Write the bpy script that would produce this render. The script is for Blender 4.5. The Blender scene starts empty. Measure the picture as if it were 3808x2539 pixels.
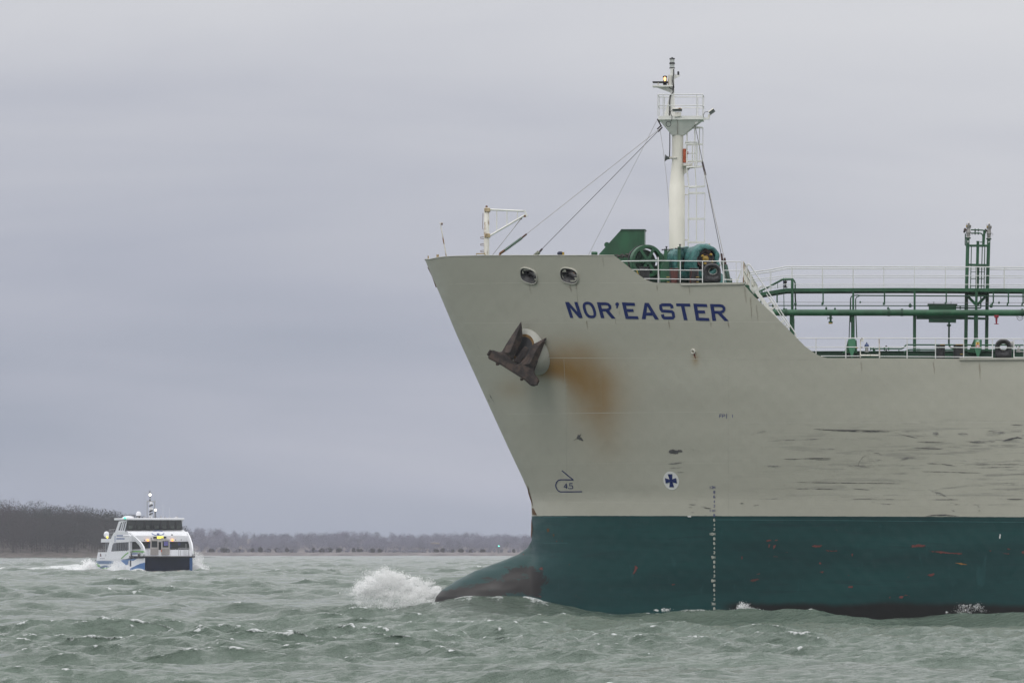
import bpy, bmesh, math, random
import numpy as np
from mathutils import Vector, Matrix
random.seed(7); RNG = np.random.default_rng(7)
SC = bpy.context.scene
COL = SC.collection
R = math.radians

# ------------------------------------------------------------------ camera, sky, sun, exposure
CH = 3.2                       # camera height above the water (m)
F = 200 / 36 * 3808            # focal length in photograph pixels
CX, YH = 1904.0, 2044.0        # picture centre column, horizon row
cam_d = bpy.data.cameras.new('camera'); cam = bpy.data.objects.new('camera', cam_d); COL.objects.link(cam)
cam_d.lens = 200; cam_d.sensor_width = 36
cam.location = (0, 0, CH); cam.rotation_euler = (R(90), 0, 0)
cam_d.shift_y = (YH - 1269.5) / 3808
cam_d.clip_start = 1; cam_d.clip_end = 30000
SC.camera = cam

SUN_EL, SUN_AZ = R(42), R(215)
world = bpy.data.worlds.new('World'); SC.world = world; world.use_nodes = True
wn, wl = world.node_tree.nodes, world.node_tree.links
wn.clear()
def wnode(t, **k):
    n = wn.new(t)
    for a, b in k.items(): setattr(n, a, b)
    return n
w_out = wnode('ShaderNodeOutputWorld')
w_sky = wnode('ShaderNodeTexSky', sky_type='NISHITA', sun_disc=False, sun_elevation=SUN_EL, sun_rotation=SUN_AZ)
w_b1 = wnode('ShaderNodeBackground'); w_b1.inputs[1].default_value = 0.06
wl.new(w_sky.outputs[0], w_b1.inputs[0])
w_tc = wnode('ShaderNodeTexCoord'); w_sep = wnode('ShaderNodeSeparateXYZ'); wl.new(w_tc.outputs['Generated'], w_sep.inputs[0])
# layered cloud deck: the streaks are long and low, they warp the height at which the ramp is read
w_map = wnode('ShaderNodeMapping'); w_map.inputs['Scale'].default_value = (5, 5, 34)
wl.new(w_tc.outputs['Generated'], w_map.inputs[0])
w_n1 = wnode('ShaderNodeTexNoise'); w_n1.inputs['Scale'].default_value = 1.0; w_n1.inputs['Detail'].default_value = 4; w_n1.inputs['Roughness'].default_value = .5; w_n1.inputs['Distortion'].default_value = .4
wl.new(w_map.outputs[0], w_n1.inputs[0])
def wmath(op, a, b=None, clamp=False):
    n = wnode('ShaderNodeMath', operation=op, use_clamp=clamp)
    for i, q in enumerate((a, b)):
        if q is None: continue
        if isinstance(q, (int, float)): n.inputs[i].default_value = q
        else: wl.new(q, n.inputs[i])
    return n.outputs[0]
w_ramp = wnode('ShaderNodeValToRGB')
SKY_STOPS = [(0.0, (.33, .365, .455)), (.10, (.352, .385, .472)), (.25, (.43, .452, .537)), (.42, (.53, .543, .607)), (.60, (.63, .638, .682)), (1.0, (.79, .79, .80))]
cr = w_ramp.color_ramp
while len(cr.elements) < len(SKY_STOPS): cr.elements.new(.5)
for e, (p, c) in zip(cr.elements, SKY_STOPS): e.position = p; e.color = (*c, 1)
# elevation 0..~9 deg fills most of the ramp; the azimuth term makes the right brighter than the left
zz = wmath('MULTIPLY', w_sep.outputs[2], 5.6)
zz = wmath('ADD', zz, wmath('MULTIPLY', w_sep.outputs[0], .75))
zz = wmath('ADD', zz, wmath('MULTIPLY', wmath('SUBTRACT', w_n1.outputs[0], .5), .62))
zz = wmath('ADD', zz, .06, clamp=True)
wl.new(zz, w_ramp.inputs[0])
w_hi = wnode('ShaderNodeMapRange'); w_hi.inputs[1].default_value = .12; w_hi.inputs[2].default_value = .9; w_hi.inputs[3].default_value = 1.0; w_hi.inputs[4].default_value = 2.0
wl.new(w_sep.outputs[2], w_hi.inputs[0])
w_mul = wnode('ShaderNodeVectorMath', operation='SCALE'); wl.new(w_ramp.outputs[0], w_mul.inputs[0]); wl.new(w_hi.outputs[0], w_mul.inputs['Scale'])
w_b2 = wnode('ShaderNodeBackground'); wl.new(w_mul.outputs[0], w_b2.inputs[0]); w_b2.inputs[1].default_value = 1.0
w_mix = wnode('ShaderNodeMixShader'); w_mix.inputs[0].default_value = .94
wl.new(w_b1.outputs[0], w_mix.inputs[1]); wl.new(w_b2.outputs[0], w_mix.inputs[2]); wl.new(w_mix.outputs[0], w_out.inputs[0])

sun_d = bpy.data.lights.new('sun', 'SUN'); sun_d.energy = .6; sun_d.angle = R(22); sun_d.color = (1, .97, .93)
sun = bpy.data.objects.new('sun', sun_d); COL.objects.link(sun)
sun.rotation_euler = (R(90) - SUN_EL, 0, R(180) - SUN_AZ + R(180))
sun.rotation_euler = Vector((-math.sin(SUN_AZ) * math.cos(SUN_EL), -math.cos(SUN_AZ) * math.cos(SUN_EL), -math.sin(SUN_EL))).to_track_quat('-Z', 'Y').to_euler()
SC.view_settings.view_transform = 'Standard'; SC.view_settings.look = 'None'
SC.view_settings.exposure = 0; SC.view_settings.gamma = 1
SC.cycles.use_denoising = True
SC.cycles.volume_bounces = 1; SC.cycles.diffuse_bounces = 12; SC.cycles.transmission_bounces = 12; SC.cycles.max_bounces = 14; SC.cycles.transparent_max_bounces = 24
SC.cycles.sample_clamp_indirect = 4

# ------------------------------------------------------------------ helpers: mesh builder
class MB:
    def __init__(s): s.v = []; s.f = []
    def add(s, vs, fs):
        o = len(s.v); s.v += [tuple(q) for q in vs]; s.f += [tuple(i + o for i in f) for f in fs]; return s
    def bx(s, a, b):
        (x0, y0, z0), (x1, y1, z1) = a, b
        return s.add([(x0, y0, z0), (x1, y0, z0), (x1, y1, z0), (x0, y1, z0), (x0, y0, z1), (x1, y0, z1), (x1, y1, z1), (x0, y1, z1)],
                     [(0, 1, 2, 3), (4, 5, 6, 7), (0, 1, 5, 4), (1, 2, 6, 5), (2, 3, 7, 6), (3, 0, 4, 7)])
    def beam(s, a, b, w, h, up=(0, 0, 1)):
        a, b = Vector(a), Vector(b); d = (b - a).normalized(); up = Vector(up)
        if abs(d.dot(up)) > .98: up = Vector((1, 0, 0))
        x = d.cross(up).normalized() * w / 2; y = x.cross(d).normalized() * h / 2
        return s.add([a - x - y, a + x - y, a + x + y, a - x + y, b - x - y, b + x - y, b + x + y, b - x + y],
                     [(0, 1, 2, 3), (4, 5, 6, 7), (0, 1, 5, 4), (1, 2, 6, 5), (2, 3, 7, 6), (3, 0, 4, 7)])
    def tube(s, pts, r, n=8, closed=False):
        pts = [Vector(p) for p in pts]; N = len(pts); rs = r if hasattr(r, '__len__') else [r] * N
        loops = []; ref = None
        for i, p in enumerate(pts):
            if closed: d = (pts[(i + 1) % N] - pts[i - 1]).normalized()
            else: d = (pts[min(i + 1, N - 1)] - pts[max(i - 1, 0)]).normalized()
            if ref is None:
                ref = d.orthogonal().normalized()
            ref = (ref - d * ref.dot(d)).normalized(); bi = d.cross(ref)
            loops.append([p + (ref * math.cos(t) + bi * math.sin(t)) * rs[i] for t in [2 * math.pi * k / n for k in range(n)]])
        if closed: loops.append(loops[0])
        return s.loft(loops, caps=not closed)
    def loft(s, loops, caps=True, ring=True):
        n = len(loops[0]); vs = [p for l in loops for p in l]; fs = []
        for i in range(len(loops) - 1):
            for k in range(n if ring else n - 1):
                k2 = (k + 1) % n
                fs.append((i * n + k, i * n + k2, (i + 1) * n + k2, (i + 1) * n + k))
        if caps: fs += [tuple(range(n)), tuple((len(loops) - 1) * n + k for k in range(n))]
        return s.add(vs, fs)
    def lathe(s, o, ax, prof, n=20, caps=True):
        o, ax = Vector(o), Vector(ax).normalized(); x = ax.orthogonal().normalized(); y = ax.cross(x)
        return s.loft([[o + ax * t + (x * math.cos(a) + y * math.sin(a)) * max(r, 1e-4) for a in [2 * math.pi * k / n for k in range(n)]] for t, r in prof], caps)
    def ball(s, c, r, n=12, sc=(1, 1, 1)):
        c = Vector(c); loops = []
        for i in range(n // 2 + 1):
            t = math.pi * i / (n // 2); loops.append([c + Vector((math.sin(t) * math.cos(a) * r * sc[0], math.sin(t) * math.sin(a) * r * sc[1], -math.cos(t) * r * sc[2])) for a in [2 * math.pi * k / n for k in range(n)]])
        return s.loft(loops, False)
    def prism(s, poly, ext):
        poly = [Vector(p) for p in poly]; e = Vector(ext); return s.loft([poly, [p + e for p in poly]])
    def build(s, name, m, parent=None, smooth=None, bevel=0):
        me = bpy.data.meshes.new(name); me.from_pydata([tuple(q) for q in s.v], [], s.f)
        bm = bmesh.new(); bm.from_mesh(me); bmesh.ops.remove_doubles(bm, verts=bm.verts, dist=1e-5)
        bmesh.ops.recalc_face_normals(bm, faces=bm.faces); bm.to_mesh(me); bm.free()
        me.materials.append(m)
        if smooth:
            me.polygons.foreach_set('use_smooth', [True] * len(me.polygons)); me.set_sharp_from_angle(angle=R(smooth))
        o = bpy.data.objects.new(name, me); COL.objects.link(o)
        if parent: o.parent = parent
        if bevel:
            b = o.modifiers.new('bevel', 'BEVEL'); b.width = bevel; b.segments = 2; b.limit_method = 'ANGLE'
        return o
def empty(name, loc, rz=0):
    o = bpy.data.objects.new(name, None); COL.objects.link(o); o.location = loc; o.rotation_euler = (0, 0, rz); o.empty_display_size = .5; return o
def tag(o, label=None, cat=None, group=None, kind=None):
    for k, v in (('label', label), ('category', cat), ('group', group), ('kind', kind)):
        if v: o[k] = v
    return o
def children(o): return [c for c in COL.objects if c.parent == o]
def copy_tree(o, parent=None):
    c = o.copy(); COL.objects.link(c); c.parent = parent
    for ch in children(o): copy_tree(ch, c)
    return c

# ------------------------------------------------------------------ helpers: materials
class NT:
    def __init__(s, name):
        s.m = bpy.data.materials.new(name); s.m.use_nodes = True; s.t = s.m.node_tree; s.n = s.t.nodes; s.l = s.t.links
        s.b = s.n['Principled BSDF']; s.out = s.n['Material Output']; s.tc = s.n.new('ShaderNodeTexCoord')
    def lk(s, a, b): s.l.new(a, b); return s
    def mapping(s, sc, coord='Object'):
        m = s.n.new('ShaderNodeMapping'); m.inputs['Scale'].default_value = sc; s.lk(s.tc.outputs[coord], m.inputs[0]); return m.outputs[0]
    def noise(s, sc=(1, 1, 1), scale=1, detail=4, rough=.55, dist=0):
        n = s.n.new('ShaderNodeTexNoise'); n.inputs['Scale'].default_value = scale; n.inputs['Detail'].default_value = detail
        n.inputs['Roughness'].default_value = rough; n.inputs['Distortion'].default_value = dist; s.lk(s.mapping(sc), n.inputs[0]); return n.outputs[0]
    def math(s, op, a, b=None, clamp=False):
        n = s.n.new('ShaderNodeMath'); n.operation = op; n.use_clamp = clamp
        for i, q in enumerate((a, b)):
            if q is None: continue
            if isinstance(q, (int, float)): n.inputs[i].default_value = q
            else: s.lk(q, n.inputs[i])
        return n.outputs[0]
    def rng(s, v, a, b, c=0., d=1., smooth=True):
        n = s.n.new('ShaderNodeMapRange'); n.interpolation_type = 'SMOOTHSTEP' if smooth else 'LINEAR'
        for i, q in enumerate((a, b, c, d)): n.inputs[i + 1].default_value = q
        s.lk(v, n.inputs[0]); return n.outputs[0]
    def mix(s, f, a, b):
        n = s.n.new('ShaderNodeMix'); n.data_type = 'RGBA'
        for i, q in ((0, f), (6, a), (7, b)):
            if isinstance(q, (int, float)): n.inputs[i].default_value = q
            elif isinstance(q, tuple): n.inputs[i].default_value = (*q[:3], 1)
            else: s.lk(q, n.inputs[i])
        return n.outputs[2]
    def attr(s, name):
        n = s.n.new('ShaderNodeAttribute'); n.attribute_name = name; return n.outputs['Fac']
    def bump(s, h, strength=.3, dist=.02):
        n = s.n.new('ShaderNodeBump'); n.inputs['Strength'].default_value = strength; n.inputs['Distance'].default_value = dist
        s.lk(h, n.inputs['Height']); s.lk(n.outputs[0], s.b.inputs['Normal'])
    def col(s, c): s.lk(c, s.b.inputs['Base Color']); return s
    def val(s, k, v): s.b.inputs[k].default_value = v; return s
RUST = (.16, .07, .025)
def paint(name, c, rough=.5, var=.14, scale=3., rust=0., rustcol=RUST, bump=0., metal=0., rsc=6., iso=False):
    t = NT(name); n = t.noise((1, 1, 1 if iso else .35), scale, 5)
    c2 = tuple(q * (1 - var) for q in c); c1 = tuple(min(1, q * (1 + var)) for q in c)
    k = t.mix(t.rng(n, .3, .7), c2, c1)
    if rust:
        k = t.mix(t.rng(t.noise((1, 1, 1 if iso else .25), rsc, 6, .65), .72 - rust, .80 - rust * .8), k, rustcol)
    t.col(k); t.val('Roughness', rough).val('Metallic', metal)
    if bump: t.bump(t.noise((1, 1, 1), 14, 4), bump, .03)
    return t.m
def emis(name, c, s):
    t = NT(name); t.val('Base Color', (*c, 1)).val('Emission Color', (*c, 1)).val('Emission Strength', s); return t.m

M_white = paint('white_paint', (.74, .74, .70), .45, .06, 2., rust=.06)
M_white_clean = paint('white_rail_paint', (.68, .68, .67), .4, .05, 2., rust=.03)
M_white_rusty = paint('weathered_white_paint', (.68, .66, .60), .5, .1, 3., rust=.2, rustcol=(.22, .12, .05))
M_green = paint('deck_green_paint', (.017, .086, .038), .42, .25, 2.5, rust=.04)
M_green_lt = paint('faded_green_paint', (.052, .18, .10), .45, .15, 2.)
M_green_dk = paint('dark_green_paint', (.010, .055, .026), .5, .2, 2.)
M_black = paint('black_paint', (.018, .018, .02), .5, .3, 4., rust=.08)
M_blackred = paint('worn_black_bollard_paint', (.022, .018, .018), .5, .3, 4., rust=.24, rustcol=(.10, .028, .02))
M_deck = paint('deck_plating_paint', (.03, .10, .06), .6, .2, 1.)
M_steel = paint('bare_grey_steel', (.33, .32, .31), .45, .25, 5., metal=.3)
M_wire = paint('wire_rope', (.10, .095, .09), .6, .2, 9.)
M_wire_lt = paint('pale_wire_rope', (.33, .31, .28), .6, .2, 9.)
M_yellow = paint('yellow_paint', (.38, .24, .03), .5, .2, 6.)
M_red = paint('red_paint', (.30, .015, .03), .5, .15, 5.)
M_redor = paint('faded_red_orange_paint', (.42, .085, .03), .5, .25, 5.)
M_navy = paint('navy_blue_paint', (.012, .022, .145), .45, .12, 5., rust=.05)
M_glass = NT('dark_window_glass').val('Base Color', (.012, .016, .018, 1)).val('Roughness', .08).m
M_rubber = paint('black_rubber', (.015, .015, .016), .7, .2, 5.)
M_anchor = paint('rusty_anchor_iron', (.034, .027, .025), .8, .4, 3.5, rust=.26, rustcol=(.078, .054, .044), bump=.6, rsc=3., iso=True)
M_chain = paint('rusty_chain_iron', (.06, .045, .045), .8, .3, 6., rust=.1)
M_rope_net = paint('green_servings', (.02, .10, .085), .8, .4, 14.)

# ------------------------------------------------------------------ helpers: measuring on the photograph
def W(px, py, Y): return Vector(((px - CX) * Y / F, Y, CH + (YH - py) * Y / F))
PHI = R(4)                                   # the tanker's stern is turned slightly towards the viewer
ST = Vector(((1977 - CX) * 254 / F, 254., 0.))
cphi, sphi = math.cos(PHI), math.sin(PHI)
def P(px, py, v):                            # ship frame: x aft, y to starboard (away), z up; v is the known y
    k = (px - CX) / F
    u = (k * (ST.y + v * cphi) - ST.x - v * sphi) / (cphi + k * sphi)
    Y = ST.y - u * sphi + v * cphi
    return Vector((u, v, CH + (YH - py) * Y / F))
def px_of(u, v, z):
    X = ST.x + u * cphi + v * sphi; Y = ST.y - u * sphi + v * cphi
    return CX + X * F / Y, YH - (z - CH) * F / Y
def zoomer(x0, y0, k): return lambda x, y: (x0 + x * k, y0 + y * k)
z1 = zoomer(1560, 730, .4911); z2 = zoomer(2160, 780, .2976); z3 = zoomer(2380, 180, .3188); z4 = zoomer(2380, 560, .3316)
z5 = zoomer(2760, 780, .3699); z6 = zoomer(3280, 780, .37); z7 = zoomer(260, 1800, .2296)
zL = zoomer(2080, 1080, .2806); zM = zoomer(2360, 1700, .1913); zA = zoomer(1780, 1150, .2232); zV = zoomer(3560, 800, .12755); zS = zoomer(2680, 960, .21684)
zB = zoomer(1580, 1700, .38265); zR = zoomer(2500, 1200, .5561); zD = zoomer(2380, 1700, .38265); zT = zoomer(1560, 940, .2933)
zW = zoomer(3008, 1500, .5102)
def Q(z, x, y, v): return P(*z(x, y), v)
# ------------------------------------------------------------------ TANKER: hull form
ship = empty('tanker_ship', ST, -PHI)
tag(ship, 'large grey and dark green tanker ship with navy name lettering on its flared bow', 'ship')
_stem = [(1582, 968), (1624, 1065), (1700, 1247), (1800, 1467), (1886, 1655), (1944, 1778), (1968, 1835), (1975, 1862), (1977, 1918), (1977, 2008), (1962, 2035), (1927, 2060), (1862, 2086), (1765, 2122), (1700, 2155), (1643, 2192), (1622, 2217), (1612, 2250), (1608, 2310), (1622, 2400), (1680, 2520), (1780, 2600)]
_sp = sorted([(P(a, b, 0).z, P(a, b, 0).x) for a, b in _stem]); SZ = np.array([a for a, _ in _sp]); SX = np.array([b for _, b in _sp])
Z_BULB = P(1977, 2008, 0).z
HB = 12.5
def xstem(z): return np.interp(z, SZ, SX)
def xmain(z): return np.where(np.asarray(z) > Z_BULB, xstem(z), 0.0)
def halfb(u, z):
    u = np.asarray(u, float); z = np.asarray(z, float)
    w = np.clip(z / 16, 0, 1); Le = 34 - 13.5 * w; q = 1.45 + .55 * w
    t = np.clip((u - xmain(z)) / Le, 0, 1); yh = HB * np.clip(1 - (1 - t) ** 2, 0, 1) ** (1 / q)
    wm = 1.65 * np.sqrt(np.clip(1 - ((z + 1.2) / (Z_BULB + 1.2 + .12)) ** 2, 0, 1))
    tb = np.clip((u - xstem(z)) / 3.4, 0, 1); yb = np.where(z < Z_BULB, wm * np.sqrt(np.clip(1 - (1 - tb) ** 2, 0, 1)), 0)
    return (yh ** 2.6 + yb ** 2.6) ** (1 / 2.6)
def on_hull(px, py, off=0.):                 # the point of the port side seen at a photograph pixel, lifted off the plating by off
    v = -8.0
    for _ in range(50):
        p = P(px, py, v); v = .4 * v - .6 * float(halfb(p.x, p.z))
    p = P(px, py, v); p.y = v
    if off: p = p + hull_n(p) * off
    return p
def hull_n(p):
    e = .05
    yu = float(halfb(p.x + e, p.z) - halfb(p.x - e, p.z)) / (2 * e); yz = float(halfb(p.x, p.z + e) - halfb(p.x, p.z - e)) / (2 * e)
    return Vector((-yu, -1, -yz)).normalized()
# upper edge: bulwark, its slope, forecastle edge, the slope of the side, main deck edge
_edge = [(1600, 964), (1640, 956), (1700, 952.5), (1780, 951), (1900, 950), (2100, 950), (2283, 950), (2300, 962), (2340, 994), (2392, 1034), (2410, 1044), (2434, 1051), (2530, 1053), (2766, 1057), (2797, 1094), (2880, 1173), (2960, 1253), (2997, 1291), (3041, 1320), (3058, 1327), (3075, 1331), (3400, 1332), (3808, 1337)]
_ep = [P(1582, 968, 0)] + [on_hull(a, b) for a, b in _edge]
EU = np.array([p.x for p in _ep] + [70]); EZ = np.array([p.z for p in _ep] + [_ep[-1].z - .02])
def ztop(u): return np.interp(u, EU, EZ)
Z_FC = on_hull(2500, 1053).z - .05; Z_MD = on_hull(3300, 1333).z - .05
U_BRK = on_hull(2768, 1060).x
dist = np.concatenate([[0, .008, .03, .065, .11, .17, .25, .34, .44], np.arange(.55, 29, .12), np.arange(29.5, 63, 1.5)])
zr = np.concatenate([np.arange(-3.0, .6, .12), np.arange(.6, 4.0, .035), np.arange(4.0, float(EZ.max()) + .12, .12)])
Zg, Dg = np.meshgrid(zr, dist, indexing='ij')
Ug = xstem(Zg) + Dg
for _ in range(40): Ug = xstem(np.minimum(Zg, ztop(Ug))) + Dg
Zc = np.minimum(Zg, ztop(Ug)); Yg = np.where(Ug <= xstem(Zc) + 1e-6, 0, halfb(Ug, Zc))
nr, nc = Zg.shape
chocks = [on_hull(*z1(830, 600)), on_hull(*z1(1136, 600))]
def hull_mesh():
    vs = np.concatenate([np.stack([Ug, -Yg, Zc], -1).reshape(-1, 3), np.stack([Ug, Yg, Zc], -1).reshape(-1, 3)])
    fs = []
    i, j = np.meshgrid(np.arange(nr - 1), np.arange(nc - 1), indexing='ij'); i = i.ravel(); j = j.ravel()
    a = i * nc + j; quads = np.stack([a, a + 1, a + nc + 1, a + nc], -1)
    ok = (Zc[i + 1, j] - Zc[i, j] > 1e-5) | (Zc[i + 1, j + 1] - Zc[i, j + 1] > 1e-5)
    cu = vs[quads, 0].mean(1); cz = vs[quads, 2].mean(1)
    hole = np.zeros(len(quads), bool)
    for c in chocks: hole |= ((cu - c.x) / .335) ** 2 + ((cz - c.z) / .27) ** 2 < 1
    q = np.concatenate([quads[ok & ~hole], (quads[ok] + nr * nc)[:, ::-1]])
    me = bpy.data.meshes.new('hull'); me.from_pydata(vs.tolist(), [], q.tolist())
    px = np.array([px_of(*p) for p in vs])
    def blob(cx, cy, rx, ry, rot=0):
        dx, dy = px[:, 0] - cx, px[:, 1] - cy; c, s = math.cos(rot), math.sin(rot)
        return np.exp(-((dx * c + dy * s) / rx) ** 2 - ((-dx * s + dy * c) / ry) ** 2)
    rust = np.zeros(len(vs))
    cp_ = np.array([(2020, 1366), (2100, 1374), (2150, 1396), (2192, 1440), (2218, 1500), (2238, 1565), (2260, 1650), (2285, 1740)], float)
    st_ = np.array([1.2, 1.3, 1.2, .9, .56, .27, .11, .0]); up_ = np.array([36, 48, 62, 70, 72, 70, 70, 74.]); dn_ = np.array([26, 32, 46, 60, 66, 68, 74, 76.])
    for a_ in range(len(cp_) - 1):
        p0, p1 = cp_[a_], cp_[a_ + 1]; d_ = p1 - p0; tt = np.clip(((px - p0) @ d_) / (d_ @ d_), 0, 1); c_ = p0 + tt[:, None] * d_; r_ = px - c_
        side_ = d_[0] * r_[:, 1] - d_[1] * r_[:, 0]; wd = np.where(side_ < 0, up_[a_] + (up_[a_ + 1] - up_[a_]) * tt, dn_[a_] + (dn_[a_ + 1] - dn_[a_]) * tt)
        q_ = np.hypot(r_[:, 0], r_[:, 1]) / wd; rust = np.maximum(rust, (st_[a_] + (st_[a_ + 1] - st_[a_]) * tt) * np.exp(-np.abs(q_) ** 1.5))
    rust = 1 - np.exp(-2.5 * rust)
    rust = 1 - (1 - rust) * (1 - .20 * blob(2125, 1296, 110, 40, .15)) * (1 - .16 * blob(2260, 1410, 120, 80, .6))
    seam = np.where(px[:, 0] < 2108, np.clip(1 - (px[:, 1] - 1400) / 50, .0, 1), 1)      # the streak stops at a plate edge
    rust = np.clip(rust * (.45 + .55 * seam), 0, 1)
    rust = np.maximum(rust, .55 * blob(2586, 1335, 12, 22)); rust = np.maximum(rust, .30 * blob(1905, 1445, 60, 40))
    rust[nr * nc:] = 0
    scuff = (.5 + .6 / (1 + np.exp(-(px[:, 0] - 3350) / 160))) / (1 + np.exp(-(px[:, 0] - 2850) / 90)) * np.exp(-((px[:, 1] - 1720) / 150) ** 4)
    bulbw = 1.25 * blob(1760, 2210, 240, 58, -.2) + .62 * blob(1985, 2180, 46, 100) + .6 * blob(1930, 2140, 60, 40)
    for nm, d in (('rust', rust), ('scuff', scuff), ('worn', np.clip(bulbw, 0, 1))):
        at = me.attributes.new(nm, 'FLOAT', 'POINT'); at.data.foreach_set('value', d.astype(np.float32))
    bm = bmesh.new(); bm.from_mesh(me); bmesh.ops.remove_doubles(bm, verts=bm.verts, dist=2e-4)
    bmesh.ops.recalc_face_normals(bm, faces=bm.faces); bm.to_mesh(me); bm.free()
    me.polygons.foreach_set('use_smooth', [True] * len(me.polygons))
    return me
t = NT('hull_paint')
sep = t.n.new('ShaderNodeSeparateXYZ'); t.lk(t.tc.outputs['Object'], sep.inputs[0]); ux, zz = sep.outputs[0], sep.outputs[2]
pa, pb = on_hull(2010, 1917.5), on_hull(3790, 1921.5); sl = (pb.z - pa.z) / (pb.x - pa.x)
line = t.math('SUBTRACT', zz, t.math('ADD', t.math('MULTIPLY', ux, sl), pa.z - sl * pa.x))      # height above the boot line
big = t.noise((.12, .12, .5), 1, 4); fine = t.noise((1, 1, 1), 9, 5)
grey = t.mix(t.rng(big, .3, .7), (.440, .430, .365), (.485, .475, .405))
grey = t.mix(t.math('MULTIPLY', t.rng(fine, .45, .8), .18), grey, (.33, .33, .29))
streak = t.noise((.9, .9, .05), 1.6, 5, .6)
grey = t.mix(t.math('MULTIPLY', t.rng(streak, .55, .8), .16), grey, (.30, .29, .25))
# fender and tug rubs: long faint horizontal smears
sc1 = t.rng(t.noise((.22, .22, 3.6), 1.7, 8, .72, .5), .515, .61); sc2 = t.rng(t.noise((.5, .5, 1.6), 1.3, 4, .6, .6), .55, .75)
sc3 = t.rng(t.noise((.14, .14, 9), 1.3, 7, .7), .50, .60)
sm = t.math('MULTIPLY', t.math('MAXIMUM', t.math('MULTIPLY', sc1, .62), t.math('MULTIPLY', sc3, t.math('MULTIPLY', sc2, .95))), t.attr('scuff'))
grey = t.mix(t.math('MULTIPLY', sm, .75), grey, (.10, .10, .105))
ru = t.math('MULTIPLY', t.attr('rust'), t.rng(t.noise((.5, .5, .3), 1.6, 4), .2, .6, .86, 1.))
grey = t.mix(ru, grey, (.27, .135, .014))
gn = t.noise((.10, .10, .7), 1.2, 5); grn = t.mix(t.rng(gn, .3, .7), (.006, .040, .042), (.011, .064, .064))
grn = t.mix(t.math('MULTIPLY', t.rng(t.noise((.22, .22, 2.6), 1.5, 5, .6, .8), .52, .75), .55), grn, (.008, .03, .036))
grn = t.mix(t.math('MULTIPLY', t.rng(t.noise((1.6, 1.6, .5), 1.2, 5, .6, 1.5), .6, .8), .35), grn, (.035, .12, .125))
# bare red primer where the coating has flaked off, brown wear on the bulb
pr = t.math('MULTIPLY', t.rng(t.noise((.55, .55, 1.1), 1.7, 7, .68, .6), .665, .69), t.rng(t.noise((.1, .1, .3), 1.1, 2), .46, .56))
grn = t.mix(t.math('MULTIPLY', pr, .8), grn, (.15, .045, .038))
wr = t.rng(t.math('ADD', t.noise((.55, .55, 1.5), 1.6, 8, .74, .8), t.math('MULTIPLY', t.math('SUBTRACT', t.attr('worn'), .5), .34)), .535, .60)
grn = t.mix(t.math('MULTIPLY', wr, .85), grn, (.020, .0105, .0105))
# dark weed band at the waterline, aft of the draught marks
pw = on_hull(2690, 2252); pw2 = on_hull(3700, 2262)
bz = t.math('SUBTRACT', zz, t.math('MULTIPLY', t.math('SUBTRACT', t.noise((.35, .35, .1), 1, 5), .5), .5))
wb = t.math('MULTIPLY', t.rng(bz, pw.z - .02, pw.z + .28, 1, 0), t.rng(ux, pw.x - .3, pw.x + .6))
grn = t.mix(wb, grn, (.012, .012, .012))
HULL_COL = (line, grn, grey)
t.lk(t.math('ADD', t.rng(t.noise((.4, .4, 1.5), 2, 4), .3, .7, .38, .55), t.math('MULTIPLY', ru, .4)), t.b.inputs['Roughness']); t.lk(t.math('SUBTRACT', .42, t.math('MULTIPLY', ru, .36)), t.b.inputs['Specular IOR Level'])
cmb = t.n.new('ShaderNodeCombineXYZ'); t.lk(ux, cmb.inputs[0]); t.lk(zz, cmb.inputs[1])
bt = t.n.new('ShaderNodeTexBrick'); t.lk(cmb.outputs[0], bt.inputs['Vector']); bt.inputs['Scale'].default_value = 1; bt.inputs['Brick Width'].default_value = 7.1; bt.inputs['Row Height'].default_value = 2.35; bt.inputs['Mortar Size'].default_value = 0
bt.inputs['Color1'].default_value = (0, 0, 0, 1); bt.inputs['Color2'].default_value = (1, 1, 1, 1)
fr_ = t.math('SINE', t.math('MULTIPLY', ux, 7.85)); fr2 = t.math('SINE', t.math('MULTIPLY', zz, 8.4))
t.bump(t.math('ADD', t.math('MULTIPLY', t.noise((.55, .55, .45), 1, 3), 1.5), t.math('MULTIPLY', t.math('MULTIPLY', fr_, fr2), .10)), .35, .06)
pl_ = t.math('MULTIPLY', t.math('SUBTRACT', bt.outputs['Color'], .5), .10)
g2 = t.mix(t.rng(pl_, -.05, .05, 0, .14, False), HULL_COL[2], (.36, .36, .30)); edge_n = t.math('MULTIPLY', t.math('SUBTRACT', t.noise((1.5, 1.5, 4), 2, 5), .5), .03)
t.col(t.mix(t.rng(t.math('ADD', HULL_COL[0], edge_n), -.006, .006, smooth=False), HULL_COL[1], g2))
M_hull = t.m
hull = bpy.data.objects.new('hull', hull_mesh()); COL.objects.link(hull); hull.parent = ship; hull.data.materials.append(M_hull)
M_seam = paint('weld_seam_paint', (.55, .54, .475), .5, .08, 2.)
M_seam_dk = paint('shallow_plate_edge_paint', (.40, .395, .34), .5, .1, 2.)
M_hullgrey = paint('hull_grey_paint', (.40, .395, .34), .5, .1, 2., rust=.05)

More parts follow.
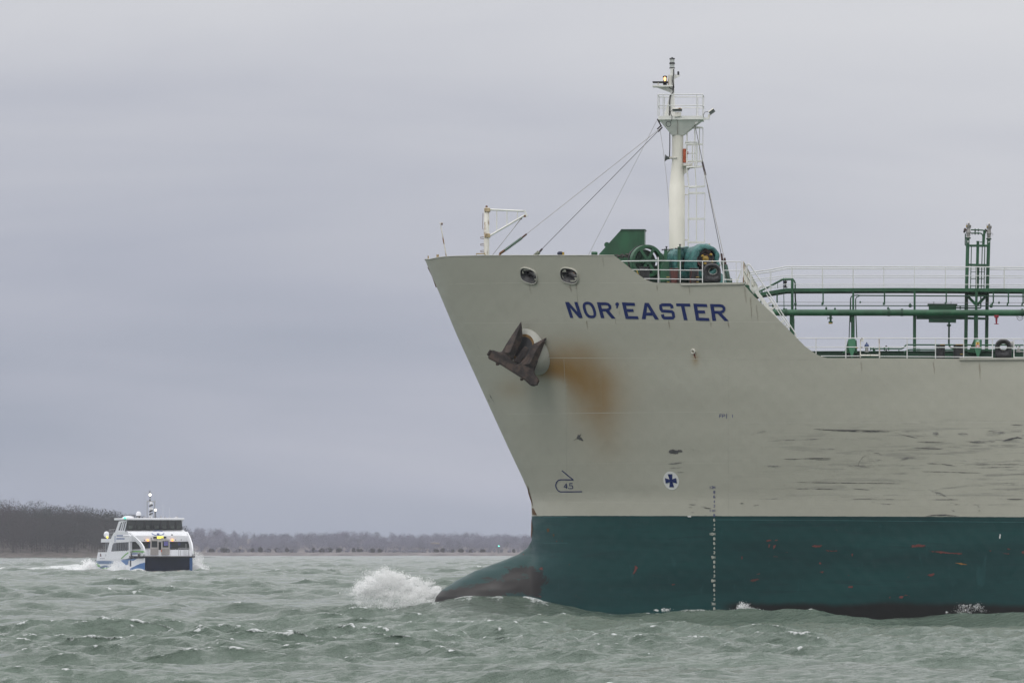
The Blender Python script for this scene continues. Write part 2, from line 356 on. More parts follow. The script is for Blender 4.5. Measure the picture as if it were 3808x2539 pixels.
# ---- flat markings that lie on the plating (measured on the photograph, carried by the hull)
class Mark:
    def __init__(s): s.mb = MB(); s.e = []
    def quad(s, q, n=6, m=2, off=.012):
        q = [Vector((a, b)) for a, b in q]; vs = []; fs = []
        for i in range(n + 1):
            for j in range(m + 1):
                a, b = i / n, j / m
                p = (q[0] * (1 - b) + q[1] * b) * (1 - a) + (q[3] * (1 - b) + q[2] * b) * a
                vs.append(on_hull(p.x, p.y, off))
        for i in range(n):
            for j in range(m): k = i * (m + 1) + j; fs.append((k, k + 1, k + m + 2, k + m + 1))
        s.mb.add(vs, fs); return s
    def line(s, pts, w, off=.012, step=12., taper=None, close=False):
        pts = [Vector(p) for p in pts]; out = []
        if close: pts = pts + [pts[0]]
        for a, b in zip(pts[:-1], pts[1:]):
            k = max(1, int((b - a).length / step)); out += [a.lerp(b, i / k) for i in range(k)]
        out.append(pts[-1]); vs = []; N = len(out)
        for i, p in enumerate(out):
            d = (out[min(i + 1, N - 1)] - out[max(i - 1, 0)])
            if close and i in (0, N - 1): d = out[1] - out[-2]
            d = d.normalized() if d.length > 0 else Vector((1, 0)); nrm = Vector((-d.y, d.x))
            ww = w if taper is None else w * taper(i / (N - 1))
            for sgn in (-1, 0, 1): q = p + nrm * ww / 2 * sgn; vs.append(on_hull(q.x, q.y, off)); s.e.append((1 - abs(sgn)) * min(1, 6 * i / max(1, N - 1), 6 * (N - 1 - i) / max(1, N - 1)))
        fs = []
        for i in range(N - 1):
            k = i * 3; fs += [(k, k + 1, k + 4, k + 3), (k + 1, k + 2, k + 5, k + 4)]
        s.mb.add(vs, fs); return s
    def poly(s, pts, c, off=.012, rings=4):     # star-shaped area about c
        if len(pts) < 20: pts = [q for a, b in zip(pts, pts[1:] + pts[:1]) for q in (a, ((a[0] * 2 + b[0]) / 3, (a[1] * 2 + b[1]) / 3), ((a[0] + b[0] * 2) / 3, (a[1] + b[1] * 2) / 3))]
        c = Vector(c); vs = [on_hull(c.x, c.y, off)]; n = len(pts); fs = []; s.e.append(1.)
        for r in range(1, rings + 1):
            for p in pts: q = c.lerp(Vector(p), r / rings * (1.12 if n < 40 else 1)); vs.append(on_hull(q.x, q.y, off)); s.e.append(1 - r / rings)
        for k in range(n): fs.append((0, 1 + k, 1 + (k + 1) % n))
        for r in range(rings - 1):
            for k in range(n): a = 1 + r * n; fs.append((a + k, a + (k + 1) % n, a + n + (k + 1) % n, a + n + k))
        s.mb.add(vs, fs); return s
    def build(s, name, m, label=None):
        o = s.mb.build(name, m, ship)
        if len(s.e) == len(o.data.vertices): at = o.data.attributes.new('soft', 'FLOAT', 'POINT'); at.data.foreach_set('value', np.array(s.e, np.float32))
        if label: o['label'] = label
        return o
zl = lambda *pts: [zL(*p) for p in pts]
t = NT('navy_lettering_paint'); t.col(t.mix(t.rng(t.noise((1, 1, 1), 6, 6, .7), .66, .74), (.007, .020, .125), (.13, .065, .04))); t.val('Roughness', .45); M_letter = t.m
def letter(quads=(), lines=(), dots=()):
    m = Mark(); k = 0
    for q in quads: m.quad(zl(*q), 8, 3, .012 + .004 * k); k += 1
    for pts, w in lines: m.line(zl(*pts), w * .2806, .012 + .004 * k, 6); k += 1
    for (cx, cy), r in dots: m.poly([zL(cx + r * math.cos(a), cy + r * math.sin(a)) for a in np.linspace(0, 2 * math.pi, 14, False)], zL(cx, cy), .012 + .004 * k, 2); k += 1
    return m.build('painted_letter', M_letter)
ov = []
for a in np.linspace(0, 2 * math.pi, 40, False):
    c, s_ = math.cos(a), math.sin(a); x = 61 * math.copysign(abs(c) ** .75, c); y = 91 * math.copysign(abs(s_) ** .75, s_); ov.append((401 + x + .315 * y, 258 + y))
letter([((77, 152), (122, 152), (188, 362), (145, 362)), ((80, 152), (127, 152), (312, 362), (263, 362)), ((200, 151), (243, 151), (312, 362), (268, 362))])
m = Mark(); m.line(zl(*ov), 37 * .2806, .012, 6, close=True); m.build('painted_letter', M_letter)
letter([((497, 154), (543, 154), (600, 366), (553, 366)), ((610, 270), (664, 268), (750, 371), (695, 371))], [([(515, 174), (615, 174), (650, 182), (672, 205), (674, 230), (658, 250), (630, 257), (545, 257)], 37)])
letter([((758, 188), (793, 184), (772, 236), (755, 233))], [], [((768, 181), 25)])
letter([((828, 157), (875, 157), (925, 375), (880, 375)), ((840, 157), (1000, 163), (1007, 203), (850, 200)), ((880, 242), (982, 245), (990, 283), (890, 282)), ((890, 335), (1045, 340), (1053, 377), (900, 375))])
letter([((1132, 163), (1172, 163), (1146, 380), (1093, 377)), ((1140, 163), (1187, 163), (1322, 383), (1268, 382)), ((1145, 291), (1240, 291), (1262, 331), (1140, 330))])
letter([], [([(1497, 237), (1488, 202), (1470, 189), (1365, 189), (1343, 200), (1349, 248), (1366, 271), (1490, 279), (1508, 295), (1518, 348), (1503, 364), (1392, 364), (1376, 350), (1368, 315)], 41)])
letter([((1547, 170), (1733, 173), (1740, 212), (1552, 208)), ((1610, 190), (1655, 190), (1701, 392), (1652, 392))])
letter([((1776, 173), (1822, 173), (1860, 398), (1812, 398)), ((1790, 173), (1955, 178), (1965, 218), (1795, 214)), ((1825, 262), (1928, 264), (1937, 303), (1830, 300)), ((1825, 358), (1985, 362), (1993, 402), (1830, 398))])
letter([((1997, 178), (2043, 178), (2080, 402), (2030, 402)), ((2090, 296), (2148, 296), (2247, 404), (2192, 404))], [([(2012, 198), (2128, 199), (2165, 207), (2184, 230), (2184, 256), (2168, 277), (2138, 287), (2060, 287)], 38)])

# small stencils: a stroke alphabet on a 1 x 1 cell
GL = {'0': [[(.2, 0), (.8, 0), (1, .2), (1, .8), (.8, 1), (.2, 1), (0, .8), (0, .2), (.2, 0)]], '1': [[(.5, 0), (.5, 1)]],
      '2': [[(0, .1), (.2, 0), (.85, 0), (1, .2), (1, .4), (0, 1), (1, 1)]], '4': [[(.75, 1), (.75, 0), (0, .7), (1, .7)]],
      '5': [[(.95, 0), (.1, 0), (.05, .45), (.75, .42), (1, .6), (1, .85), (.8, 1), (0, 1)]],
      '6': [[(.9, 0), (.2, 0), (0, .25), (0, .85), (.2, 1), (.85, 1), (1, .85), (1, .6), (.85, .48), (0, .48)]],
      '7': [[(0, 0), (1, 0), (.4, 1)]], '8': [[(.15, 0), (.85, 0), (1, .15), (.95, .45), (1, .85), (.85, 1), (.15, 1), (0, .85), (.05, .45), (0, .15), (.15, 0)], [(.05, .47), (.95, .47)]],
      '9': [[(1, .5), (.15, .5), (0, .35), (0, .15), (.15, 0), (.85, 0), (1, .15), (1, .8), (.8, 1), (.1, 1)]],
      'M': [[(0, 1), (0, 0), (.5, .55), (1, 0), (1, 1)]], 'F': [[(1, 0), (0, 0), (0, 1)], [(0, .48), (.8, .48)]], 'P': [[(0, 1), (0, 0), (.8, 0), (1, .15), (1, .38), (.8, .52), (0, .52)]],
      '|': [[(.5, -.25), (.5, 1.3)]], '.': [[(.3, .9), (.5, 1.02)]]}
def stencil(m, s, x, y, w, h, gap, lw):
    for ch in s:
        if ch != ' ':
            for st in GL[ch]: m.line([(x + a * w, y + b * h) for a, b in st], lw, .012, 6)
        x += w + gap
M_draft_w = paint('off_white_mark_paint', (.70, .69, .60), .5, .1, 6.)
M_draft_b = paint('faded_blue_mark_paint', (.06, .07, .22), .5, .1, 6.)
yy = 1811.0
for meter in (12, 11, 10, 9, 8, 7):
    for sub in ('M', '8', '6', '4', '2'):
        s_ = (str(meter) + 'M') if sub == 'M' else sub
        m = Mark(); x = 2654 - (0 if len(s_) == 1 else (len(s_) - 1) * 7.6)
        stencil(m, s_, x, yy - 4.2, 5.0, 8.6, 2.6, 1.9)
        if yy < 2262: m.build('draught_mark', M_draft_b if yy < 1921 else M_draft_w)
        yy += 17.33
m = Mark(); stencil(m, 'FP| 1', 2676, 1540, 8.5, 12, 2.5, 1.9); m.build('tank_boundary_mark', M_draft_b)
zb = lambda *pts: [zB(*p) for p in pts]
m = Mark(); m.line(zb((1332, 127), (1443, 217)), 3.6, .013, 8); m.line(zb((1446, 217), (1325, 215), (1300, 221), (1281, 240), (1272, 268), (1279, 297), (1296, 322), (1318, 333), (1530, 332)), 3.6, .016, 8)
m.build('bulbous_bow_mark', M_letter)
m = Mark(); stencil(m, '4', *zB(1352, 252), 13, 19, 3.5, 3.0); stencil(m, '.', *zB(1388, 252), 8, 19, 0, 3.); stencil(m, '5', *zB(1405, 252), 13, 19, 3.5, 3.); m.build('bulbous_bow_number', M_letter)
c = zM(712, 450)
rim = [zM(712 + 152 * math.cos(a) + .20 * 180 * math.sin(a) * .55, 449 + 180 * math.sin(a)) for a in np.linspace(0, 2 * math.pi, 40, False)]
M_roundel = paint('white_roundel_paint', (.74, .74, .73), .45, .05, 3.)
th = Mark().poly(rim, c, .012, 5).build('thruster_mark', M_roundel)
m = Mark()
for k, (qa, qb) in enumerate([(((690, 450), (735, 450)), ((738, 320), (646, 322))), (((692, 450), (735, 450)), ((772, 575), (680, 575))), (((712, 430), (712, 475)), ((610, 500), (594, 397))), (((715, 425), (715, 472)), ((832, 500), (812, 395)))]):
    m.quad([zM(*qa[0]), zM(*qa[1]), zM(*qb[0]), zM(*qb[1])], 5, 3, .022 + .004 * k)
o = m.mb.build('cross', M_letter, th)

# weld seams, drawn as thin paler strips
SEAMS = [[(1624, 1060), (1700, 1055), (1933, 1052), (2358, 1052), (2434, 1053)], [(1690, 1202), (2002, 1200), (2680, 1197), (2899, 1197)], [(1739, 1323), (2031, 1330), (2500, 1333), (2706, 1336)],
         [(1842, 1540), (1980, 1538), (2500, 1532), (2683, 1532)], [(2708, 1571), (3200, 1571), (3808, 1570)], [(1917, 1724), (2108, 1723), (2500, 1722), (2700, 1722)], [(1974, 1834), (2108, 1834)], [(2108, 1867), (2520, 1869)], [(2710, 1835), (3300, 1837), (3808, 1838)]]
for k, s_ in enumerate(SEAMS):
    m = Mark(); m.line(s_, 1.4 if k not in (5, 7, 8) else 1.0, .004, 20); m.build('weld_seam', M_seam)
for s_ in ([(2097, 1335), (2105, 1500), (2107, 1700), (2108, 1915)], [(2709, 1345), (2709, 1600), (2709, 1915)], [(2706, 1336), (3017, 1337), (3060, 1332)]):
    m = Mark(); m.line(s_, 1.0, .003, 20); m.build('plate_edge', M_seam_dk)
M_seamg = paint('green_plate_edge_paint', (.03, .11, .115), .45, .2, 2.)
for s_ in ([(2640, 1931), (3100, 1934), (3808, 1941)], [(1985, 1922), (2110, 1922)], [(2020, 2018), (2110, 2018)]):
    m = Mark(); m.line(s_, 2., .004, 20); m.build('plate_edge', M_seamg)

# individual rubs, black with broken soft edges
t = NT('rubber_scuff'); n = t.noise((.5, .5, 5), 3, 6, .7, .4); sh = t.n.new('ShaderNodeBsdfTransparent'); mx = t.n.new('ShaderNodeMixShader')
t.col(t.mix(t.rng(n, .3, .7), (.025, .025, .03), (.09, .09, .095))); t.val('Roughness', .7)
t.lk(t.math('MULTIPLY', t.rng(n, .38, .60, .12, .95), t.rng(t.attr('soft'), 0, .55)), mx.inputs[0]); t.lk(sh.outputs[0], mx.inputs[1]); t.lk(t.b.outputs[0], mx.inputs[2]); t.lk(mx.outputs[0], t.out.inputs[0]); M_scuff = t.m
t = NT('faint_scuff'); n = t.noise((.6, .6, 4), 2, 6, .72, .4); sh = t.n.new('ShaderNodeBsdfTransparent'); mx = t.n.new('ShaderNodeMixShader')
t.col(t.mix(t.rng(n, .3, .7), (.10, .10, .115), (.19, .19, .20))); t.val('Roughness', .7)
t.lk(t.math('MULTIPLY', t.rng(n, .42, .66, .0, .6), t.rng(t.attr('soft'), 0, .9)), mx.inputs[0]); t.lk(sh.outputs[0], mx.inputs[1]); t.lk(t.b.outputs[0], mx.inputs[2]); t.lk(mx.outputs[0], t.out.inputs[0]); M_faint = t.m
tp = lambda a: max(.06, math.sin(math.pi * min(1, a * 1.0)) ** .6)
def rub(z, pts, w, mat=None, name='scuff'):
    m = Mark(); m.line([z(*p) for p in pts], w * 1.0, .014 + .004 * random.random(), 10, taper=tp); m.build(name, mat or M_scuff)
for pts, w in [([(905, 708), (1000, 712), (1100, 718), (1300, 720), (1450, 722), (1540, 712)], 8), ([(980, 716), (1200, 726), (1480, 728)], 5), ([(1480, 732), (1560, 752), (1650, 773)], 4), ([(1625, 795), (1720, 797), (1830, 798)], 7), ([(1950, 792), (2010, 796), (2070, 790)], 9),
               ([(2200, 792), (2270, 775), (2310, 766), (2352, 775)], 12), ([(1615, 836), (1700, 838), (1815, 845)], 5), ([(728, 908), (830, 911), (930, 906), (1080, 903)], 7), ([(950, 914), (1070, 912)], 4), ([(795, 1063), (1000, 1067), (1250, 1070), (1400, 1071), (1580, 1074)], 5),
               ([(815, 1109), (950, 1108), (1040, 1110), (1110, 1112)], 6), ([(1190, 1106), (1330, 1116)], 4), ([(2255, 681), (2360, 684)], 5), ([(1690, 938), (1800, 943), (1910, 958)], 6), ([(1640, 993), (1800, 995), (1950, 1000), (2090, 1004)], 5), ([(2230, 1178), (2360, 1180)], 7),
               ([(1160, 1178), (1300, 1176), (1500, 1180), (1640, 1182)], 3.5), ([(1730, 1181), (1930, 1180)], 5), ([(1670, 1297), (1740, 1286), (1830, 1284), (1930, 1293)], 10), ([(440, 1208), (490, 1206)], 7), ([(535, 1222), (590, 1216)], 6), ([(2000, 948), (2352, 945)], 5), ([(2010, 968), (2352, 962)], 4), ([(1340, 870), (1380, 872), (1412, 888)], 3), ([(1240, 965), (1250, 930), (1275, 896), (1330, 871)], 2.5), ([(2100, 725), (2170, 724)], 5)]:
    rub(zR, pts, w * .75)
for pts, w in [([(590, 795), (700, 786), (900, 780), (1090, 770)], 7), ([(1100, 770), (1250, 782), (1400, 768)], 6), ([(520, 752), (570, 735), (640, 718)], 12), ([(960, 840), (1100, 842)], 14), ([(1150, 955), (1260, 955), (1420, 952)], 20), ([(1260, 915), (1410, 918)], 22), ([(600, 955), (740, 960)], 18),
               ([(1700, 1108), (1760, 1130), (1850, 1168)], 18), ([(1310, 1190), (1380, 1208), (1500, 1214)], 12), ([(1850, 1200), (1960, 1225)], 9), ([(1510, 925), (1580, 900), (1650, 905)], 24), ([(1460, 952), (1700, 952)], 8), ([(560, 1178), (760, 1172)], 7), ([(1730, 720), (1790, 750)], 40), ([(1900, 740), (1990, 750)], 28), ([(2080, 745), (2240, 735)], 34), ([(1540, 725), (1700, 745)], 26), ([(2250, 720), (2350, 715)], 30), ([(1750, 1215), (2340, 1214)], 5), ([(2040, 1210), (2060, 1270)], 22), ([(1860, 1250), (1900, 1262)], 12), ([(2000, 800), (2170, 790)], 26), ([(200, 860), (120, 840), (0, 842)], 6)]:
    rub(zR, pts, w * .75, M_faint)
for pts, w in [([(1030, 912), (1110, 918), (1220, 920)], 7), ([(1030, 968), (1140, 974)], 2.5), ([(1080, 1066), (1190, 1073)], 3), ([(1330, 1124), (1440, 1125)], 3)]: rub(zM, pts, w)
for pts, w in [([(1280, 958), (1400, 962), (1430, 965)], 5), ([(1310, 975), (1400, 985), (1520, 992)], 6), ([(920, 803), (1250, 824)], 2)]: rub(zM, pts, w * .9)
for pts, w in [([(580, 130), (780, 120), (980, 95)], 10), ([(620, 210), (800, 205), (980, 195)], 8), ([(760, 290), (1000, 285)], 7)]: rub(zM, pts, w, M_faint)
zC = zoomer(1980, 1200, .33163)
def ragged(name, c, amt=1.5, sc=(2.2, 2.2, 3.2)):
    t = NT(name); sh = t.n.new('ShaderNodeBsdfTransparent'); mx = t.n.new('ShaderNodeMixShader'); n = t.noise(sc, 1.6, 6, .7, .5)
    t.col(t.mix(t.rng(n, .3, .7), tuple(q * .75 for q in c), tuple(q * 1.2 for q in c))); t.val('Roughness', .7)
    t.lk(t.rng(t.math('ADD', t.attr('soft'), t.math('MULTIPLY', t.math('SUBTRACT', n, .5), amt)), .24, .38), mx.inputs[0]); t.lk(sh.outputs[0], mx.inputs[1]); t.lk(t.b.outputs[0], mx.inputs[2]); t.lk(mx.outputs[0], t.out.inputs[0]); return t.m
M_scrape = ragged('grey_scrape', (.085, .085, .088), 2.2, (3, 3, 5))
Mark().poly([zC(*p) for p in [(460, 1318), (485, 1285), (510, 1250), (545, 1245), (556, 1285), (575, 1325), (520, 1312)]], zC(520, 1290), .013, 2).build('scuff', M_scrape)
Mark().poly([(2480, 1678), (2500, 1670), (2530, 1672), (2538, 1678), (2520, 1690), (2495, 1686)], (2508, 1678), .013, 2).build('scuff', M_scrape)
rub(z1, [(530, 1490), (548, 1530), (575, 1568)], 4); rub(z1, [(517, 1525), (540, 1568)], 3); rub(z1, [(390, 1015), (440, 1120), (470, 1200)], 1.5, M_faint)
M_rustmark = paint('rust_mark', (.13, .06, .022), .8, .3, 8.); M_rustpatch = ragged('ragged_rust', (.11, .055, .022))
Mark().poly([zB(*p) for p in [(1043, 470), (1058, 490), (1080, 525), (1098, 566), (1046, 566), (1040, 520)]], zB(1058, 535), .012, 3).build('rust_patch', M_rustpatch)
rub(zB, [(1000, 270), (1012, 340), (1040, 430), (1052, 480)], 5, M_rustmark, 'rust_streak'); rub(zB, [(1040, 600), (1042, 700), (1036, 790)], 5, M_rustmark, 'rust_streak')
for x, y in [(2040, 1132), (2375, 1232), (2148, 1250)]: pass
t = NT('thin_rust_run'); sh = t.n.new('ShaderNodeBsdfTransparent'); mx = t.n.new('ShaderNodeMixShader'); t.val('Base Color', (.17, .09, .03, 1)).val('Roughness', .8)
t.lk(t.math('MULTIPLY', t.rng(t.noise((6, 6, .5), 1, 4), .3, .7, .08, .38), t.rng(t.attr('soft'), 0, .8)), mx.inputs[0]); t.lk(sh.outputs[0], mx.inputs[1]); t.lk(t.b.outputs[0], mx.inputs[2]); t.lk(mx.outputs[0], t.out.inputs[0]); M_run = t.m
for x, y0, y1, w in [(1968, 1056, 1100, 5), (2118, 1058, 1090, 6), (2142, 1052, 1128, 4), (2180, 1188, 1230, 4), (2286, 1185, 1212, 4), (2300, 1146, 1175, 6), (2485, 1188, 1225, 4), (2640, 1194, 1222, 4), (2706, 1195, 1226, 5), (2790, 1100, 1190, 5), (2768, 1062, 1130, 6), (2812, 1130, 1200, 4), (2560, 1056, 1100, 4), (2440, 1056, 1085, 5), (3200, 1340, 1385, 4), (3470, 1342, 1395, 4), (3640, 1345, 1420, 5), (2240, 955, 1000, 4)]:
    m = Mark(); m.line([(x, y0), (x + 4, (y0 + y1) / 2), (x + 6 + (x % 5), y1)], w * 2.2, .009, 8, taper=lambda a: 1 - .6 * a); m.build('rust_run', M_run)
M_primer = ragged('bare_red_primer', (.15, .045, .04), 2.0)
def patch(z, pts, name='primer_patch', mat=None):
    cx = sum(p[0] for p in pts) / len(pts); cy = sum(p[1] for p in pts) / len(pts)
    Mark().poly([z(*p) for p in pts], z(cx, cy), .011 + .003 * random.random(), 2).build(name, mat or M_primer)
for pts in [[(1205, 800), (1280, 795), (1288, 808), (1255, 822), (1220, 822)], [(1310, 797), (1342, 798), (1340, 810), (1308, 812)], [(1300, 845), (1330, 840), (1312, 880), (1290, 898)], [(1250, 845), (1268, 842), (1258, 885), (1246, 880)], [(1655, 862), (1700, 850), (1780, 852), (1778, 880), (1700, 872)], [(985, 935), (1000, 950), (998, 1000), (982, 995)], [(300, 1232), (350, 1224), (345, 1238), (310, 1242)], [(1740, 1015), (1760, 1020), (1762, 1036), (1742, 1035)], [(2025, 1250), (2075, 1245), (2070, 1268), (2020, 1264)], [(1730, 1108), (1785, 1104), (1782, 1125), (1765, 1118)], [(1780, 895), (1870, 908), (1940, 900), (1930, 912), (1820, 915)]]: patch(zD, pts)
for pts in [[(2045, 1035), (2080, 1060), (2040, 1135), (2020, 1132), (2038, 1080)], [(1108, 1085), (1150, 1055), (1152, 1098), (1130, 1090)], [(1275, 810), (1292, 805), (1282, 826)], [(1330, 800), (1350, 812), (1332, 815)], [(950, 935), (970, 945), (955, 950)], [(1102, 1335), (1140, 1355), (1120, 1358)], [(1400, 1030), (1414, 1038), (1405, 1050)], [(1180, 690), (1215, 684), (1216, 720), (1190, 730)], [(1240, 740), (1265, 745), (1255, 782)]]: patch(zB, pts, mat=(M_rustpatch if pts[0][1] in (690, 740) else None))
for pts in [[(735, 1035), (800, 1022), (865, 1030), (860, 1045), (740, 1048)], [(872, 1075), (940, 1070), (1030, 1085), (1130, 1090), (1128, 1098), (960, 1092)], [(1310, 1065), (1335, 1070), (1322, 1080)], [(1400, 1088), (1470, 1092), (1465, 1100)], [(1545, 1080), (1568, 1065), (1568, 1100)], [(855, 1240), (920, 1235), (908, 1265), (865, 1258)], [(580, 1405), (602, 1402), (590, 1420)], [(655, 1402), (692, 1400), (688, 1420), (658, 1418)], [(1440, 1050), (1480, 1060), (1450, 1065)], [(310, 1090), (326, 1088), (316, 1130)], [(275, 1245), (300, 1244), (295, 1258)], [(290, 1330), (325, 1326), (320, 1342)]]: patch(zW, pts)
patch(zW, [(1056, 1158), (1110, 1160), (1170, 1174), (1110, 1174)], 'orange_scrape', ragged('orange_scrape_paint', (.28, .13, .03)))
patch(zW, [(1392, 950), (1398, 955), (1395, 982), (1388, 978)], 'white_chip', M_roundel)
patch(zM, [(1030, 1138), (1100, 1135), (1095, 1158), (1045, 1158)], 'white_chip', M_roundel)

# ---- decks and inner structure
def deck_poly(zd, u0, u1, n=40, v=None):
    u0 = max(u0, float(xstem(zd - .2)) + .15); us = u0 + (u1 - u0) * np.linspace(0, 1, n) ** 2.2; return [(u, -float(halfb(u, zd - .2)) + .07, zd) for u in us] + [(u, float(halfb(u, zd - .2)) - .07, zd) for u in us[::-1]]
mb = MB(); mb.prism(deck_poly(Z_FC, float(xstem(Z_FC)) + .1, U_BRK), (0, 0, -.1)); mb.build('forecastle_deck', M_deck, ship)
mb = MB(); mb.prism(deck_poly(Z_MD, U_BRK - .5, 58), (0, 0, -.1)); mb.build('main_deck', M_deck, ship)
mb = MB(); yb = float(halfb(U_BRK, Z_MD)) - .2; mb.bx((U_BRK - .25, -yb, Z_MD), (U_BRK, yb, Z_FC - .1)); mb.build('forecastle_bulkhead', M_white, ship)
mb = MB(); mb.bx((57.9, -12.3, -3), (58.2, 12.3, Z_MD)); mb.build('transverse_bulkhead', M_hullgrey, ship)
# bulwark cap, rounded rail along the top edge of the plating
cap = MB()
for sgn in (-1, 1):
    us = np.concatenate([np.linspace(float(EU[0]) + .02, float(EU[0]) + 1.2, 16), np.linspace(float(EU[0]) + 1.4, on_hull(2283, 950).x, 30)])
    cap.tube([(u, sgn * float(halfb(u, float(ztop(u)))), float(ztop(u))) for u in us], .022, 6)
cap.build('bulwark_cap', M_hullgrey, ship, 60)
fp = MB(); us = np.linspace(on_hull(2532, 1056).x, on_hull(2766, 1058).x, 12)
fp.loft([[(u, -float(halfb(u, Z_FC)) - .06, Z_FC - .05), (u, -float(halfb(u, Z_FC)) - .06, Z_FC + .03), (u, -float(halfb(u, Z_FC)) + .2, Z_FC + .03), (u, -float(halfb(u, Z_FC)) + .2, Z_FC - .05)] for u in us]); fp.build('gunwale_bar', M_hullgrey, ship)
fp = MB(); us = np.linspace(on_hull(3568, 1336).x, 40, 14)
fp.loft([[(u, -float(halfb(u, Z_MD)) - .09, Z_MD - .03), (u, -float(halfb(u, Z_MD)) - .09, Z_MD + .06), (u, -float(halfb(u, Z_MD)) + .2, Z_MD + .06), (u, -float(halfb(u, Z_MD)) + .2, Z_MD - .03)] for u in us]); fp.build('gunwale_bar', M_hullgrey, ship)
mb = MB(); a = on_hull(2768, 1058); mb.prism([a + Vector((-.1, .3, 0)), a + Vector((.18, .3, 0)), a + Vector((.19, .3, -.12)), a + Vector((.36, .3, -.34)), a + Vector((.1, .3, -.3))], (0, 1.2, 0)); mb.build('deck_break_bracket', M_green, ship)

# closed chocks in the bulwark: pale rim, dark throat
for c in chocks:
    n_ = hull_n(c); t1 = Vector((1, 0, 0)); t1 = (t1 - n_ * t1.dot(n_)).normalized(); t2 = n_.cross(t1)
    if t2.z < 0: t2 = -t2
    def ring(a, b, off, k=28): return [c + t1 * a * math.copysign(abs(math.cos(q)) ** .75, math.cos(q)) + t2 * b * math.copysign(abs(math.sin(q)) ** .75, math.sin(q)) + n_ * off for q in [2 * math.pi * i / k for i in range(k)]]
    r1 = MB().loft([ring(.475, .375, -.12), ring(.475, .375, .05), ring(.45, .35, .075), ring(.425, .325, .06)], False).build('bulwark_chock', M_hullgrey, ship, 50)
    MB().loft([ring(.427, .327, .06), ring(.36, .25, -.02), ring(.24, .14, -.12), ring(.21, .11, -.30), ring(.24, .14, -.6)], False).build('chock_throat', M_black, r1, 60)
    MB().loft([[c + t1 * a + t2 * -.12 - n_ * .55 for a in (-.5, .5)], [c + t1 * a + t2 * -.12 - n_ * 1.3 for a in (-.5, .5)]], False, False).build('chock_sill', M_rustmark, r1)
# rope guide on the far side of the stem, rusty
mb = MB(); a, b, d = P(*zT(100, 185), .7), P(*zT(158, 300), .7), P(*zT(205, 437), .7)
mb.loft([[p + Vector((0, 0, 0)), p + Vector((w_, 0, 0)), p + Vector((w_, .5, .05)), p + Vector((0, .5, .05))] for p, w_ in ((a, .12), (b, .2), (d, .2))]); mb.build('stem_chock', M_rustmark, ship)
for x in (110, 222, 238):
    p = P(*zT(x, 78 if x < 200 else 62), -.6 if x < 200 else -1.6); MB().tube([p - Vector((0, 0, .1)), p + Vector((0, 0, .14))], .025, 6).build('rail_stanchion_stub', M_yellow, ship)
p = P(2083, 948, -4.); MB().lathe(p - Vector((0, 0, 1)), (0, 0, 1), [(0, .10), (1.0, .10), (1.02, .13), (1.10, .13), (1.15, .08), (1.16, 0)], 16).build('deck_vent', paint('dark_blue_vent_paint', (.02, .025, .06), .5), ship, 40)
MB().bx(p + Vector((.10, -.1, -.1)), p + Vector((.18, .1, .12))).build('vent_lever', M_yellow, ship)
rd = on_hull(*zR(142, 190), .03); o = MB().lathe(on_hull(*zR(140, 190)), hull_n(rd), [(-.05, .11), (.06, .10), (.06, .07), (-.02, .06)], 14).build('overboard_outlet', M_white_rusty, ship, 40)
rub(zR, [(140, 192), (148, 212), (157, 242)], 6, paint('dark_red_rust', (.12, .02, .015), .7), 'rust_streak')
# ------------------------------------------------------------------ TANKER: anchor pocket and anchor
hc = on_hull(*zA(880, 715)); nn = hull_n(hc)
lipc = P(*zA(735, 640), hc.y - .72); axv = (lipc - hc).normalized()
def ell(c, ax, r, k=30):
    x = ax.orthogonal().normalized(); y = ax.cross(x); return [c + (x * math.cos(q) + y * math.sin(q)) * r for q in [2 * math.pi * i / k for i in range(k)]]
def blend(t_, r0, r1): return (nn * (1 - t_) + axv * t_).normalized()
L = (lipc - hc).length
x0 = Vector((0, 0, 1)); loops = []
for f_, r_ in ((-.25, 1.13), (.0, 1.02), (.18, .98), (.45, .88), (.72, .76), (.92, .66), (1.0, .58), (.97, .47), (.85, .43), (.0, .42)):
    ax = (nn * (1 - min(1, max(0, f_))) + axv * min(1, max(0, f_))).normalized(); c = hc + (lipc - hc) * f_
    x = (x0 - ax * x0.dot(ax)).normalized(); y = ax.cross(x)
    loops.append([c + (x * math.cos(q) * 1.06 + y * math.sin(q)) * r_ for q in [2 * math.pi * i / 32 for i in range(32)]])
bol = MB().loft(loops[:7], False).build('hawse_bolster', paint('bolster_grey_paint', (.43, .43, .385), .45, .08, 2., rust=.06), ship, 60)
MB().loft(loops[6:8], False).build('bolster_lip', paint('rusty_yellow_lip', (.19, .105, .03), .7, .3, 5.), bol, 60)
MB().loft(loops[7:], True).build('hawse_pipe', M_black, bol, 60)

anchor = empty('anchor', ship.matrix_basis @ P(*zA(560, 900), lipc.y - .3), -PHI)
tag(anchor, 'rusty brown stockless anchor hanging in its pale hawse on the grey bow', 'anchor')
inv = Matrix.Translation(-P(*zA(560, 900), lipc.y - .3))
VA = lipc.y - .28
def aprism(name, poly, v, th, inset=.0, parent=None, bev=.10):
    mb = MB(); pts = [inv @ Q(zA, x, y, v) for x, y in poly]; mb.prism(pts, (0, th, 0)); return mb.build(name, M_anchor, parent or anchor, bevel=bev)
aprism('crown', [(215, 670), (335, 708), (378, 712), (455, 590), (560, 700), (548, 850), (650, 915), (730, 850), (830, 735), (955, 800), (990, 850), (912, 1022), (942, 1100), (1000, 1165), (945, 1275), (866, 1275), (755, 1172), (362, 925), (150, 818), (155, 790)], VA, .62, bev=.16)
aprism('shank', [(765, 600), (862, 670), (700, 905), (560, 868)], VA + .12, .34)
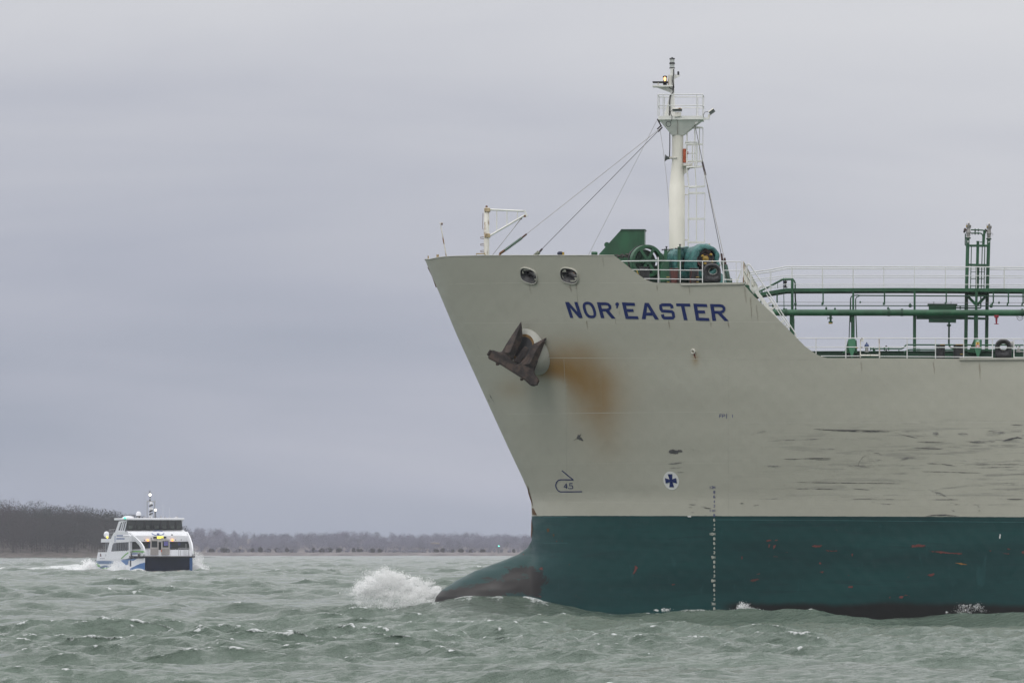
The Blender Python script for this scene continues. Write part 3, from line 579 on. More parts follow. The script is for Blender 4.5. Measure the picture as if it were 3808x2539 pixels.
def fluke(outline, ridge, v):
    mb = MB(); n = len(outline); back = [inv @ Q(zA, x, y, v + .32) for x, y in outline]; front = [inv @ Q(zA, x, y, v + .05) for x, y in outline]; rd = [inv @ Q(zA, x, y, v - .20) for x, y in ridge]
    mb.loft([back, front], False); mb.add(back, [tuple(range(n))])
    k = n // 2; vs = front + rd; fs = []
    # front faces rise from both edges to the ridge
    left, right = list(range(0, k + 1)), list(range(n - 1, k - 1, -1)); m_ = len(rd)
    for chain in (left, right):
        L_ = len(chain)
        for i in range(L_ - 1):
            r0 = n + min(m_ - 1, int(i * m_ / (L_ - 1))); r1 = n + min(m_ - 1, int((i + 1) * m_ / (L_ - 1)))
            fs.append((chain[i], chain[i + 1], r1) if r0 == r1 else (chain[i], chain[i + 1], r1, r0))
    fs.append((0, n - 1, n) if False else (0, n, n - 1))
    mb.add(vs, fs); return mb.build('fluke', M_anchor, anchor)
fluke([(380, 712), (470, 560), (590, 375), (708, 202), (722, 300), (735, 470), (700, 560), (650, 660), (600, 780), (560, 860)], [(520, 720), (610, 500), (690, 300)], VA + .02)
fluke([(700, 920), (790, 800), (870, 645), (910, 578), (1000, 535), (1134, 465), (1085, 600), (1000, 820), (915, 1022)], [(850, 905), (930, 740), (1010, 600)], VA + .02)
for x, y in ((303, 915), (708, 1168)): aprism('tripping_palm', [(x - 22, y - 25), (x + 45, y - 10), (x + 20, y + 18), (x - 15, y + 20)], VA + .1, .3, bev=.02)
for a, b in (((150, 780), (215, 672)), ((945, 1272), (1000, 1166))):
    mb = MB(); p, q = inv @ Q(zA, *a, VA + .31), inv @ Q(zA, *b, VA + .31); d = (q - p).normalized(); mb.beam(p.lerp(q, .08), p.lerp(q, .92), .66, .10, up=Vector((0, 1, 0)).cross(d)); mb.build('crown_end', M_anchor, anchor, bevel=.03)
m = Mark(); stencil(m, '6', *zA(765, 462), 7, 8, 2, 1.2)
for i, v_ in enumerate(m.mb.v): m.mb.v[i] = tuple(Vector(v_) + nn * .62 + Vector((0, 0, .02)))
m.mb.build('bolster_mark', M_letter, bol)

# ------------------------------------------------------------------ TANKER: foremast
def zat(z, x, y, v): return Q(z, x, y, v)
cb = Q(z4, 415, 900, 0); ct = Q(z3, 440, 900, 0)
zz1, zz2, zz3 = Q(z4, 415, 418, 0).z, Q(z4, 415, 120, 0).z, Q(z3, 440, 830, 0).z
M_mast = paint('cream_mast_paint', (.72, .70, .62), .45, .06, 1.5, rust=.08, rustcol=(.55, .47, .33), rsc=3.)
mast = MB(); loops = []
for z_, r_, c_ in ((Z_FC, .352, cb), (zz1 - .01, .352, cb), (zz1, .345, cb), (zz2, .255, ct), (zz3, .252, ct)):
    loops.append([Vector((c_.x + r_ * math.cos(q), r_ * math.sin(q), z_)) for q in [2 * math.pi * i / 28 for i in range(28)]])
mast = mast.loft(loops).build('foremast', M_mast, ship, 40)
def S(z, name, m_, mb, smooth=None, bevel=0, parent=None): return mb.build(name, m_, parent or mast, smooth, bevel)
V3 = .72
a, b = Q(z3, 212, 790, -V3), Q(z3, 735, 830, -V3)
S(z3, 'mast_platform', M_white, MB().bx((a.x, -V3, b.z), (b.x, V3, a.z)))
def rect(z, xl, xr, y, v): p, q = Q(z, xl, y, -v), Q(z, xr, y, -v); return [Vector((p.x, -v, p.z)), Vector((q.x, -v, p.z)), Vector((q.x, v, p.z)), Vector((p.x, v, p.z))]
S(z3, 'platform_bracket', M_white, MB().loft([rect(z3, 222, 715, 831, .66), rect(z3, 370, 508, 1012, .25)]))
S(z3, 'bracket_seam', M_rustmark, MB().tube([Q(z3, 440, 840, -.68), Q(z3, 440, 1010, -.27)], .008, 6))
rl = MB()
pxs = (208, 270, 660, 730)
for v in (-V3 + .02, V3 - .02):
    off = 0
    for y in (540, 668):
        p = Q(z3, 206, y, -V3); q = Q(z3, 733, y, -V3); rl.tube([(p.x, v, p.z), (q.x, v, p.z)], .022, 6)
    for x in pxs: p = Q(z3, x, 540, -V3); q = Q(z3, x, 792, -V3); rl.tube([(p.x, v, p.z), (p.x, v, q.z)], .02, 6)
for x in (207, 732):
    for y in (540, 668): p = Q(z3, x, y, -V3); rl.tube([(p.x, -V3 + .02, p.z), (p.x, V3 - .02, p.z)], .02, 6)
S(z3, 'platform_railing', M_white_clean, rl, 60)
S(z3, 'topmast', M_white, MB().prism([Q(z3, x, y, -.11) for x, y in ((282, 792), (345, 548), (355, 530), (355, 235), (398, 235), (400, 530), (408, 792))], (0, .22, 0)))
S(z3, 'junction_box', M_white_rusty, MB().prism([Q(z3, x, y, -.2) for x, y in ((326, 312), (364, 312), (364, 445), (326, 440))], (0, .4, 0)))
c0 = Q(z3, 375, 238, 0); k_ = (Q(z3, 375, 100, 0).z - c0.z) / 138
lan = S(z3, 'navigation_lantern', M_black, MB().lathe(c0, (0, 0, 1), [(0, .10), (2 * k_, .13), (10 * k_, .13), (12 * k_, .10)] , 16))
for y0, y1 in ((226, 182), (168, 128)): S(z3, 'lantern_lens', NT('lantern_glass').val('Base Color', (.5, .52, .5, 1)).val('Roughness', .15).m, MB().lathe(c0 + Vector((0, 0, (238 - y0) * k_)), (0, 0, 1), [(0, .105), ((y0 - y1) * k_, .105)], 16), 40, parent=lan)
for y0, y1, r_ in ((186, 166, .135), (130, 116, .13), (116, 106, .04)): S(z3, 'lantern_cap', M_black, MB().lathe(c0 + Vector((0, 0, (238 - y0) * k_)), (0, 0, 1), [(0, r_), ((y0 - y1) * k_, r_ * .85)], 16), 40, parent=lan)
S(z3, 'lamp_bracket', M_white, MB().prism([Q(z3, x, y, -.32) for x, y in ((145, 430), (378, 430), (378, 447), (145, 447))], (0, .64, 0)).prism([Q(z3, x, y, -.05) for x, y in ((172, 448), (376, 448), (376, 525))], (0, .10, 0)))
S(z3, 'lamp_screen', M_black, MB().prism([Q(z3, x, y, -.3) for x, y in ((145, 386), (325, 386), (325, 399), (145, 397))], (0, .6, 0)))
S(z3, 'screen_post', M_white_rusty, MB().tube([Q(z3, 213, 390, -.25), Q(z3, 211, 432, -.25)], .03, 6))
cl = Q(z3, 291, 430, -.1)
lam = S(z3, 'masthead_lamp', M_black, MB().lathe(cl, (0, 0, 1), [(0, .085), (.13, .085), (.135, .075), (.33, .075), (.335, .10), (.40, .09), (.42, .04)], 16), 40)
S(z3, 'lit_lens', emis('lit_masthead_lens', (1., .48, .16), 3.2), MB().ball(Q(z3, 290, 357, -.17), .085, 12, (.62, .5, 1.3)), 60, parent=lam)
S(z3, 'sensor_bracket', M_white, MB().prism([Q(z3, x, y, -.06) for x, y in ((402, 305), (468, 316), (468, 322), (402, 356))], (0, .12, 0)))
S(z3, 'light_sensor', M_black, MB().lathe(Q(z3, 447, 314, 0), (0, 0, 1), [(0, .05), (.08, .045), (.13, .05), (.17, .03)], 12), 40)
cab = MB(); cab.tube([Q(z3, x, y, -.16) for x, y in ((393, 245), (395, 300), (386, 330), (384, 380), (390, 440), (388, 510), (375, 530), (352, 555), (346, 620), (347, 700), (342, 786))], .026, 6)
cab.tube([Q(z3, x, y, -.18) for x, y in ((330, 440), (355, 470), (380, 478), (398, 455), (392, 420))], .016, 6)
cab.tube([Q(z3, x, y, -.3) for x, y in ((348, 975), (348, 1150), (344, 1265))], .024, 6)
cab.tube([Q(z3, 332 + 29 * math.cos(q), 885 + 30 * math.sin(q), -.72) for q in np.linspace(0, 2 * math.pi, 20, False)], .013, 5, closed=True)
cab.tube([Q(z3, x, y, -.8) for x, y in ((378, 720), (355, 740), (360, 770), (374, 800), (370, 845), (350, 858))], .013, 5)
cab.tube([Q(z3, x, y, -.5) for x, y in ((800, 740), (760, 745), (738, 775), (740, 808), (760, 830), (800, 815))], .013, 5)
S(z3, 'electric_cable', M_rubber, cab, 60)
def flood(px, py, w, h, tilt, v, base):
    mb = MB(); c_ = Q(z3, px, py, v); s_ = .3188 / 83.3; ct_, st_ = math.cos(tilt), math.sin(tilt)
    f = lambda x, z, y: c_ + Vector((x * ct_ - z * st_, y, x * st_ + z * ct_))
    W_, H_ = w * s_ / 2, h * s_ / 2
    mb.loft([[f(-W_, -H_, -.05), f(W_, -H_, -.05), f(W_, H_, -.05), f(-W_, H_, -.05)], [f(-W_ * .7, -H_ * .6, .22), f(W_ * .7, -H_ * .6, .22), f(W_ * .7, H_ * .8, .22), f(-W_ * .7, H_ * .8, .22)]])
    o_ = S(z3, 'floodlight', paint('floodlight_body', (.12, .14, .13), .4), mb)
    mb = MB(); mb.loft([[f(-W_ * 1.04, H_ * .75, -.14), f(W_ * 1.04, H_ * .75, -.14), f(W_ * 1.0, H_ * 1.35, -.1), f(-W_ * 1.0, H_ * 1.35, -.1)], [f(-W_ * .8, H_ * .75, .2), f(W_ * .8, H_ * .75, .2), f(W_ * .8, H_ * 1.2, .2), f(-W_ * .8, H_ * 1.2, .2)]]); S(z3, 'floodlight_hood', M_white_rusty, mb, parent=o_)
    mb = MB(); mb.prism([Q(z3, x, y, v - .02) for x, y in base], (0, .2, 0)); S(z3, 'floodlight_mount', M_white_rusty, mb, parent=o_)
flood(435, 722, 112, 36, .02, -.78, ((408, 745), (480, 745), (478, 790), (400, 800)))
flood(840, 742, 70, 44, .62, -.55, ((795, 770), (825, 765), (808, 812), (788, 812)))
S(z3, 'floodlight_bracket', M_white, MB().prism([Q(z3, x, y, -.6) for x, y in ((700, 808), (810, 808), (810, 830), (715, 832), (650, 885), (640, 872))], (0, .12, 0)))
hx = Q(z3, 292, 1278, -.1); hr = Q(z3, 372, 1280, -.1)
S(z3, 'fog_horn', paint('grey_horn_metal', (.10, .11, .11), .4, metal=.3), MB().lathe(hx, hr - hx, [(0, .155), (.02, .15), (.06, .11), (.13, .07), (.24, .045), (.31, .04)], 18), 40)
S(z3, 'horn_bracket', M_white_rusty, MB().tube([Q(z3, 345, 1278, -.18), Q(z3, 430, 1276, -.3)], .025, 6).bx(Q(z3, 345, 1290, -.15), Q(z3, 370, 1262, -.05)))
S(z3, 'fog_bell', M_redor, MB().prism([Q(z3, x, y, -.18) for x, y in ((504, 1170), (540, 1170), (540, 1335), (504, 1335))], (0, .3, 0)), bevel=.03)
S(z3, 'bell_dome', M_red, MB().ball(Q(z3, 545, 1220, -.03), .085, 10), 60)
# ladders with safety cage, seen edge-on aft of the mast
ld = MB(); hoop = MB()
def lad(za, ya, xa, zb_, yb_, xb):
    a_, b_ = Q(za, xa, ya, 0), Q(zb_, xb, yb_, 0)
    for v in (-.2, .2): ld.tube([(a_.x, v, a_.z), (b_.x, v, b_.z)], .028, 6)
    n_ = int((b_ - a_).length / .3)
    for i in range(n_ + 1): p = a_.lerp(b_, i / n_); ld.tube([(p.x, -.2, p.z), (p.x, .2, p.z)], .012, 5)
lad(z4, 1075, 541, z4, 438, 545); lad(z4, 402, 549, z4, 150, 520); lad(z3, 1400, 546, z3, 980, 548)
S(z4, 'mast_ladder', M_white, ld, 60)
def hp(z, y, xa, xb, yb=None, r_=.022):
    a_ = Q(z, xa, y, 0); b_ = Q(z, xb, yb or y, 0); pts = []
    for q in np.linspace(-math.pi / 2, math.pi / 2, 13): f = max(0, math.cos(q)); pts.append((a_.x + (b_.x - a_.x) * f, .33 * math.sin(q), a_.z + (b_.z - a_.z) * f))
    hoop.loft([[Vector(p) + Vector((0, 0, .03)), Vector(p) - Vector((0, 0, .03)), Vector(p) + Vector((-.012, 0, -.03)), Vector(p) + Vector((-.012, 0, .03))] for p in pts])
for y in (1029, 766, 477): hp(z4, y, 541, 730)
hp(z4, 411, 549, 730, 402); hp(z3, 1392, 545, 735, 1378)
for y in (1318, 1120, 925): hp(z3, y, 545, 735)
def strap(z0, pts, v): hoop.tube([Q(z0, x, y, 0) + Vector((0, v, 0)) for x, y in pts], .018, 5)
for v in (-.27, .27): strap(z4, ((633, 1030), (634, 478)), v); strap(z4, ((633, 475), (618, 190)), v); strap(z3, ((640, 1390), (640, 925)), v)
strap(z4, ((726, 1030), (728, 477)), 0); strap(z4, ((730, 404), (722, 230)), 0); strap(z3, ((734, 1318), (735, 925)), 0); strap(z3, ((690, 1318), (693, 925)), .2)
S(z4, 'ladder_cage', M_white, hoop, 60)
so = MB()
for y, x in ((1003, 541), (496, 545), (403, 549)): so.tube([Q(z4, 495, y, 0), Q(z4, x, y, 0)], .025, 6)
so.tube([Q(z3, 498, 1283, 0), Q(z3, 545, 1283, 0)], .03, 6); so.tube([Q(z3, 498, 1428, 0), Q(z3, 548, 1428, 0)], .03, 6)
so.prism([Q(z3, x, y, -.3) for x, y in ((505, 1370), (610, 1372), (605, 1340), (505, 1345))], (0, .6, 0)); so.prism([Q(z3, x, y, -.03) for x, y in ((508, 1372), (606, 1372), (560, 1430), (514, 1470))], (0, .06, 0))
S(z3, 'ladder_rest', M_white_rusty, so)
rr = MB()
for v in (-.3, .3):
    rr.tube([Q(z3, 610, 1345, 0) + Vector((0, v, 0)), Q(z3, 612, 1105, 0) + Vector((0, v, 0))], .02, 5); rr.tube([Q(z3, 526, 1100, 0) + Vector((0, v, 0)), Q(z3, 665, 1096, 0) + Vector((0, v, 0)), Q(z3, 660, 1370, 0) + Vector((0, v, 0))], .024, 5); rr.tube([Q(z3, 560, 1225, 0) + Vector((0, v, 0)), Q(z3, 655, 1225, 0) + Vector((0, v, 0))], .012, 5)
rr.tube([Q(z3, 526, 1100, -.3), Q(z3, 524, 1170, -.3)], .015, 5)
S(z3, 'rest_railing', M_white, rr, 60)

# stays
def stay(pts, r, m_, name='stay_wire'): return MB().tube(pts, r, 6).build(name, m_, ship, 60)
def served(pts, r, name='turnbuckle', m_=None):
    o_ = MB().tube(pts, r, 8).build(name, m_ or M_rope_net, ship, 60)
    mb = MB(); a_, b_ = Vector(pts[0]), Vector(pts[-1]); n_ = 16; d = (b_ - a_).normalized()
    for i in range(n_): c_ = a_.lerp(b_, (i + .5) / n_); mb.lathe(c_ - d * .02, d, [(0, r * 1.02), (.012, r * 1.35), (.024, r * 1.02)], 8)
    mb.build('serving_rope', paint('pale_serving_rope', (.32, .33, .27), .8), o_)
m0 = Q(z3, 250, 925, -.4); m1 = Q(z3, 238, 940, .4)
stay([m0, Q(z1, 812, 285, -3.2)], .011, M_wire_lt); served([Q(z1, 775, 315, -3.2), Q(z1, 645, 410, -3.3)], .055)
stay([Q(z1, 812, 285, -3.2), Q(z1, 775, 315, -3.2)], .04, paint('rusty_shackle', (.10, .05, .035), .7)); stay([Q(z1, 645, 410, -3.3), Q(z1, 612, 432, -3.3), Q(z1, 606, 460, -3.3)], .06, M_rustmark, 'stay_shackle')
stay([m1, Q(z1, 930, 397, 3.)], .0125, M_wire); stay([Q(z1, 930, 397, 3.), Q(z1, 905, 425, 3.)], .05, paint('dark_shackle', (.05, .035, .04), .7), 'stay_shackle'); served([Q(z1, 905, 422, 3.), Q(z1, 862, 462, 3.)], .075)
stay([Q(z3, 195, 845, .2), Q(z2, 95, 565, 1.)], .008, M_wire_lt); stay([Q(z3, 236, 960, .1), Q(z4, 262, 0, .1), Q(z4, 300, 330, .1), Q(z4, 328, 660, .1), Q(z4, 330, 1095, .1)], .008, M_wire_lt)
for p, q in (((202, 825), (250, 915)), ((250, 900), (200, 945)), ((262, 920), (212, 975))): stay([Q(z3, *p, -.45), Q(z3, *q, -.45)], .032, M_chain, 'stay_shackle')
for v, base in ((-3.6, (1003, 1485)), (3.6, (970, 1490))):
    s_ = -1 if v < 0 else 1
    top = Q(z3, 640, 885, s_ * .5); mid = Q(z4, 716, 200, v * .25) ; lo = Q(z4, 948 if v < 0 else 912, 1220 if v < 0 else 1170, v * .9)
    stay([top, mid], .014, M_wire); stay([Q(z4, 700, 130, v * .22), mid, Q(z4, 735, 275, v * .28)], .045, M_chain, 'stay_shackle'); stay([mid, lo], .014, M_wire if v > 0 else M_wire_lt)
    stay([lo + Vector((0, 0, .06)), lo + Vector((.05, 0, -.28))], .05, paint('brown_shackle', (.07, .03, .025), .7), 'stay_shackle'); served([lo + Vector((.04, 0, -.25)), Q(z4, base[0], base[1], v)], .075)
for v in (-.4, .4): stay([Q(z3, 640, 875, v), Q(z3, 632, 910, v)], .05, M_rustmark, 'stay_shackle')

# ------------------------------------------------------------------ TANKER: jib crane and staff on the bow
pc = Q(z1, 508, 300, -1.0)
jb = MB(); top = Q(z1, 508, 86, -1.0); jb.lathe((pc.x, pc.y, Z_FC), (0, 0, 1), [(0, .122), (top.z - Z_FC - .03, .122), (top.z - Z_FC, .10)], 20)
jib = jb.build('jib_crane', M_white_rusty, ship, 40)
tz = Q(z1, 508, 78, -1).z
MB().lathe((pc.x, pc.y, top.z), (0, 0, 1), [(0, .05), (.07, .05), (.09, .03)], 10).build('crane_cap', M_rustmark, jib)
for y0, y1 in ((88, 118), (282, 312)): a_, b_ = Q(z1, 491, y1, -1.16), Q(z1, 533, y0, -1.16); MB().bx((a_.x, -1.17, a_.z), (b_.x, -.83, b_.z)).build('crane_hinge', paint('rusty_hinge', (.42, .33, .20), .6, .3, 6., rust=.2), jib, bevel=.02)
MB().tube([Q(z1, 530, 101, -1), Q(z1, 800, 113, -1)], .043, 8).tube([Q(z1, 532, 299, -1), Q(z1, 640, 236, -1), Q(z1, 806, 138, -1)], .046, 8).build('crane_boom', M_white, jib, 60)
for x, a_, b_ in ((585, 103, 266), (662, 107, 222), (742, 110, 175)): MB().tube([Q(z1, x, a_, -1), Q(z1, x, b_, -1)], .026, 6).build('boom_strut', M_white, jib, 60)
MB().prism([Q(z1, x, y, -1.04) for x, y in ((783, 106), (798, 104), (821, 146), (806, 158), (788, 158), (800, 128))], (0, .08, 0)).build('boom_head', M_white, jib)
MB().lathe(Q(z1, 797, 150, -1.07), (0, 1, 0), [(0, .05), (.14, .05)], 12).build('hoist_sheave', M_rustmark, jib)
hw = MB(); hw.tube([Q(z1, 772, 168, -1), Q(z1, 552, 446, -.9), Q(z1, 545, 460, -.9)], .012, 5); hw.tube([Q(z1, 765, 172, -1), Q(z1, 700, 260, -1)], .012, 5); hw.build('hoist_wire', M_wire_lt, jib)
MB().beam(Q(z1, 774, 160, -1), Q(z1, 768, 176, -1), .05, .06).build('hoist_hook', M_chain, jib)
ru_ = MB()
for y in (315, 367, 417): ru_.tube([Q(z1, 488, y + 6, -1.1), Q(z1, 462, y + 4, -1.1), Q(z1, 460, y - 4, -1.1), Q(z1, 488, y - 8, -1.1)], .013, 5)
ru_.tube([Q(z1, 480, 128, -1), Q(z1, 478, 248, -1), Q(z1, 486, 250, -1)], .011, 5); ru_.build('crane_rung', M_rustmark, jib)
MB().tube([Q(z1, 430, 455, -1.2), Q(z1, 430, 435, -1.2), Q(z1, 496, 434, -1.2), Q(z1, 497, 458, -1.2)], .022, 6).build('bow_handrail', M_yellow, ship)
st = MB().tube([Q(z1, 206, 470, 0), Q(z1, 180, 330, 0), Q(z1, 158, 205, 0)], [.03, .027, .022], 8).build('jackstaff', M_white_rusty, ship, 60)
MB().tube([Q(z1, 151, 203, 0), Q(z1, 177, 201, 0)], .018, 6).build('staff_arm', M_white_rusty, st)
MB().bx(Q(z1, 165, 217, -.06), Q(z1, 176, 203, .06)).build('staff_lamp', M_rustmark, st)
# ------------------------------------------------------------------ TANKER: anchor windlass and mooring winch
BET = R(20); AX = Vector((math.sin(BET), -math.cos(BET), 0))        # shaft direction, towards the viewer
VW = -4.2
K2 = .2976 / 85.0                                                    # metres per z2 pixel at the winches
def at2(x, y, v): return Q(z2, x, y, v)
wf = MB()
wf.bx((at2(600, 0, VW).x, VW - .6, Z_FC), (at2(1700, 0, VW).x, VW + 2.2, Z_FC + .18))
wl_ = wf.build('anchor_windlass', M_green_dk, ship)
def W_(name, m_, mb, smooth=40, bevel=0, parent=None): return mb.build(name, m_, parent or wl_, smooth, bevel)
# angular green housing (chain stopper hood) behind the wheel
hood = MB().prism([at2(x, y, VW + 2.4) for x, y in ((205, 580), (505, 247), (802, 247), (795, 262), (793, 760), (205, 760))], (0, 1.1, 0)); hd = hood.build('chain_hood', M_green, ship)
MB().prism([at2(x, y, VW + 2.35) for x, y in ((500, 243), (806, 243), (806, 255), (500, 255))], (0, 1.2, 0)).build('hood_edge', M_green_dk, hd)
MB().lathe(at2(325, 438, VW + 2.5), (0, 1, 0), [(0, 34 * K2), (.5, 34 * K2)], 18).build('hood_roller', M_green, hd, 40)
MB().lathe(at2(132, 548, VW + 2.2), (1, 0, 0), [(0, 24 * K2), (.03, 27 * K2), (.22, 24 * K2), (.27, 20 * K2)], 14).build('hood_vent', M_green, hd, 40)
# wheel: rim, spokes, hub
wc = at2(835, 640, VW - .55); ro = 204 * K2
W_('wheel_rim', M_green, MB().lathe(wc - AX * .42, AX, [(0, ro * .97), (.02, ro), (.40, ro), (.42, ro * .985), (.42, ro * .82), (.40, ro * .80), (.02, ro * .80), (0, ro * .82), (0, ro * .97)], 44, False), 40)
W_('brake_band', M_black, MB().lathe(wc - AX * .56, AX, [(0, ro * .9), (0, ro * 1.04), (.10, ro * 1.04), (.10, ro * .9)], 40, False), 40)
e1 = Vector((0, 0, 1)); e2 = AX.cross(e1).normalized()
sp = MB()
for q in [R(33 + 60 * i) for i in range(6)]:
    d = e1 * math.cos(q) + e2 * math.sin(q); sp.beam(wc + d * .12, wc + d * ro * .84, .12, .07, up=AX)
W_('wheel_spokes', M_green, sp, None)
W_('wheel_web', M_green_dk, MB().lathe(wc - AX * .40, AX, [(0, .1), (0, ro * .62), (.05, ro * .62), (.05, .1)], 30, False), 40)
W_('gear_boss', M_green_dk, MB().lathe(wc - AX * .4, AX, [(0, .22), (.3, .22), (.34, .18), (.46, .16), (.47, 0)], 20), 40)
W_('gypsy', M_green_dk, MB().lathe(wc - AX * 1.1, AX, [(0, ro * .7), (.1, ro * .75), (.25, ro * .55), (.4, ro * .55), (.55, ro * .75), (.62, ro * .7)], 30), 40)
for x0_, x1_, y0_, y1_, v in ((985, 1100, 490, 760, VW + .3), (1070, 1130, 520, 790, VW + .5)):
    W_('gear_case', M_green_dk, MB().prism([at2(x, y, v) for x, y in ((x0_ - 60, 900), (x0_, y0_ + 40), (x0_ + 30, y0_ + 55), (x1_, y0_ + 150), (x1_ + 10, 900))], (0, .5, 0)), bevel=.04)
W_('gear_guard', M_green, MB().lathe(at2(1150, 650, VW + 1.2), AX, [(0, .52), (.02, .56), (.3, .56), (.32, .52)], 36), 40)
W_('winch_base', M_green_dk, MB().prism([at2(x, y, VW) for x, y in ((690, 905), (700, 740), (850, 700), (990, 695), (1000, 640), (1060, 600), (1120, 700), (1700, 760), (1700, 905))], (0, .9, 0)), bevel=.03)
for x, yt, yb_, lx0, lx1, ly in ((1060, 488, 800, 1018, 1150, 497), (1229, 462, 800, 1185, 1335, 482)):
    p_ = W_('brake_post', M_green, MB().beam(at2(x, yt, VW - .9), at2(x, yb_, VW - .9), 31 * K2, .14), None, .01)
    W_('brake_lever', M_black, MB().tube([at2(lx0, ly + 4, VW - .95), at2(lx1, ly - 4, VW - .95)], .022, 8).ball(at2(lx0, ly + 4, VW - .95), .035, 8), 60, parent=p_)
    W_('brake_screw', M_black, MB().lathe(at2(x + 10, yt - 8, VW - .9) - Vector((0, 0, .05)), (0, 0, 1), [(0, .03), (.1, .03), (.1, .05), (.13, .05)], 8), 40, parent=p_)
W_('bevel_cover', M_green, MB().prism([at2(x, y, VW - .95) for x, y in ((985, 900), (1000, 700), (1040, 640), (1100, 640), (1115, 900))], (0, .4, 0)), bevel=.03)
# drums
d2 = at2(1565, 612, VW - 1.75)
W_('mooring_drum', M_blackred, MB().lathe(d2 - AX * 1.6, AX, [(0, .60), (.06, .62), (.1, .3), (1.3, .3), (1.35, .33), (1.4, .40), (1.5, .40), (1.5, .36), (1.42, .12)], 32), 40)
hb = W_('drum_hub', M_yellow, MB().lathe(d2 - AX * .13, AX, [(0, 37 * K2), (.10, 37 * K2), (.12, 30 * K2), (.14, 10 * K2), (.16, 9 * K2), (.16, 0)], 24), 40)
W_('drum_ring', M_black, MB().lathe(d2 - AX * .2, AX, [(0, 95 * K2), (.08, 97 * K2), (.12, 85 * K2), (.06, 70 * K2)], 30, False), 40)
for x, y in ((1520, 578), (1625, 560), (1552, 672), (1640, 648)): W_('hub_handle', M_yellow, MB().lathe(at2(x, y, VW - 1.95) - AX * .08, AX, [(0, .045), (.12, .055), (.18, .04)], 10), 40, parent=hb)
W_('drum_crank', M_yellow, MB().tube([at2(1575, 448, VW - .3), at2(1580, 432, VW - .3), at2(1616, 431, VW - .3)], .02, 6), 60)
# tarpaulins: wrinkled covers, things of their own
t = NT('teal_tarpaulin'); tn = t.noise((1, 1, 1), 3.5, 6, .6, 1.2); t.col(t.mix(t.rng(tn, .3, .7), (.012, .085, .085), (.045, .19, .175))); t.val('Roughness', .42)
t.bump(t.noise((1, 1, 1), 7, 5, .6, 1.5), .9, .06); M_tarp = t.m
def wr(p, a, f): return a * (math.sin(f * p.x * 1.3 + 2 * math.sin(f * p.z)) + math.sin(f * 1.7 * p.z + 1.5 * math.sin(f * 1.1 * p.y)) + .6 * math.sin(f * 2.9 * (p.x + p.z) + p.y * 3))
def tarp_cover(label, c0, prof, open_end, skirt):
    ax = AX; x = e1; y = ax.cross(e1).normalized(); loops = []; n_ = 64
    for t_, r_ in prof:
        L_ = []
        for k in range(n_):
            q = 2 * math.pi * k / n_; d = x * math.cos(q) + y * math.sin(q)
            rr_ = r_ + .012 * math.sin(9 * q + 5 * t_) + .02 * math.sin(5 * q - 9 * t_)
            if math.cos(q) < -.2: rr_ = rr_ + skirt * (-.2 - math.cos(q))           # hangs below the drum
            p_ = c0 + ax * t_ + d * rr_; p_ = p_ + d * wr(p_, .012, 6); p_.z = max(p_.z, Z_FC + .2); L_.append(p_)
        loops.append(L_)
    mb = MB().loft(loops, False)
    inv_ = Matrix.Translation(-c0); mb.v = [tuple(inv_ @ Vector(q)) for q in mb.v]
    o_ = mb.build('tarpaulin', M_tarp, None, 75); o_.location = ship.matrix_basis @ c0; o_.rotation_euler = (0, 0, -PHI)
    so = o_.modifiers.new('cloth', 'SOLIDIFY'); so.thickness = .012; return tag(o_, label, 'tarpaulin')
ship_m = Matrix.Translation(ST) @ Matrix.Rotation(-PHI, 4, 'Z')
ship.matrix_basis = ship_m
R2 = 190 * K2
tarp_cover('crumpled teal tarpaulin over the large winch drum, open at the yellow hub', at2(1570, 612, VW - 1.7), [(-1.25, .2), (-1.22, R2 * .9), (-1.15, R2), (-.9, R2 * 1.01), (-.6, R2 * .985), (-.35, R2 * 1.01), (-.12, R2 * .97), (0, R2 * .9), (.05, R2 * .76), (.05, R2 * .66), (-.03, R2 * .62)], True, .25)
tarp_cover('smaller teal tarpaulin on the winch drum between the two green brake posts', at2(1270, 640, VW - .1), [(-.6, .2), (-.58, .55), (-.5, .62), (-.3, .58), (0, .60), (.25, .57), (.5, .60), (.62, .55), (.64, .2)], True, .3)
mb = MB(); c_ = at2(1712, 905, VW - 1.0)
for a_ in [0]:
    loops = []
    for h_, r_ in ((0, .42), (.25, .40), (.5, .34), (.72, .24), (.86, .12), (.92, .01)): loops.append([Vector(((r_ + .03 * math.sin(6 * q + h_ * 8)) * math.cos(q) * 1.1, (r_ + .03 * math.sin(5 * q)) * math.sin(q), h_ + (.22 * math.cos(q - 2.6) * h_))) for q in [2 * math.pi * k / 32 for k in range(32)]])
    mb.loft(loops)
o_ = mb.build('tarpaulin', M_tarp, None, 75); o_.location = ship_m @ Vector((c_.x, c_.y, Z_FC + .01)); o_.rotation_euler = (0, 0, -PHI); tag(o_, 'small teal tarpaulin hood on the deck just aft of the black roller chock', 'tarpaulin')
MB().beam(at2(1690, 655, VW - 1.5), at2(1708, 690, VW - 1.5), .03, .03).beam(at2(1705, 692, VW - 1.5), at2(1748, 694, VW - 1.5), .03, .03).build('control_lever', M_yellow, wl_)
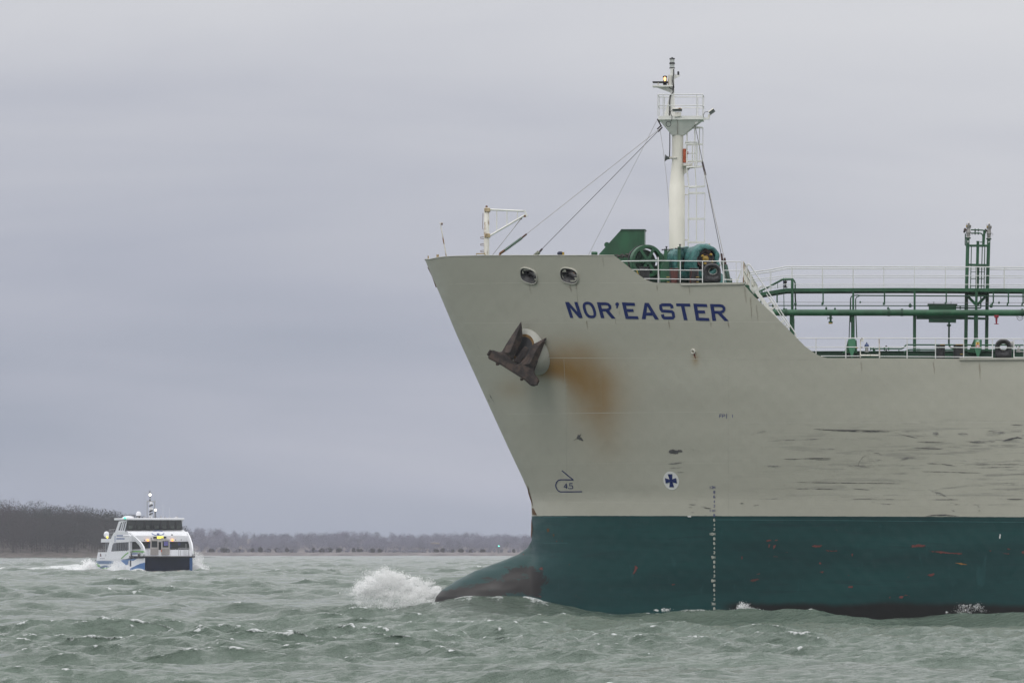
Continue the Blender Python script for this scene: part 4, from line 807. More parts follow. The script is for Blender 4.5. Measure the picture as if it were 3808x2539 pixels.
# chain from the hood to the gypsy
ch = MB()
cpts = [at2(430, 585, VW + .2), at2(498, 582, VW + .1), at2(560, 578, VW), at2(615, 560, VW - .1), at2(655, 520, VW - .2)]
for i in range(len(cpts) * 2 - 2):
    a_ = cpts[i // 2].lerp(cpts[i // 2 + 1], .5 * (i % 2)); b_ = cpts[i // 2].lerp(cpts[i // 2 + 1], .5 * (i % 2) + .5); mid = (a_ + b_) / 2; d = (b_ - a_).normalized(); L_ = (b_ - a_).length * .72
    w_ = Vector((0, 1, 0)) if i % 2 else Vector((0, 0, 1)); w_ = (w_ - d * w_.dot(d)).normalized()
    ch.tube([mid + d * math.cos(q) * L_ + w_ * math.sin(q) * .075 for q in [2 * math.pi * k / 14 for k in range(14)]], .026, 6, closed=True)
ch.v = [tuple(Vector(q) - cpts[2]) for q in ch.v]
o_ = ch.build('anchor_chain', M_chain, None, 60); o_.location = ship_m @ cpts[2]; o_.rotation_euler = (0, 0, -PHI); tag(o_, 'short run of dark rusty anchor chain leading onto the green windlass wheel', 'chain')

# rolled-edge chock (Panama lead): arch outline with a round eye
def chock(name, z, x0, x1, yt, yb_, hx0, hx1, hy0, hy1, v, dep, m_, parent=None):
    cx_, top_r = (x0 + x1) / 2, (x1 - x0) / 2; n_ = 36; hc_ = ((hx0 + hx1) / 2, (hy0 + hy1) / 2); hr_ = ((hx1 - hx0) / 2, (hy1 - hy0) / 2)
    out, hole = [], []
    for k in range(n_):
        q = 2 * math.pi * k / n_; c, s_ = math.cos(q), math.sin(q)
        if s_ >= 0: x, y = cx_ + top_r * math.copysign(abs(c) ** .85, c), yt + top_r * .95 - top_r * .95 * s_ ** .9
        else:
            f = max(abs(c), abs(s_)); x = cx_ + top_r * c / f; y = yt + top_r * .95 + (yb_ - yt - top_r * .95) * min(1, -s_ / f if f == -s_ else -s_ / abs(c))
        out.append((x, y)); hole.append((hc_[0] + hr_[0] * c, hc_[1] - hr_[1] * s_))
    lp = lambda A, f, v_: [Q(z, hc_[0] + (a - hc_[0]) * f, hc_[1] + (b - hc_[1]) * f, v_) for a, b in A]
    mx_ = lambda f, v_: [Q(z, h[0] + (o[0] - h[0]) * f, h[1] + (o[1] - h[1]) * f, v_) for o, h in zip(out, hole)]
    loops = [mx_(1, v + dep), mx_(1, v + dep * .25), mx_(.93, v + dep * .1), mx_(.7, v), mx_(.4, v + dep * .04), mx_(.12, v + dep * .22), lp(hole, 1, v + dep * .45), lp(hole, 1.0, v + dep * .6), mx_(.3, v + dep * .95), mx_(1, v + dep)]
    o_ = MB().loft(loops, False).build(name, m_, parent or ship, 50)
    ir = MB().loft([lp(hole, 1.005, v + dep * .40), lp(hole, .90, v + dep * .5), lp(hole, .90, v + dep * .54), lp(hole, 1.005, v + dep * .62)], False).build('chock_eye', M_white_rusty, o_, 50)
    return o_
vh = on_hull(2640, 1054).y + .25
chock('mooring_chock', z2, 1530, 1750, 668, 912, 1598, 1702, 724, 810, vh, .55, M_black)
vm = on_hull(3730, 1334).y + .25
chock('mooring_chock', z6, 1134, 1304, 1299, 1497, 1182, 1257, 1344, 1411, vm, .55, M_black)
# bollards and roller pedestals
def bollard(name, z, x0, x1, yt, yb_, v, m_, zd, flange=1.06):
    a_, b_ = Q(z, x0, yt, v), Q(z, x1, yb_, v); r_ = (b_.x - a_.x) / 2; c_ = Vector(((a_.x + b_.x) / 2, v + r_, zd)); h_ = a_.z - zd
    return MB().lathe(c_, (0, 0, 1), [(0, r_ * .97), (h_ * .93, r_ * .97), (h_ * .935, r_ * flange), (h_ * .99, r_ * flange), (h_, r_ * .95)], 24).build(name, m_, ship, 40)
bollard('bollard', z2, 1102, 1222, 728, 905, vh + .8, paint('worn_red_black_bollard', (.03, .022, .02), .55, .3, 4., rust=.3, rustcol=(.11, .03, .022)), Z_FC)
bollard('bollard', z2, 1355, 1470, 728, 905, vh + .8, M_blackred, Z_FC)
MB().bx((Q(z2, 1085, 0, vh).x, vh + .7, Z_FC), (Q(z2, 1485, 0, vh).x, vh + 1.4, Z_FC + .07)).build('bollard_bed', M_rustmark, ship)
rp = MB(); a_ = Q(z2, 718, 765, vh + 1.9); b_ = Q(z2, 862, 765, vh + 1.9); cxr = (a_.x + b_.x) / 2
pr_ = bollard('roller_pedestal', z2, 722, 858, 764, 905, vh + 1.9, M_black, Z_FC, 1.0)
MB().lathe((cxr - .02, vh + 1.9 + (b_.x - a_.x) / 2, a_.z), (0, 0, 1), [(0, .17), (.03, .19), (.07, .19), (.09, .175), (.14, .175), (.15, .205), (.19, .205)], 24).build('pedestal_roller', M_black, pr_, 40)
MB().tube([Q(z2, 700, 755, vh + 1.7), Q(z2, 708, 790, vh + 1.7), Q(z2, 695, 800, vh + 1.7)], .025, 6).lathe(Q(z2, 713, 800, vh + 1.7), (0, 1, 0), [(0, .035), (.05, .035)], 10).build('pedestal_pin', M_yellow, pr_)
for x in (1090, 1460):
    for y, s_ in ((846, 24), (908, 18)): MB().lathe(Q(z2, x, y, vh + .65), (0, 0, 1), [(0, s_ * K2), (.02, s_ * K2), (.03, s_ * K2 * .6)], 12).build('yellow_cleat', M_yellow, ship, 40)
bollard('bollard', z6, 543, 635, 1356, 1492, vm + .5, M_black, Z_MD); bollard('bollard', z6, 717, 817, 1354, 1492, vm + .5, M_black, Z_MD)
for x0, x1, y in ((585, 632, 1354), (740, 812, 1354), (783, 816, 1450)): MB().bx(Q(z6, x0, y + 3, vm + .42), Q(z6, x1, y - 3, vm + .48)).build('bollard_band', M_yellow, ship)

# forecastle railing along the port edge
def hullv(px, py, off=.12): return on_hull(px, py).y + off
fr = MB(); X2 = lambda x: z2(x, 0)[0]
def rail_run(z, pts, r_=.024, dv=.12, ref=None):
    out = []
    for x, y in pts: px_, py_ = z(x, y); out.append(P(px_, py_, hullv(px_, ref, dv)))
    return out
for pts in ([(505, 643), (970, 638), (1520, 642), (1780, 645), (2008, 651)], ): fr.tube(rail_run(z2, pts, ref=1053), .021, 8)
for pts in ([(640, 749), (1000, 752), (1516, 757)], [(1785, 757), (2008, 761)], [(780, 861), (1000, 864), (1518, 870)], [(1785, 873), (2006, 877)]): fr.tube(rail_run(z2, pts, ref=1053), .017, 8)
for x in (967, 1243, 1520, 1781, 2006): fr.tube(rail_run(z2, [(x, 642), (x, 912)], ref=1053), .021, 8)
fr.tube(rail_run(z2, [(1941, 650), (1941, 915)], ref=1053), .016, 6)
for x in (970, 1785): a_ = Q(z2, x, 760, hullv(*z2(x, 912))); b_ = Q(z2, x + 18, 912, hullv(*z2(x, 912)) + .35); fr.tube([a_, b_], .02, 6)
fr.build('forecastle_railing', M_white_clean, ship, 60)
MB().beam(Q(z2, 965, 592, vh + .1), Q(z2, 968, 628, vh + .1), .05, .05).build('rail_lamp', M_roundel, ship)
# railing across the after edge of the forecastle, from the port corner to the catwalk
ar = MB(); c0_ = P(*z2(2010, 650), vh - .0); v_end = -1.4; u_ = U_BRK - .06
zt = c0_.z
vs_ = np.linspace(vh, v_end, 11)
for dz in (0, -.36, -.74): ar.tube([(u_, vh, zt + dz), (u_, v_end, zt + dz)], .026, 6)
for v in vs_: ar.beam((u_, v, Z_FC), (u_, v, zt), .04, .05)
ar.build('break_railing', M_white_rusty, ship)
ar = MB()
for dz in (0, -.36, -.74): ar.tube([(u_, 1.4, zt + dz), (u_, -vh, zt + dz)], .026, 6)
for v in np.linspace(1.4, -vh, 11): ar.beam((u_, v, Z_FC), (u_, v, zt), .04, .05)
ar.build('break_railing', M_white_rusty, ship)
MB().tube([Q(z2, 1812, 872, vh + 1.5), Q(z2, 1884, 866, vh + 1.5), Q(z2, 1884, 925, vh + 1.5)], .035, 6).build('pipe_stub', M_green_dk, ship, 60)
MB().prism([Q(z2, x, y, vh + .6) for x, y in ((1935, 912), (1992, 770), (2006, 770), (1962, 912))], (0, .03, 0)).build('rail_knee', M_white, ship)

# stairs from the forecastle down to the main deck
def stairs(v, label=None):
    zs = lambda x, y, dv=0.: Q(zS, x, y, vh + .35) + Vector((0, v - vh - .35 + dv, 0))
    root = MB()
    for dv in (0, .75): root.beam(zs(640, 520, dv), zs(1240, 1390, dv), .05, .16, up=(0, 1, 0)) if False else root.beam(zs(560, 500, dv), zs(1180, 1350, dv), .03, .15)
    st_ = root.build('deck_stairs', M_white, ship)
    tr = MB(); a_, b_ = zs(560, 500), zs(1180, 1350)
    for i in range(1, 12): p_ = a_.lerp(b_, i / 12); tr.bx(p_ + Vector((-.1, 0, -.02)), p_ + Vector((.1, .75, .01)))
    tr.build('stair_treads', M_white, st_)
    for dv in (0, .75):
        h_ = MB(); h_.tube([zs(x, y, dv) for x, y in ((440, 245), (440, 160), (447, 112), (472, 98), (505, 118), (560, 200), (860, 645), (1190, 1150), (1270, 1270), (1285, 1300), (1285, 1352))], .024, 8)
        h_.tube([zs(x, y, dv) for x, y in ((783, 612), (900, 785), (1160, 1170))], .02, 6)
        for a_, b_ in (((725, 460), (548, 585)), ((960, 808), (830, 900)), ((1190, 1150), (1130, 1200)), ((865, 742), (765, 802)), ((1082, 1062), (1032, 1100))): h_.tube([zs(*a_, dv), zs(*b_, dv)], .022, 6)
        h_.build('stair_handrail', M_white_clean, st_, 60)
stairs(vh + .35); stairs(-vh - 1.2)

# ------------------------------------------------------------------ TANKER: catwalk over the main deck
VN, VF = -.95, .95
cw = MB(); ys = [(110, 846), (280, 815), (470, 786), (1568, 786)]
def q5(x, y, v): return Q(z5, x, y, v)
end6 = lambda y, v, x=1500: Q(z6, x, y, v)
for v in (VN, VF - .08):
    for (xa, ya, xb, yb_) in ((100, 848, 280, 816), (280, 816, 440, 790), (440, 790, 1568, 786)):
        a_, b_ = q5(xa, ya, VN), q5(xb, yb_, VN)
        cw.loft([[(p.x, v, p.z), (p.x, v + .08, p.z), (p.x, v + .08, p.z - .152), (p.x, v, p.z - .152)] for p in (a_, b_)])
    a_, b_ = q5(1568, 786, VN), Q(z6, 1427, 791, VN); b_ = a_ + (b_ - a_) * 5
    cw.loft([[(p.x, v, p.z), (p.x, v + .08, p.z), (p.x, v + .08, p.z - .152), (p.x, v, p.z - .152)] for p in (a_, b_)])
far_end = b_.x
catw = cw.build('catwalk', M_green, ship)
gr = MB()
pts_ = [q5(100, 848, VN), q5(280, 816, VN), q5(440, 790, VN), q5(1568, 786, VN), b_]
for a_, c_ in zip(pts_[:-1], pts_[1:]): gr.loft([[(p.x, VN + .08, p.z - .03), (p.x, VF - .08, p.z - .03), (p.x, VF - .08, p.z - .06), (p.x, VN + .08, p.z - .06)] for p in (a_, c_)])
gr.build('catwalk_grating', M_green_dk, catw)
for v, dy in ((VN + .04, 0), (VF - .04, 0)):
    hr_ = MB()
    for rr_, A in ((.025, [(60, 632), (280, 603), (440, 571), (1568, 573)]), (.015, [(85, 701), (280, 683), (440, 660), (1568, 660)]), (.015, [(90, 790), (280, 768), (440, 748), (1568, 748)])):
        pt = [q5(x, y, VN) for x, y in A]; e_ = Q(z6, 1427, A[-1][1] + 4, VN); pt.append(pt[-1] + (e_ - pt[-1]) * 5); hr_.tube([(p.x, v, p.z) for p in pt], rr_, 8)
    for x, y0 in ((75, 632), (280, 603), (497, 572), (804, 572), (1113, 572), (1423, 572)): a_, c_ = q5(x, y0, VN), q5(x, 790 if x > 400 else (815 if x > 200 else 840), VN); hr_.tube([(a_.x, v, a_.z), (a_.x, v, c_.z)], .016, 6)
    for x in (327, 638, 950, 1232, 1545): a_, c_ = Q(z6, x, 577, VN), Q(z6, x, 792, VN); hr_.tube([(a_.x, v, a_.z), (a_.x, v, c_.z)], .016, 6)
    hr_.build('catwalk_railing', M_white_clean, catw, 60)
# supports
def post(z, x0, x1, yt, v, m_=M_green, name='catwalk_post', yb_=None, par=None):
    a_, b_ = Q(z, x0, yt, v), Q(z, x1, yt, v); r_ = (b_.x - a_.x) / 2; zb__ = Z_MD if yb_ is None else Q(z, x0, yb_, v).z
    return MB().lathe((a_.x + r_, v, zb__), (0, 0, 1), [(0, r_), (a_.z - zb__, r_)], 16).build(name, m_, par or catw, 40)
post(z5, 490, 517, 690, -1.1, yb_=1045); post(z5, 477, 524, 1040, -1.1); post(z5, 1106, 1126, 818, -1.1, yb_=1060); post(z5, 1094, 1131, 1050, -1.1)
post(z6, 317, 338, 820, -1.1, yb_=1060); post(z6, 311, 343, 1050, -1.1)
for z, x in ((z5, 502), (z5, 1112), (z6, 327)): p_ = Q(z, x, 1050, -1.1); MB().lathe(p_, (0, 0, 1), [(-.06, .14), (.06, .14)], 14).build('post_collar', M_green_dk, catw, 40)
MB().prism([Q(z5, x, y, -1.0) for x, y in ((515, 1068), (526, 1100), (526, 1270), (515, 1270))], (0, .1, 0)).build('post_flange', M_green_dk, catw)
for z, x0, x1, y1, hook in ((z5, 190, 207, 920, 1), (z5, 342, 360, 935, 0), (z5, 807, 820, 935, 1), (z5, 1425, 1438, 935, 1), (z6, 17, 32, 935, 0), (z6, 638, 653, 935, 1), (z6, 1112, 1126, 935, 1), (z6, 1263, 1277, 940, 1), (z6, 1411, 1425, 940, 1)):
    mb = MB(); mb.beam(Q(z, (x0 + x1) / 2, 818, -.9), Q(z, (x0 + x1) / 2, y1, -.9), (x1 - x0) * .37 / 84, .06)
    if hook: mb.tube([Q(z, x1, y1 - 5, -.9), Q(z, x0 - 2, y1, -.9), Q(z, x0 - 4, y1 + 22, -.9)], .035, 6)
    mb.build('pipe_hanger', M_green, catw)

# ------------------------------------------------------------------ TANKER: cargo piping
def pipe(name, pts, r_, m_=M_green, n=12): return MB().tube(pts, r_, n).build(name, m_, ship, 50)
def run(z0, x0, y0, z1_, x1, y1, v, ext=4.): a_, b_ = Q(z0, x0, y0, v), Q(z1_, x1, y1, v); return [a_, b_, b_ + (b_ - a_).normalized() * ext * 6]
cp = pipe('cargo_pipe', run(z5, 200, 1034, z6, 1427, 1036, -1.7), .140, M_green, 18)
for z, x in ((z5, 440), (z6, 200), (z5, 1475), (z6, 68), (z6, 1410)):
    p_ = Q(z, x, 1032, -1.7); MB().lathe(p_ - Vector((.05, 0, 0)), (1, 0, 0), [(0, .17), (.1, .17)], 20, False).build('pipe_flange', M_green_dk, cp, 40)
MB().prism([Q(z6, x, y, -1.4) for x, y in ((345, 1062), (830, 1066), (830, 1100), (345, 1098))], (0, .3, 0)).build('pipe_tray', M_green_dk, cp)
pipe('service_pipe', run(z5, 225, 962, z6, 1427, 966, -.7), .019, M_green_dk, 8)
pipe('tank_cleaning_pipe', run(z5, 225, 964, z6, 1427, 968, -1.3), .016, M_green_dk, 8)
pipe('air_line', run(z5, 350, 929, z6, 1427, 934, -.8), .009, M_steel, 6)
pipe('cable_conduit', [Q(z5, x, y, -1.0) for x, y in ((1088, 1130), (1090, 890), (1098, 872), (1120, 862), (1160, 858))] + run(z5, 1190, 862, z6, 1427, 870, -1.0), .027, M_green_dk, 8)
pipe('cable_conduit', [Q(z5, x, y, -1.0) for x, y in ((1075, 1290), (1078, 1190), (1083, 1070), (1088, 900))], .02, M_green_dk, 8)
pipe('cable_conduit', [Q(z5, x, y, -1.05) for x, y in ((1152, 1290), (1148, 1180), (1143, 1060), (1140, 900), (1150, 878), (1180, 866))], .024, M_green_dk, 8)
pipe('branch_pipe', [Q(z5, x, y, .4) for x, y in ((120, 850), (270, 775), (405, 705), (430, 695), (505, 696), (525, 715), (533, 740), (533, 870), (538, 940))], .035, M_green, 10)
pipe('branch_pipe', [Q(z5, x, y, -.6) for x, y in ((160, 830), (265, 775), (400, 702), (505, 700))], .04, M_green, 10)
for x0, y0, y1, r_ in ((419, 780, 1000, .016), (356, 735, 790, .012), (537, 940, 1000, .022)): pipe('drop_pipe', [Q(z5, x0 - 2, y0, -1.2), Q(z5, x0 + 2, y1, -1.2)], r_, M_green_dk, 8)
for z, x, y, s_ in ((z5, 421, 995, .045), (z5, 537, 993, .045), (z5, 311, 962, .06), (z5, 320, 996, .05), (z5, 812, 945, .035), (z5, 1430, 945, .035), (z5, 1187, 929, .04), (z6, 283, 962, .075), (z6, 1097, 966, .075), (z6, 1176, 933, .045), (z5, 845, 990, .05), (z5, 933, 995, .045), (z5, 1467, 990, .05), (z5, 535, 945, .06)):
    MB().lathe(Q(z, x, y, -1.32) - Vector((0, 0, s_ * 1.1)), (0, 0, 1), [(0, s_ * .5), (s_ * .5, s_), (s_ * 1.4, s_), (s_ * 1.8, s_ * .6), (s_ * 2.4, s_ * .35)], 10).build('small_valve', M_green_dk, ship, 40)
bv = MB().lathe(Q(z5, 434, 785, -.4), (0, 0, 1), [(0, .1), (.03, .1), (.06, .05), (.2, .05), (.22, .075), (.3, .075), (.32, .03), (.36, .03)], 12).build('block_valve', M_black, ship, 40)
MB().tube([Q(z5, 416, 775, -.5), Q(z5, 415, 700, -.5), Q(z5, 414, 685, -.5)], .022, 8).build('valve_stem', paint('blue_valve_stem', (.02, .03, .10), .4), bv, 60)
MB().lathe(Q(z5, 440, 708, -.52), (0, 1, 0), [(0, .07), (.03, .07), (.03, .05), (0, .05)], 16, False).build('valve_wheel', M_steel, bv, 40)
def hang_valve(name, z, x, y0, y1, hw, m_, foot_m, foot):
    s_ = .37 / 84; a_ = Q(z, x, y0, -1.7); h_ = Q(z, x, y1, -1.7).z - a_.z; w_ = hw * s_
    o_ = MB().lathe(a_, (0, 0, 1), [(0, w_ * .55), (h_ * .3, w_ * .5), (h_ * .31, w_ * .95), (h_ * .42, w_ * .95), (h_ * .43, w_ * .5), (h_ * .8, w_ * .45), (h_ * .82, w_ * foot), (h_, w_ * foot)], 14).build(name, m_, ship, 40)
    return o_
hv = hang_valve('drain_valve', z5, 889, 1062, 1135, 24, M_green_dk, None, .9)
MB().lathe(Q(z5, 889, 1146, -1.7), (0, 0, 1), [(0, .09), (.05, .09)], 14).build('valve_outlet', M_yellow, hv, 40)
MB().tube([Q(z5, 889, 1092, -1.75), Q(z5, 860, 1090, -1.8)], .014, 6).lathe(Q(z5, 860, 1090, -1.8) - Vector((.01, 0, 0)), (1, 0, 0), [(0, .06), (.02, .06)], 12).build('valve_wheel', M_green_dk, hv, 60)
hr2 = hang_valve('fire_hydrant', z6, 1150, 1040, 1148, 22, M_red, None, .35); MB().beam(Q(z6, 1128, 1147, -1.7), Q(z6, 1172, 1147, -1.7), .03, .03).bx(Q(z6, 1128, 1078, -1.8), Q(z6, 1172, 1046, -1.6)).build('hydrant_handle', M_red, hr2)
pipe('loose_hose', [Q(z6, x, y, -1.7) for x, y in ((1352, 1062), (1360, 1095), (1380, 1112), (1405, 1105), (1422, 1080))], .012, M_wire, 6); pipe('loose_hose', [Q(z6, x, y, -1.65) for x, y in ((1362, 1068), (1378, 1088), (1400, 1088), (1418, 1068))], .010, M_wire, 6)
# tank unit between pipes
tu = MB().prism([Q(z6, x, y, -.5) for x, y in ((470, 958), (745, 958), (745, 1062), (470, 1060))], (0, 1.4, 0)).build('pump_casing', M_green, ship)
MB().prism([Q(z6, x, y, -.56) for x, y in ((458, 943), (757, 945), (757, 959), (458, 958))], (0, 1.52, 0)).build('casing_lid', M_green_dk, tu)
MB().prism([Q(z6, x, y, -.5) for x, y in ((470, 1064), (745, 1066), (745, 1125), (470, 1122))], (0, 1.2, 0)).build('casing_trough', M_green_dk, tu)
for x in (521, 694): MB().tube([Q(z6, x, 923, -.4), Q(z6, x, 948, -.4)], .014, 6).build('casing_lug', M_black, tu)
MB().tube([Q(z6, 740, 985, -.6), Q(z6, 990, 988, -.6), Q(z6, 993, 975, -.6), Q(z6, 993, 850, -.6)], .03, 8).lathe(Q(z6, 778, 985, -.6), (1, 0, 0), [(0, .06), (.07, .06)], 12).build('casing_pipe', M_green_dk, tu, 60)
dp = MB().tube([Q(z6, x, y, -.6) for x, y in ((674, 1120), (672, 1340), (676, 1365), (690, 1385), (720, 1395))], .042, 10).build('drain_pipe', M_green_dk, ship, 60)
MB().lathe(Q(z6, 673, 1161, -.6) - Vector((0, 0, .05)), (0, 0, 1), [(0, .05), (.03, .10), (.07, .10), (.1, .05)], 14).build('pipe_flange', M_green_dk, dp, 40)
# deck-level girder and small piping
MB().bx((Q(z5, 640, 1425, -8).x, -8.2, Z_MD), (44, -7.9, Q(z5, 1000, 1427, -8).z)).build('deck_girder', M_green_dk, ship)
MB().bx((Q(z5, 640, 1425, -8).x, -8.3, Q(z5, 1000, 1427, -8).z), (44, -7.8, Q(z5, 1000, 1422, -8).z)).build('girder_flange', M_green, ship)
def ped(z, pts, back, v, name='pipe_rack_foot'):
    o_ = MB().prism([Q(z, x, y, v) for x, y in pts], (0, .25, 0)).build(name, M_green_lt, ship, bevel=.01); MB().prism([Q(z, x, y, v + .3) for x, y in back], (0, 1.2, 0)).build('foot_gusset', M_green, o_); return o_
ped(z5, ((1066, 1298), (1139, 1298), (1139, 1385), (1106, 1489), (1100, 1489), (1067, 1385)), ((1000, 1440), (1030, 1420), (1048, 1370), (1062, 1310), (1150, 1310), (1155, 1440)), -9.2)
pf = ped(z6, ((930, 1304), (1000, 1304), (1001, 1390), (968, 1498), (962, 1498), (931, 1395)), ((860, 1430), (880, 1400), (922, 1306), (1004, 1306), (1000, 1440)), -9.2)
sg = MB().prism([Q(z6, x, y, -9.23) for x, y in ((942, 1306), (981, 1306), (981, 1383), (942, 1383))], (0, .03, 0)).build('safety_sign', M_roundel, pf)
for y0, y1, m_ in ((1307, 1328, paint('sign_green', (.05, .30, .12), .5)), (1331, 1355, paint('sign_yellow', (.65, .52, .12), .5)), (1358, 1382, paint('sign_red', (.55, .03, .03), .5))): MB().prism([Q(z6, x, y, -9.24) for x, y in ((944, y0), (979, y0), (979, y1), (944, y1))], (0, .012, 0)).build('sign_panel', m_, sg)
pc_ = MB(); pc_.tube([Q(z6, 961 + 9 * math.cos(q), 1370 + 8 * math.sin(q), -9.25) for q in np.linspace(0, 2 * math.pi, 16, False)], .010, 5, closed=True); pc_.tube([Q(z6, 954, 1376, -9.25), Q(z6, 968, 1364, -9.25)], .009, 5); pc_.build('sign_symbol', M_roundel, sg)
MB().prism([Q(z6, x, y, -9.26) for x, y in ((950, 1317), (958, 1311), (964, 1315), (974, 1311), (974, 1323), (950, 1323))], (0, .01, 0)).build('sign_symbol', M_roundel, sg)
MB().prism([Q(z6, x, y, -9.26) for x, y in ((952, 1350), (956, 1337), (966, 1337), (970, 1350))], (0, .01, 0)).build('sign_symbol', M_redor, sg)
blv = MB().lathe(Q(z5, 1252, 1432, -9), (0, 0, 1), [(0, .10), (.03, .10), (.04, .07), (.2, .07), (.22, .1), (.23, .1)], 16).build('vent_valve', M_steel, ship, 40)
MB().lathe(Q(z5, 1252, 1380, -9), (0, 0, 1), [(0, .06), (.03, .10), (.07, .10), (.1, .085), (.13, .07), (.15, .03), (.2, .025), (.21, .01)], 16).build('valve_bonnet', paint('blue_valve_bonnet', (.02, .045, .14), .4), blv, 40)
dpts = [Q(z5, 1285, 1397, -9), Q(z5, 1568, 1397, -9), Q(z6, 195, 1397, -9), Q(z6, 215, 1388, -9), Q(z6, 238, 1362, -9), Q(z6, 252, 1356, -9)]; e_ = Q(z6, 1427, 1360, -9); pipe('deck_pipe', dpts + [e_, e_ + Vector((25, 0, 0))], .032, M_green, 10)
dpts = [Q(z6, 225, 1440, -8.9), Q(z6, 240, 1420, -8.9), Q(z6, 262, 1408, -8.9), Q(z6, 290, 1405, -8.9)]; e_ = Q(z6, 900, 1408, -8.9); pipe('deck_pipe', dpts + [e_, e_ + Vector((25, 0, 0))], .032, M_green, 10)
for z, x in ((z5, 1290), (z5, 1318), (z5, 1432), (z5, 1472), (z6, 22), (z6, 68), (z6, 170), (z6, 355), (z6, 372), (z6, 1350), (z6, 1385)):
    y = 1397 if (z is z5 or x < 100) else (1408 if x < 900 else 1372); MB().lathe(Q(z, x, y, -9) - Vector((.02, 0, 0)), (1, 0, 0), [(0, .07), (.04, .07)], 14).build('pipe_flange', M_green, ship, 40)
for z, x, y in ((z5, 1449, 1372), (z6, 42, 1372), (z6, 42, 1415)): MB().lathe(Q(z, x, y, -9) - Vector((0, 0, .03)), (0, 0, 1), [(0, .02), (.02, .035), (.05, .035), (.07, .01)], 10).build('valve_handle', M_black, ship, 40)
MB().prism([Q(z5, x, y, -9) for x, y in ((1302, 1428), (1330, 1398), (1348, 1428))], (0, .1, 0)).build('pipe_support', M_green, ship)
MB().lathe(Q(z6, 1270, 1365, -9.5), (1, -.3, .2), [(0, .12), (.05, .16), (.22, .16), (.25, .1)], 18).build('winch_end', M_steel, ship, 40)
mc = MB(); mc.bx(Q(z6, 1348, 1432, -9.4), Q(z6, 1392, 1412, -9.1)); mc.lathe(Q(z6, 1372, 1420, -9.3), (0, 0, 1), [(0, .06), (.1, .05), (.2, .03)], 12); mc.tube([Q(z6, 1350, 1405, -9.3), Q(z6, 1400, 1425, -9.3), Q(z6, 1440, 1428, -9.3)], .03, 8); mc.build('hose_fitting', M_steel, ship, 40)

# ------------------------------------------------------------------ TANKER: main deck railing with gate
mr = MB()
def mrail(z, x, y, dv=.12): px_, py_ = z(x, y); return P(px_, py_, hullv(px_, 1334, dv))
def mrun(y5, y6, x5, r_, gap=None): pts = [mrail(z5, x, y5) for x in np.linspace(x5, 1568, 8)] + [mrail(z6, x, y5 + (y6 - y5) * x / 1427) for x in np.linspace(240, 1427, 8)]; pts.append(pts[-1] + (pts[-1] - pts[-5]).normalized() * 20); mr.tube(pts, r_, 8)
mrun(1290, 1297, 548, .02); mrun(1380, 1387, 640, .018)
mr.tube([mrail(z5, x, 1470) for x in (790, 1000, 1185)], .018, 8); mr.tube([mrail(z5, 1385, 1473), mrail(z5, 1568, 1474), mrail(z6, 400, 1476), mrail(z6, 820, 1479), mrail(z6, 1108, 1481)], .018, 8); e_ = mrail(z6, 1427, 1484); mr.tube([mrail(z6, 1328, 1483), e_, e_ + Vector((20, 0, 0))], .018, 8)
for z, x in ((z5, 742), (z5, 1042), (z5, 1378), (z6, 252), (z6, 537), (z6, 821), (z6, 1110), (z6, 1326)): mr.tube([mrail(z, x, 1290 if z is z5 else 1297), mrail(z, x, 1490 if z is z5 else 1497)], .02, 8)
for x in (1425, 1530, 1640, 1760, 1880): mr.tube([mrail(z6, x + 5, 1298), mrail(z6, x + 5, 1497)], .026, 8)
mrr = mr.build('main_deck_railing', M_white_clean, ship, 60)
gt = MB(); gt.tube([mrail(z5, 1190, 1300, .05), mrail(z5, 1188, 1485, .05)], .024, 8); gt.tube([mrail(z5, 1375, 1298, .05), mrail(z5, 1384, 1485, .05)], .024, 8); gt.tube([mrail(z5, 1188, 1464, .05), mrail(z5, 1372, 1464, .05)], .040, 8); gt.build('railing_gate', M_white_rusty, mrr, 60)
MB().bx(mrail(z5, 1196, 1325, .02), mrail(z5, 1222, 1288, .1)).build('gate_box', M_white, mrr, bevel=.02)
for y in (1292, 1384): MB().bx(mrail(z5, 1199, y + 6, .0), mrail(z5, 1209, y - 5, .02)).build('gate_latch', M_rustmark, mrr)
MB().bx(mrail(z5, 1140, 1390, .6), mrail(z5, 1164, 1378, .7)).build('gate_tally', M_yellow, mrr)

# ------------------------------------------------------------------ TANKER: vent risers
VT = -.2
def q6(x, y, v=VT): return Q(z6, x, y, v)
vt = MB(); s6 = .37 / 83.5
vt.tube([q6(841, 1440), q6(846, 1050), q6(852, 700), q6(863, 285)], [18 * s6, 18 * s6, 17.5 * s6, 17.5 * s6], 16)
vr = vt.build('vent_risers', M_green, ship, 50)
def Vt(name, m_, mb, smooth=50, par=None): return mb.build(name, m_, par or vr, smooth)
Vt('riser', M_green, MB().tube([q6(1050, 1440, .5), q6(1054, 1050, .5), q6(1061, 700, .5), q6(1073, 292, .5)], 17.5 * s6, 16))
Vt('middle_riser', M_green, MB().tube([q6(954, 845, .1), q6(958, 560, .1), q6(964, 318, .1)], 14.5 * s6, 14).lathe(q6(964, 322, .1), (0, 0, 1), [(0, 17 * s6), (.03, 17 * s6)], 14))
Vt('front_post', M_green, MB().tube([q6(944, 1310, -1.1), q6(945, 1050, -1.1)], 21 * s6, 14).tube([q6(945, 1050, -1.1), q6(951, 790, -1.1)], 13 * s6, 14))
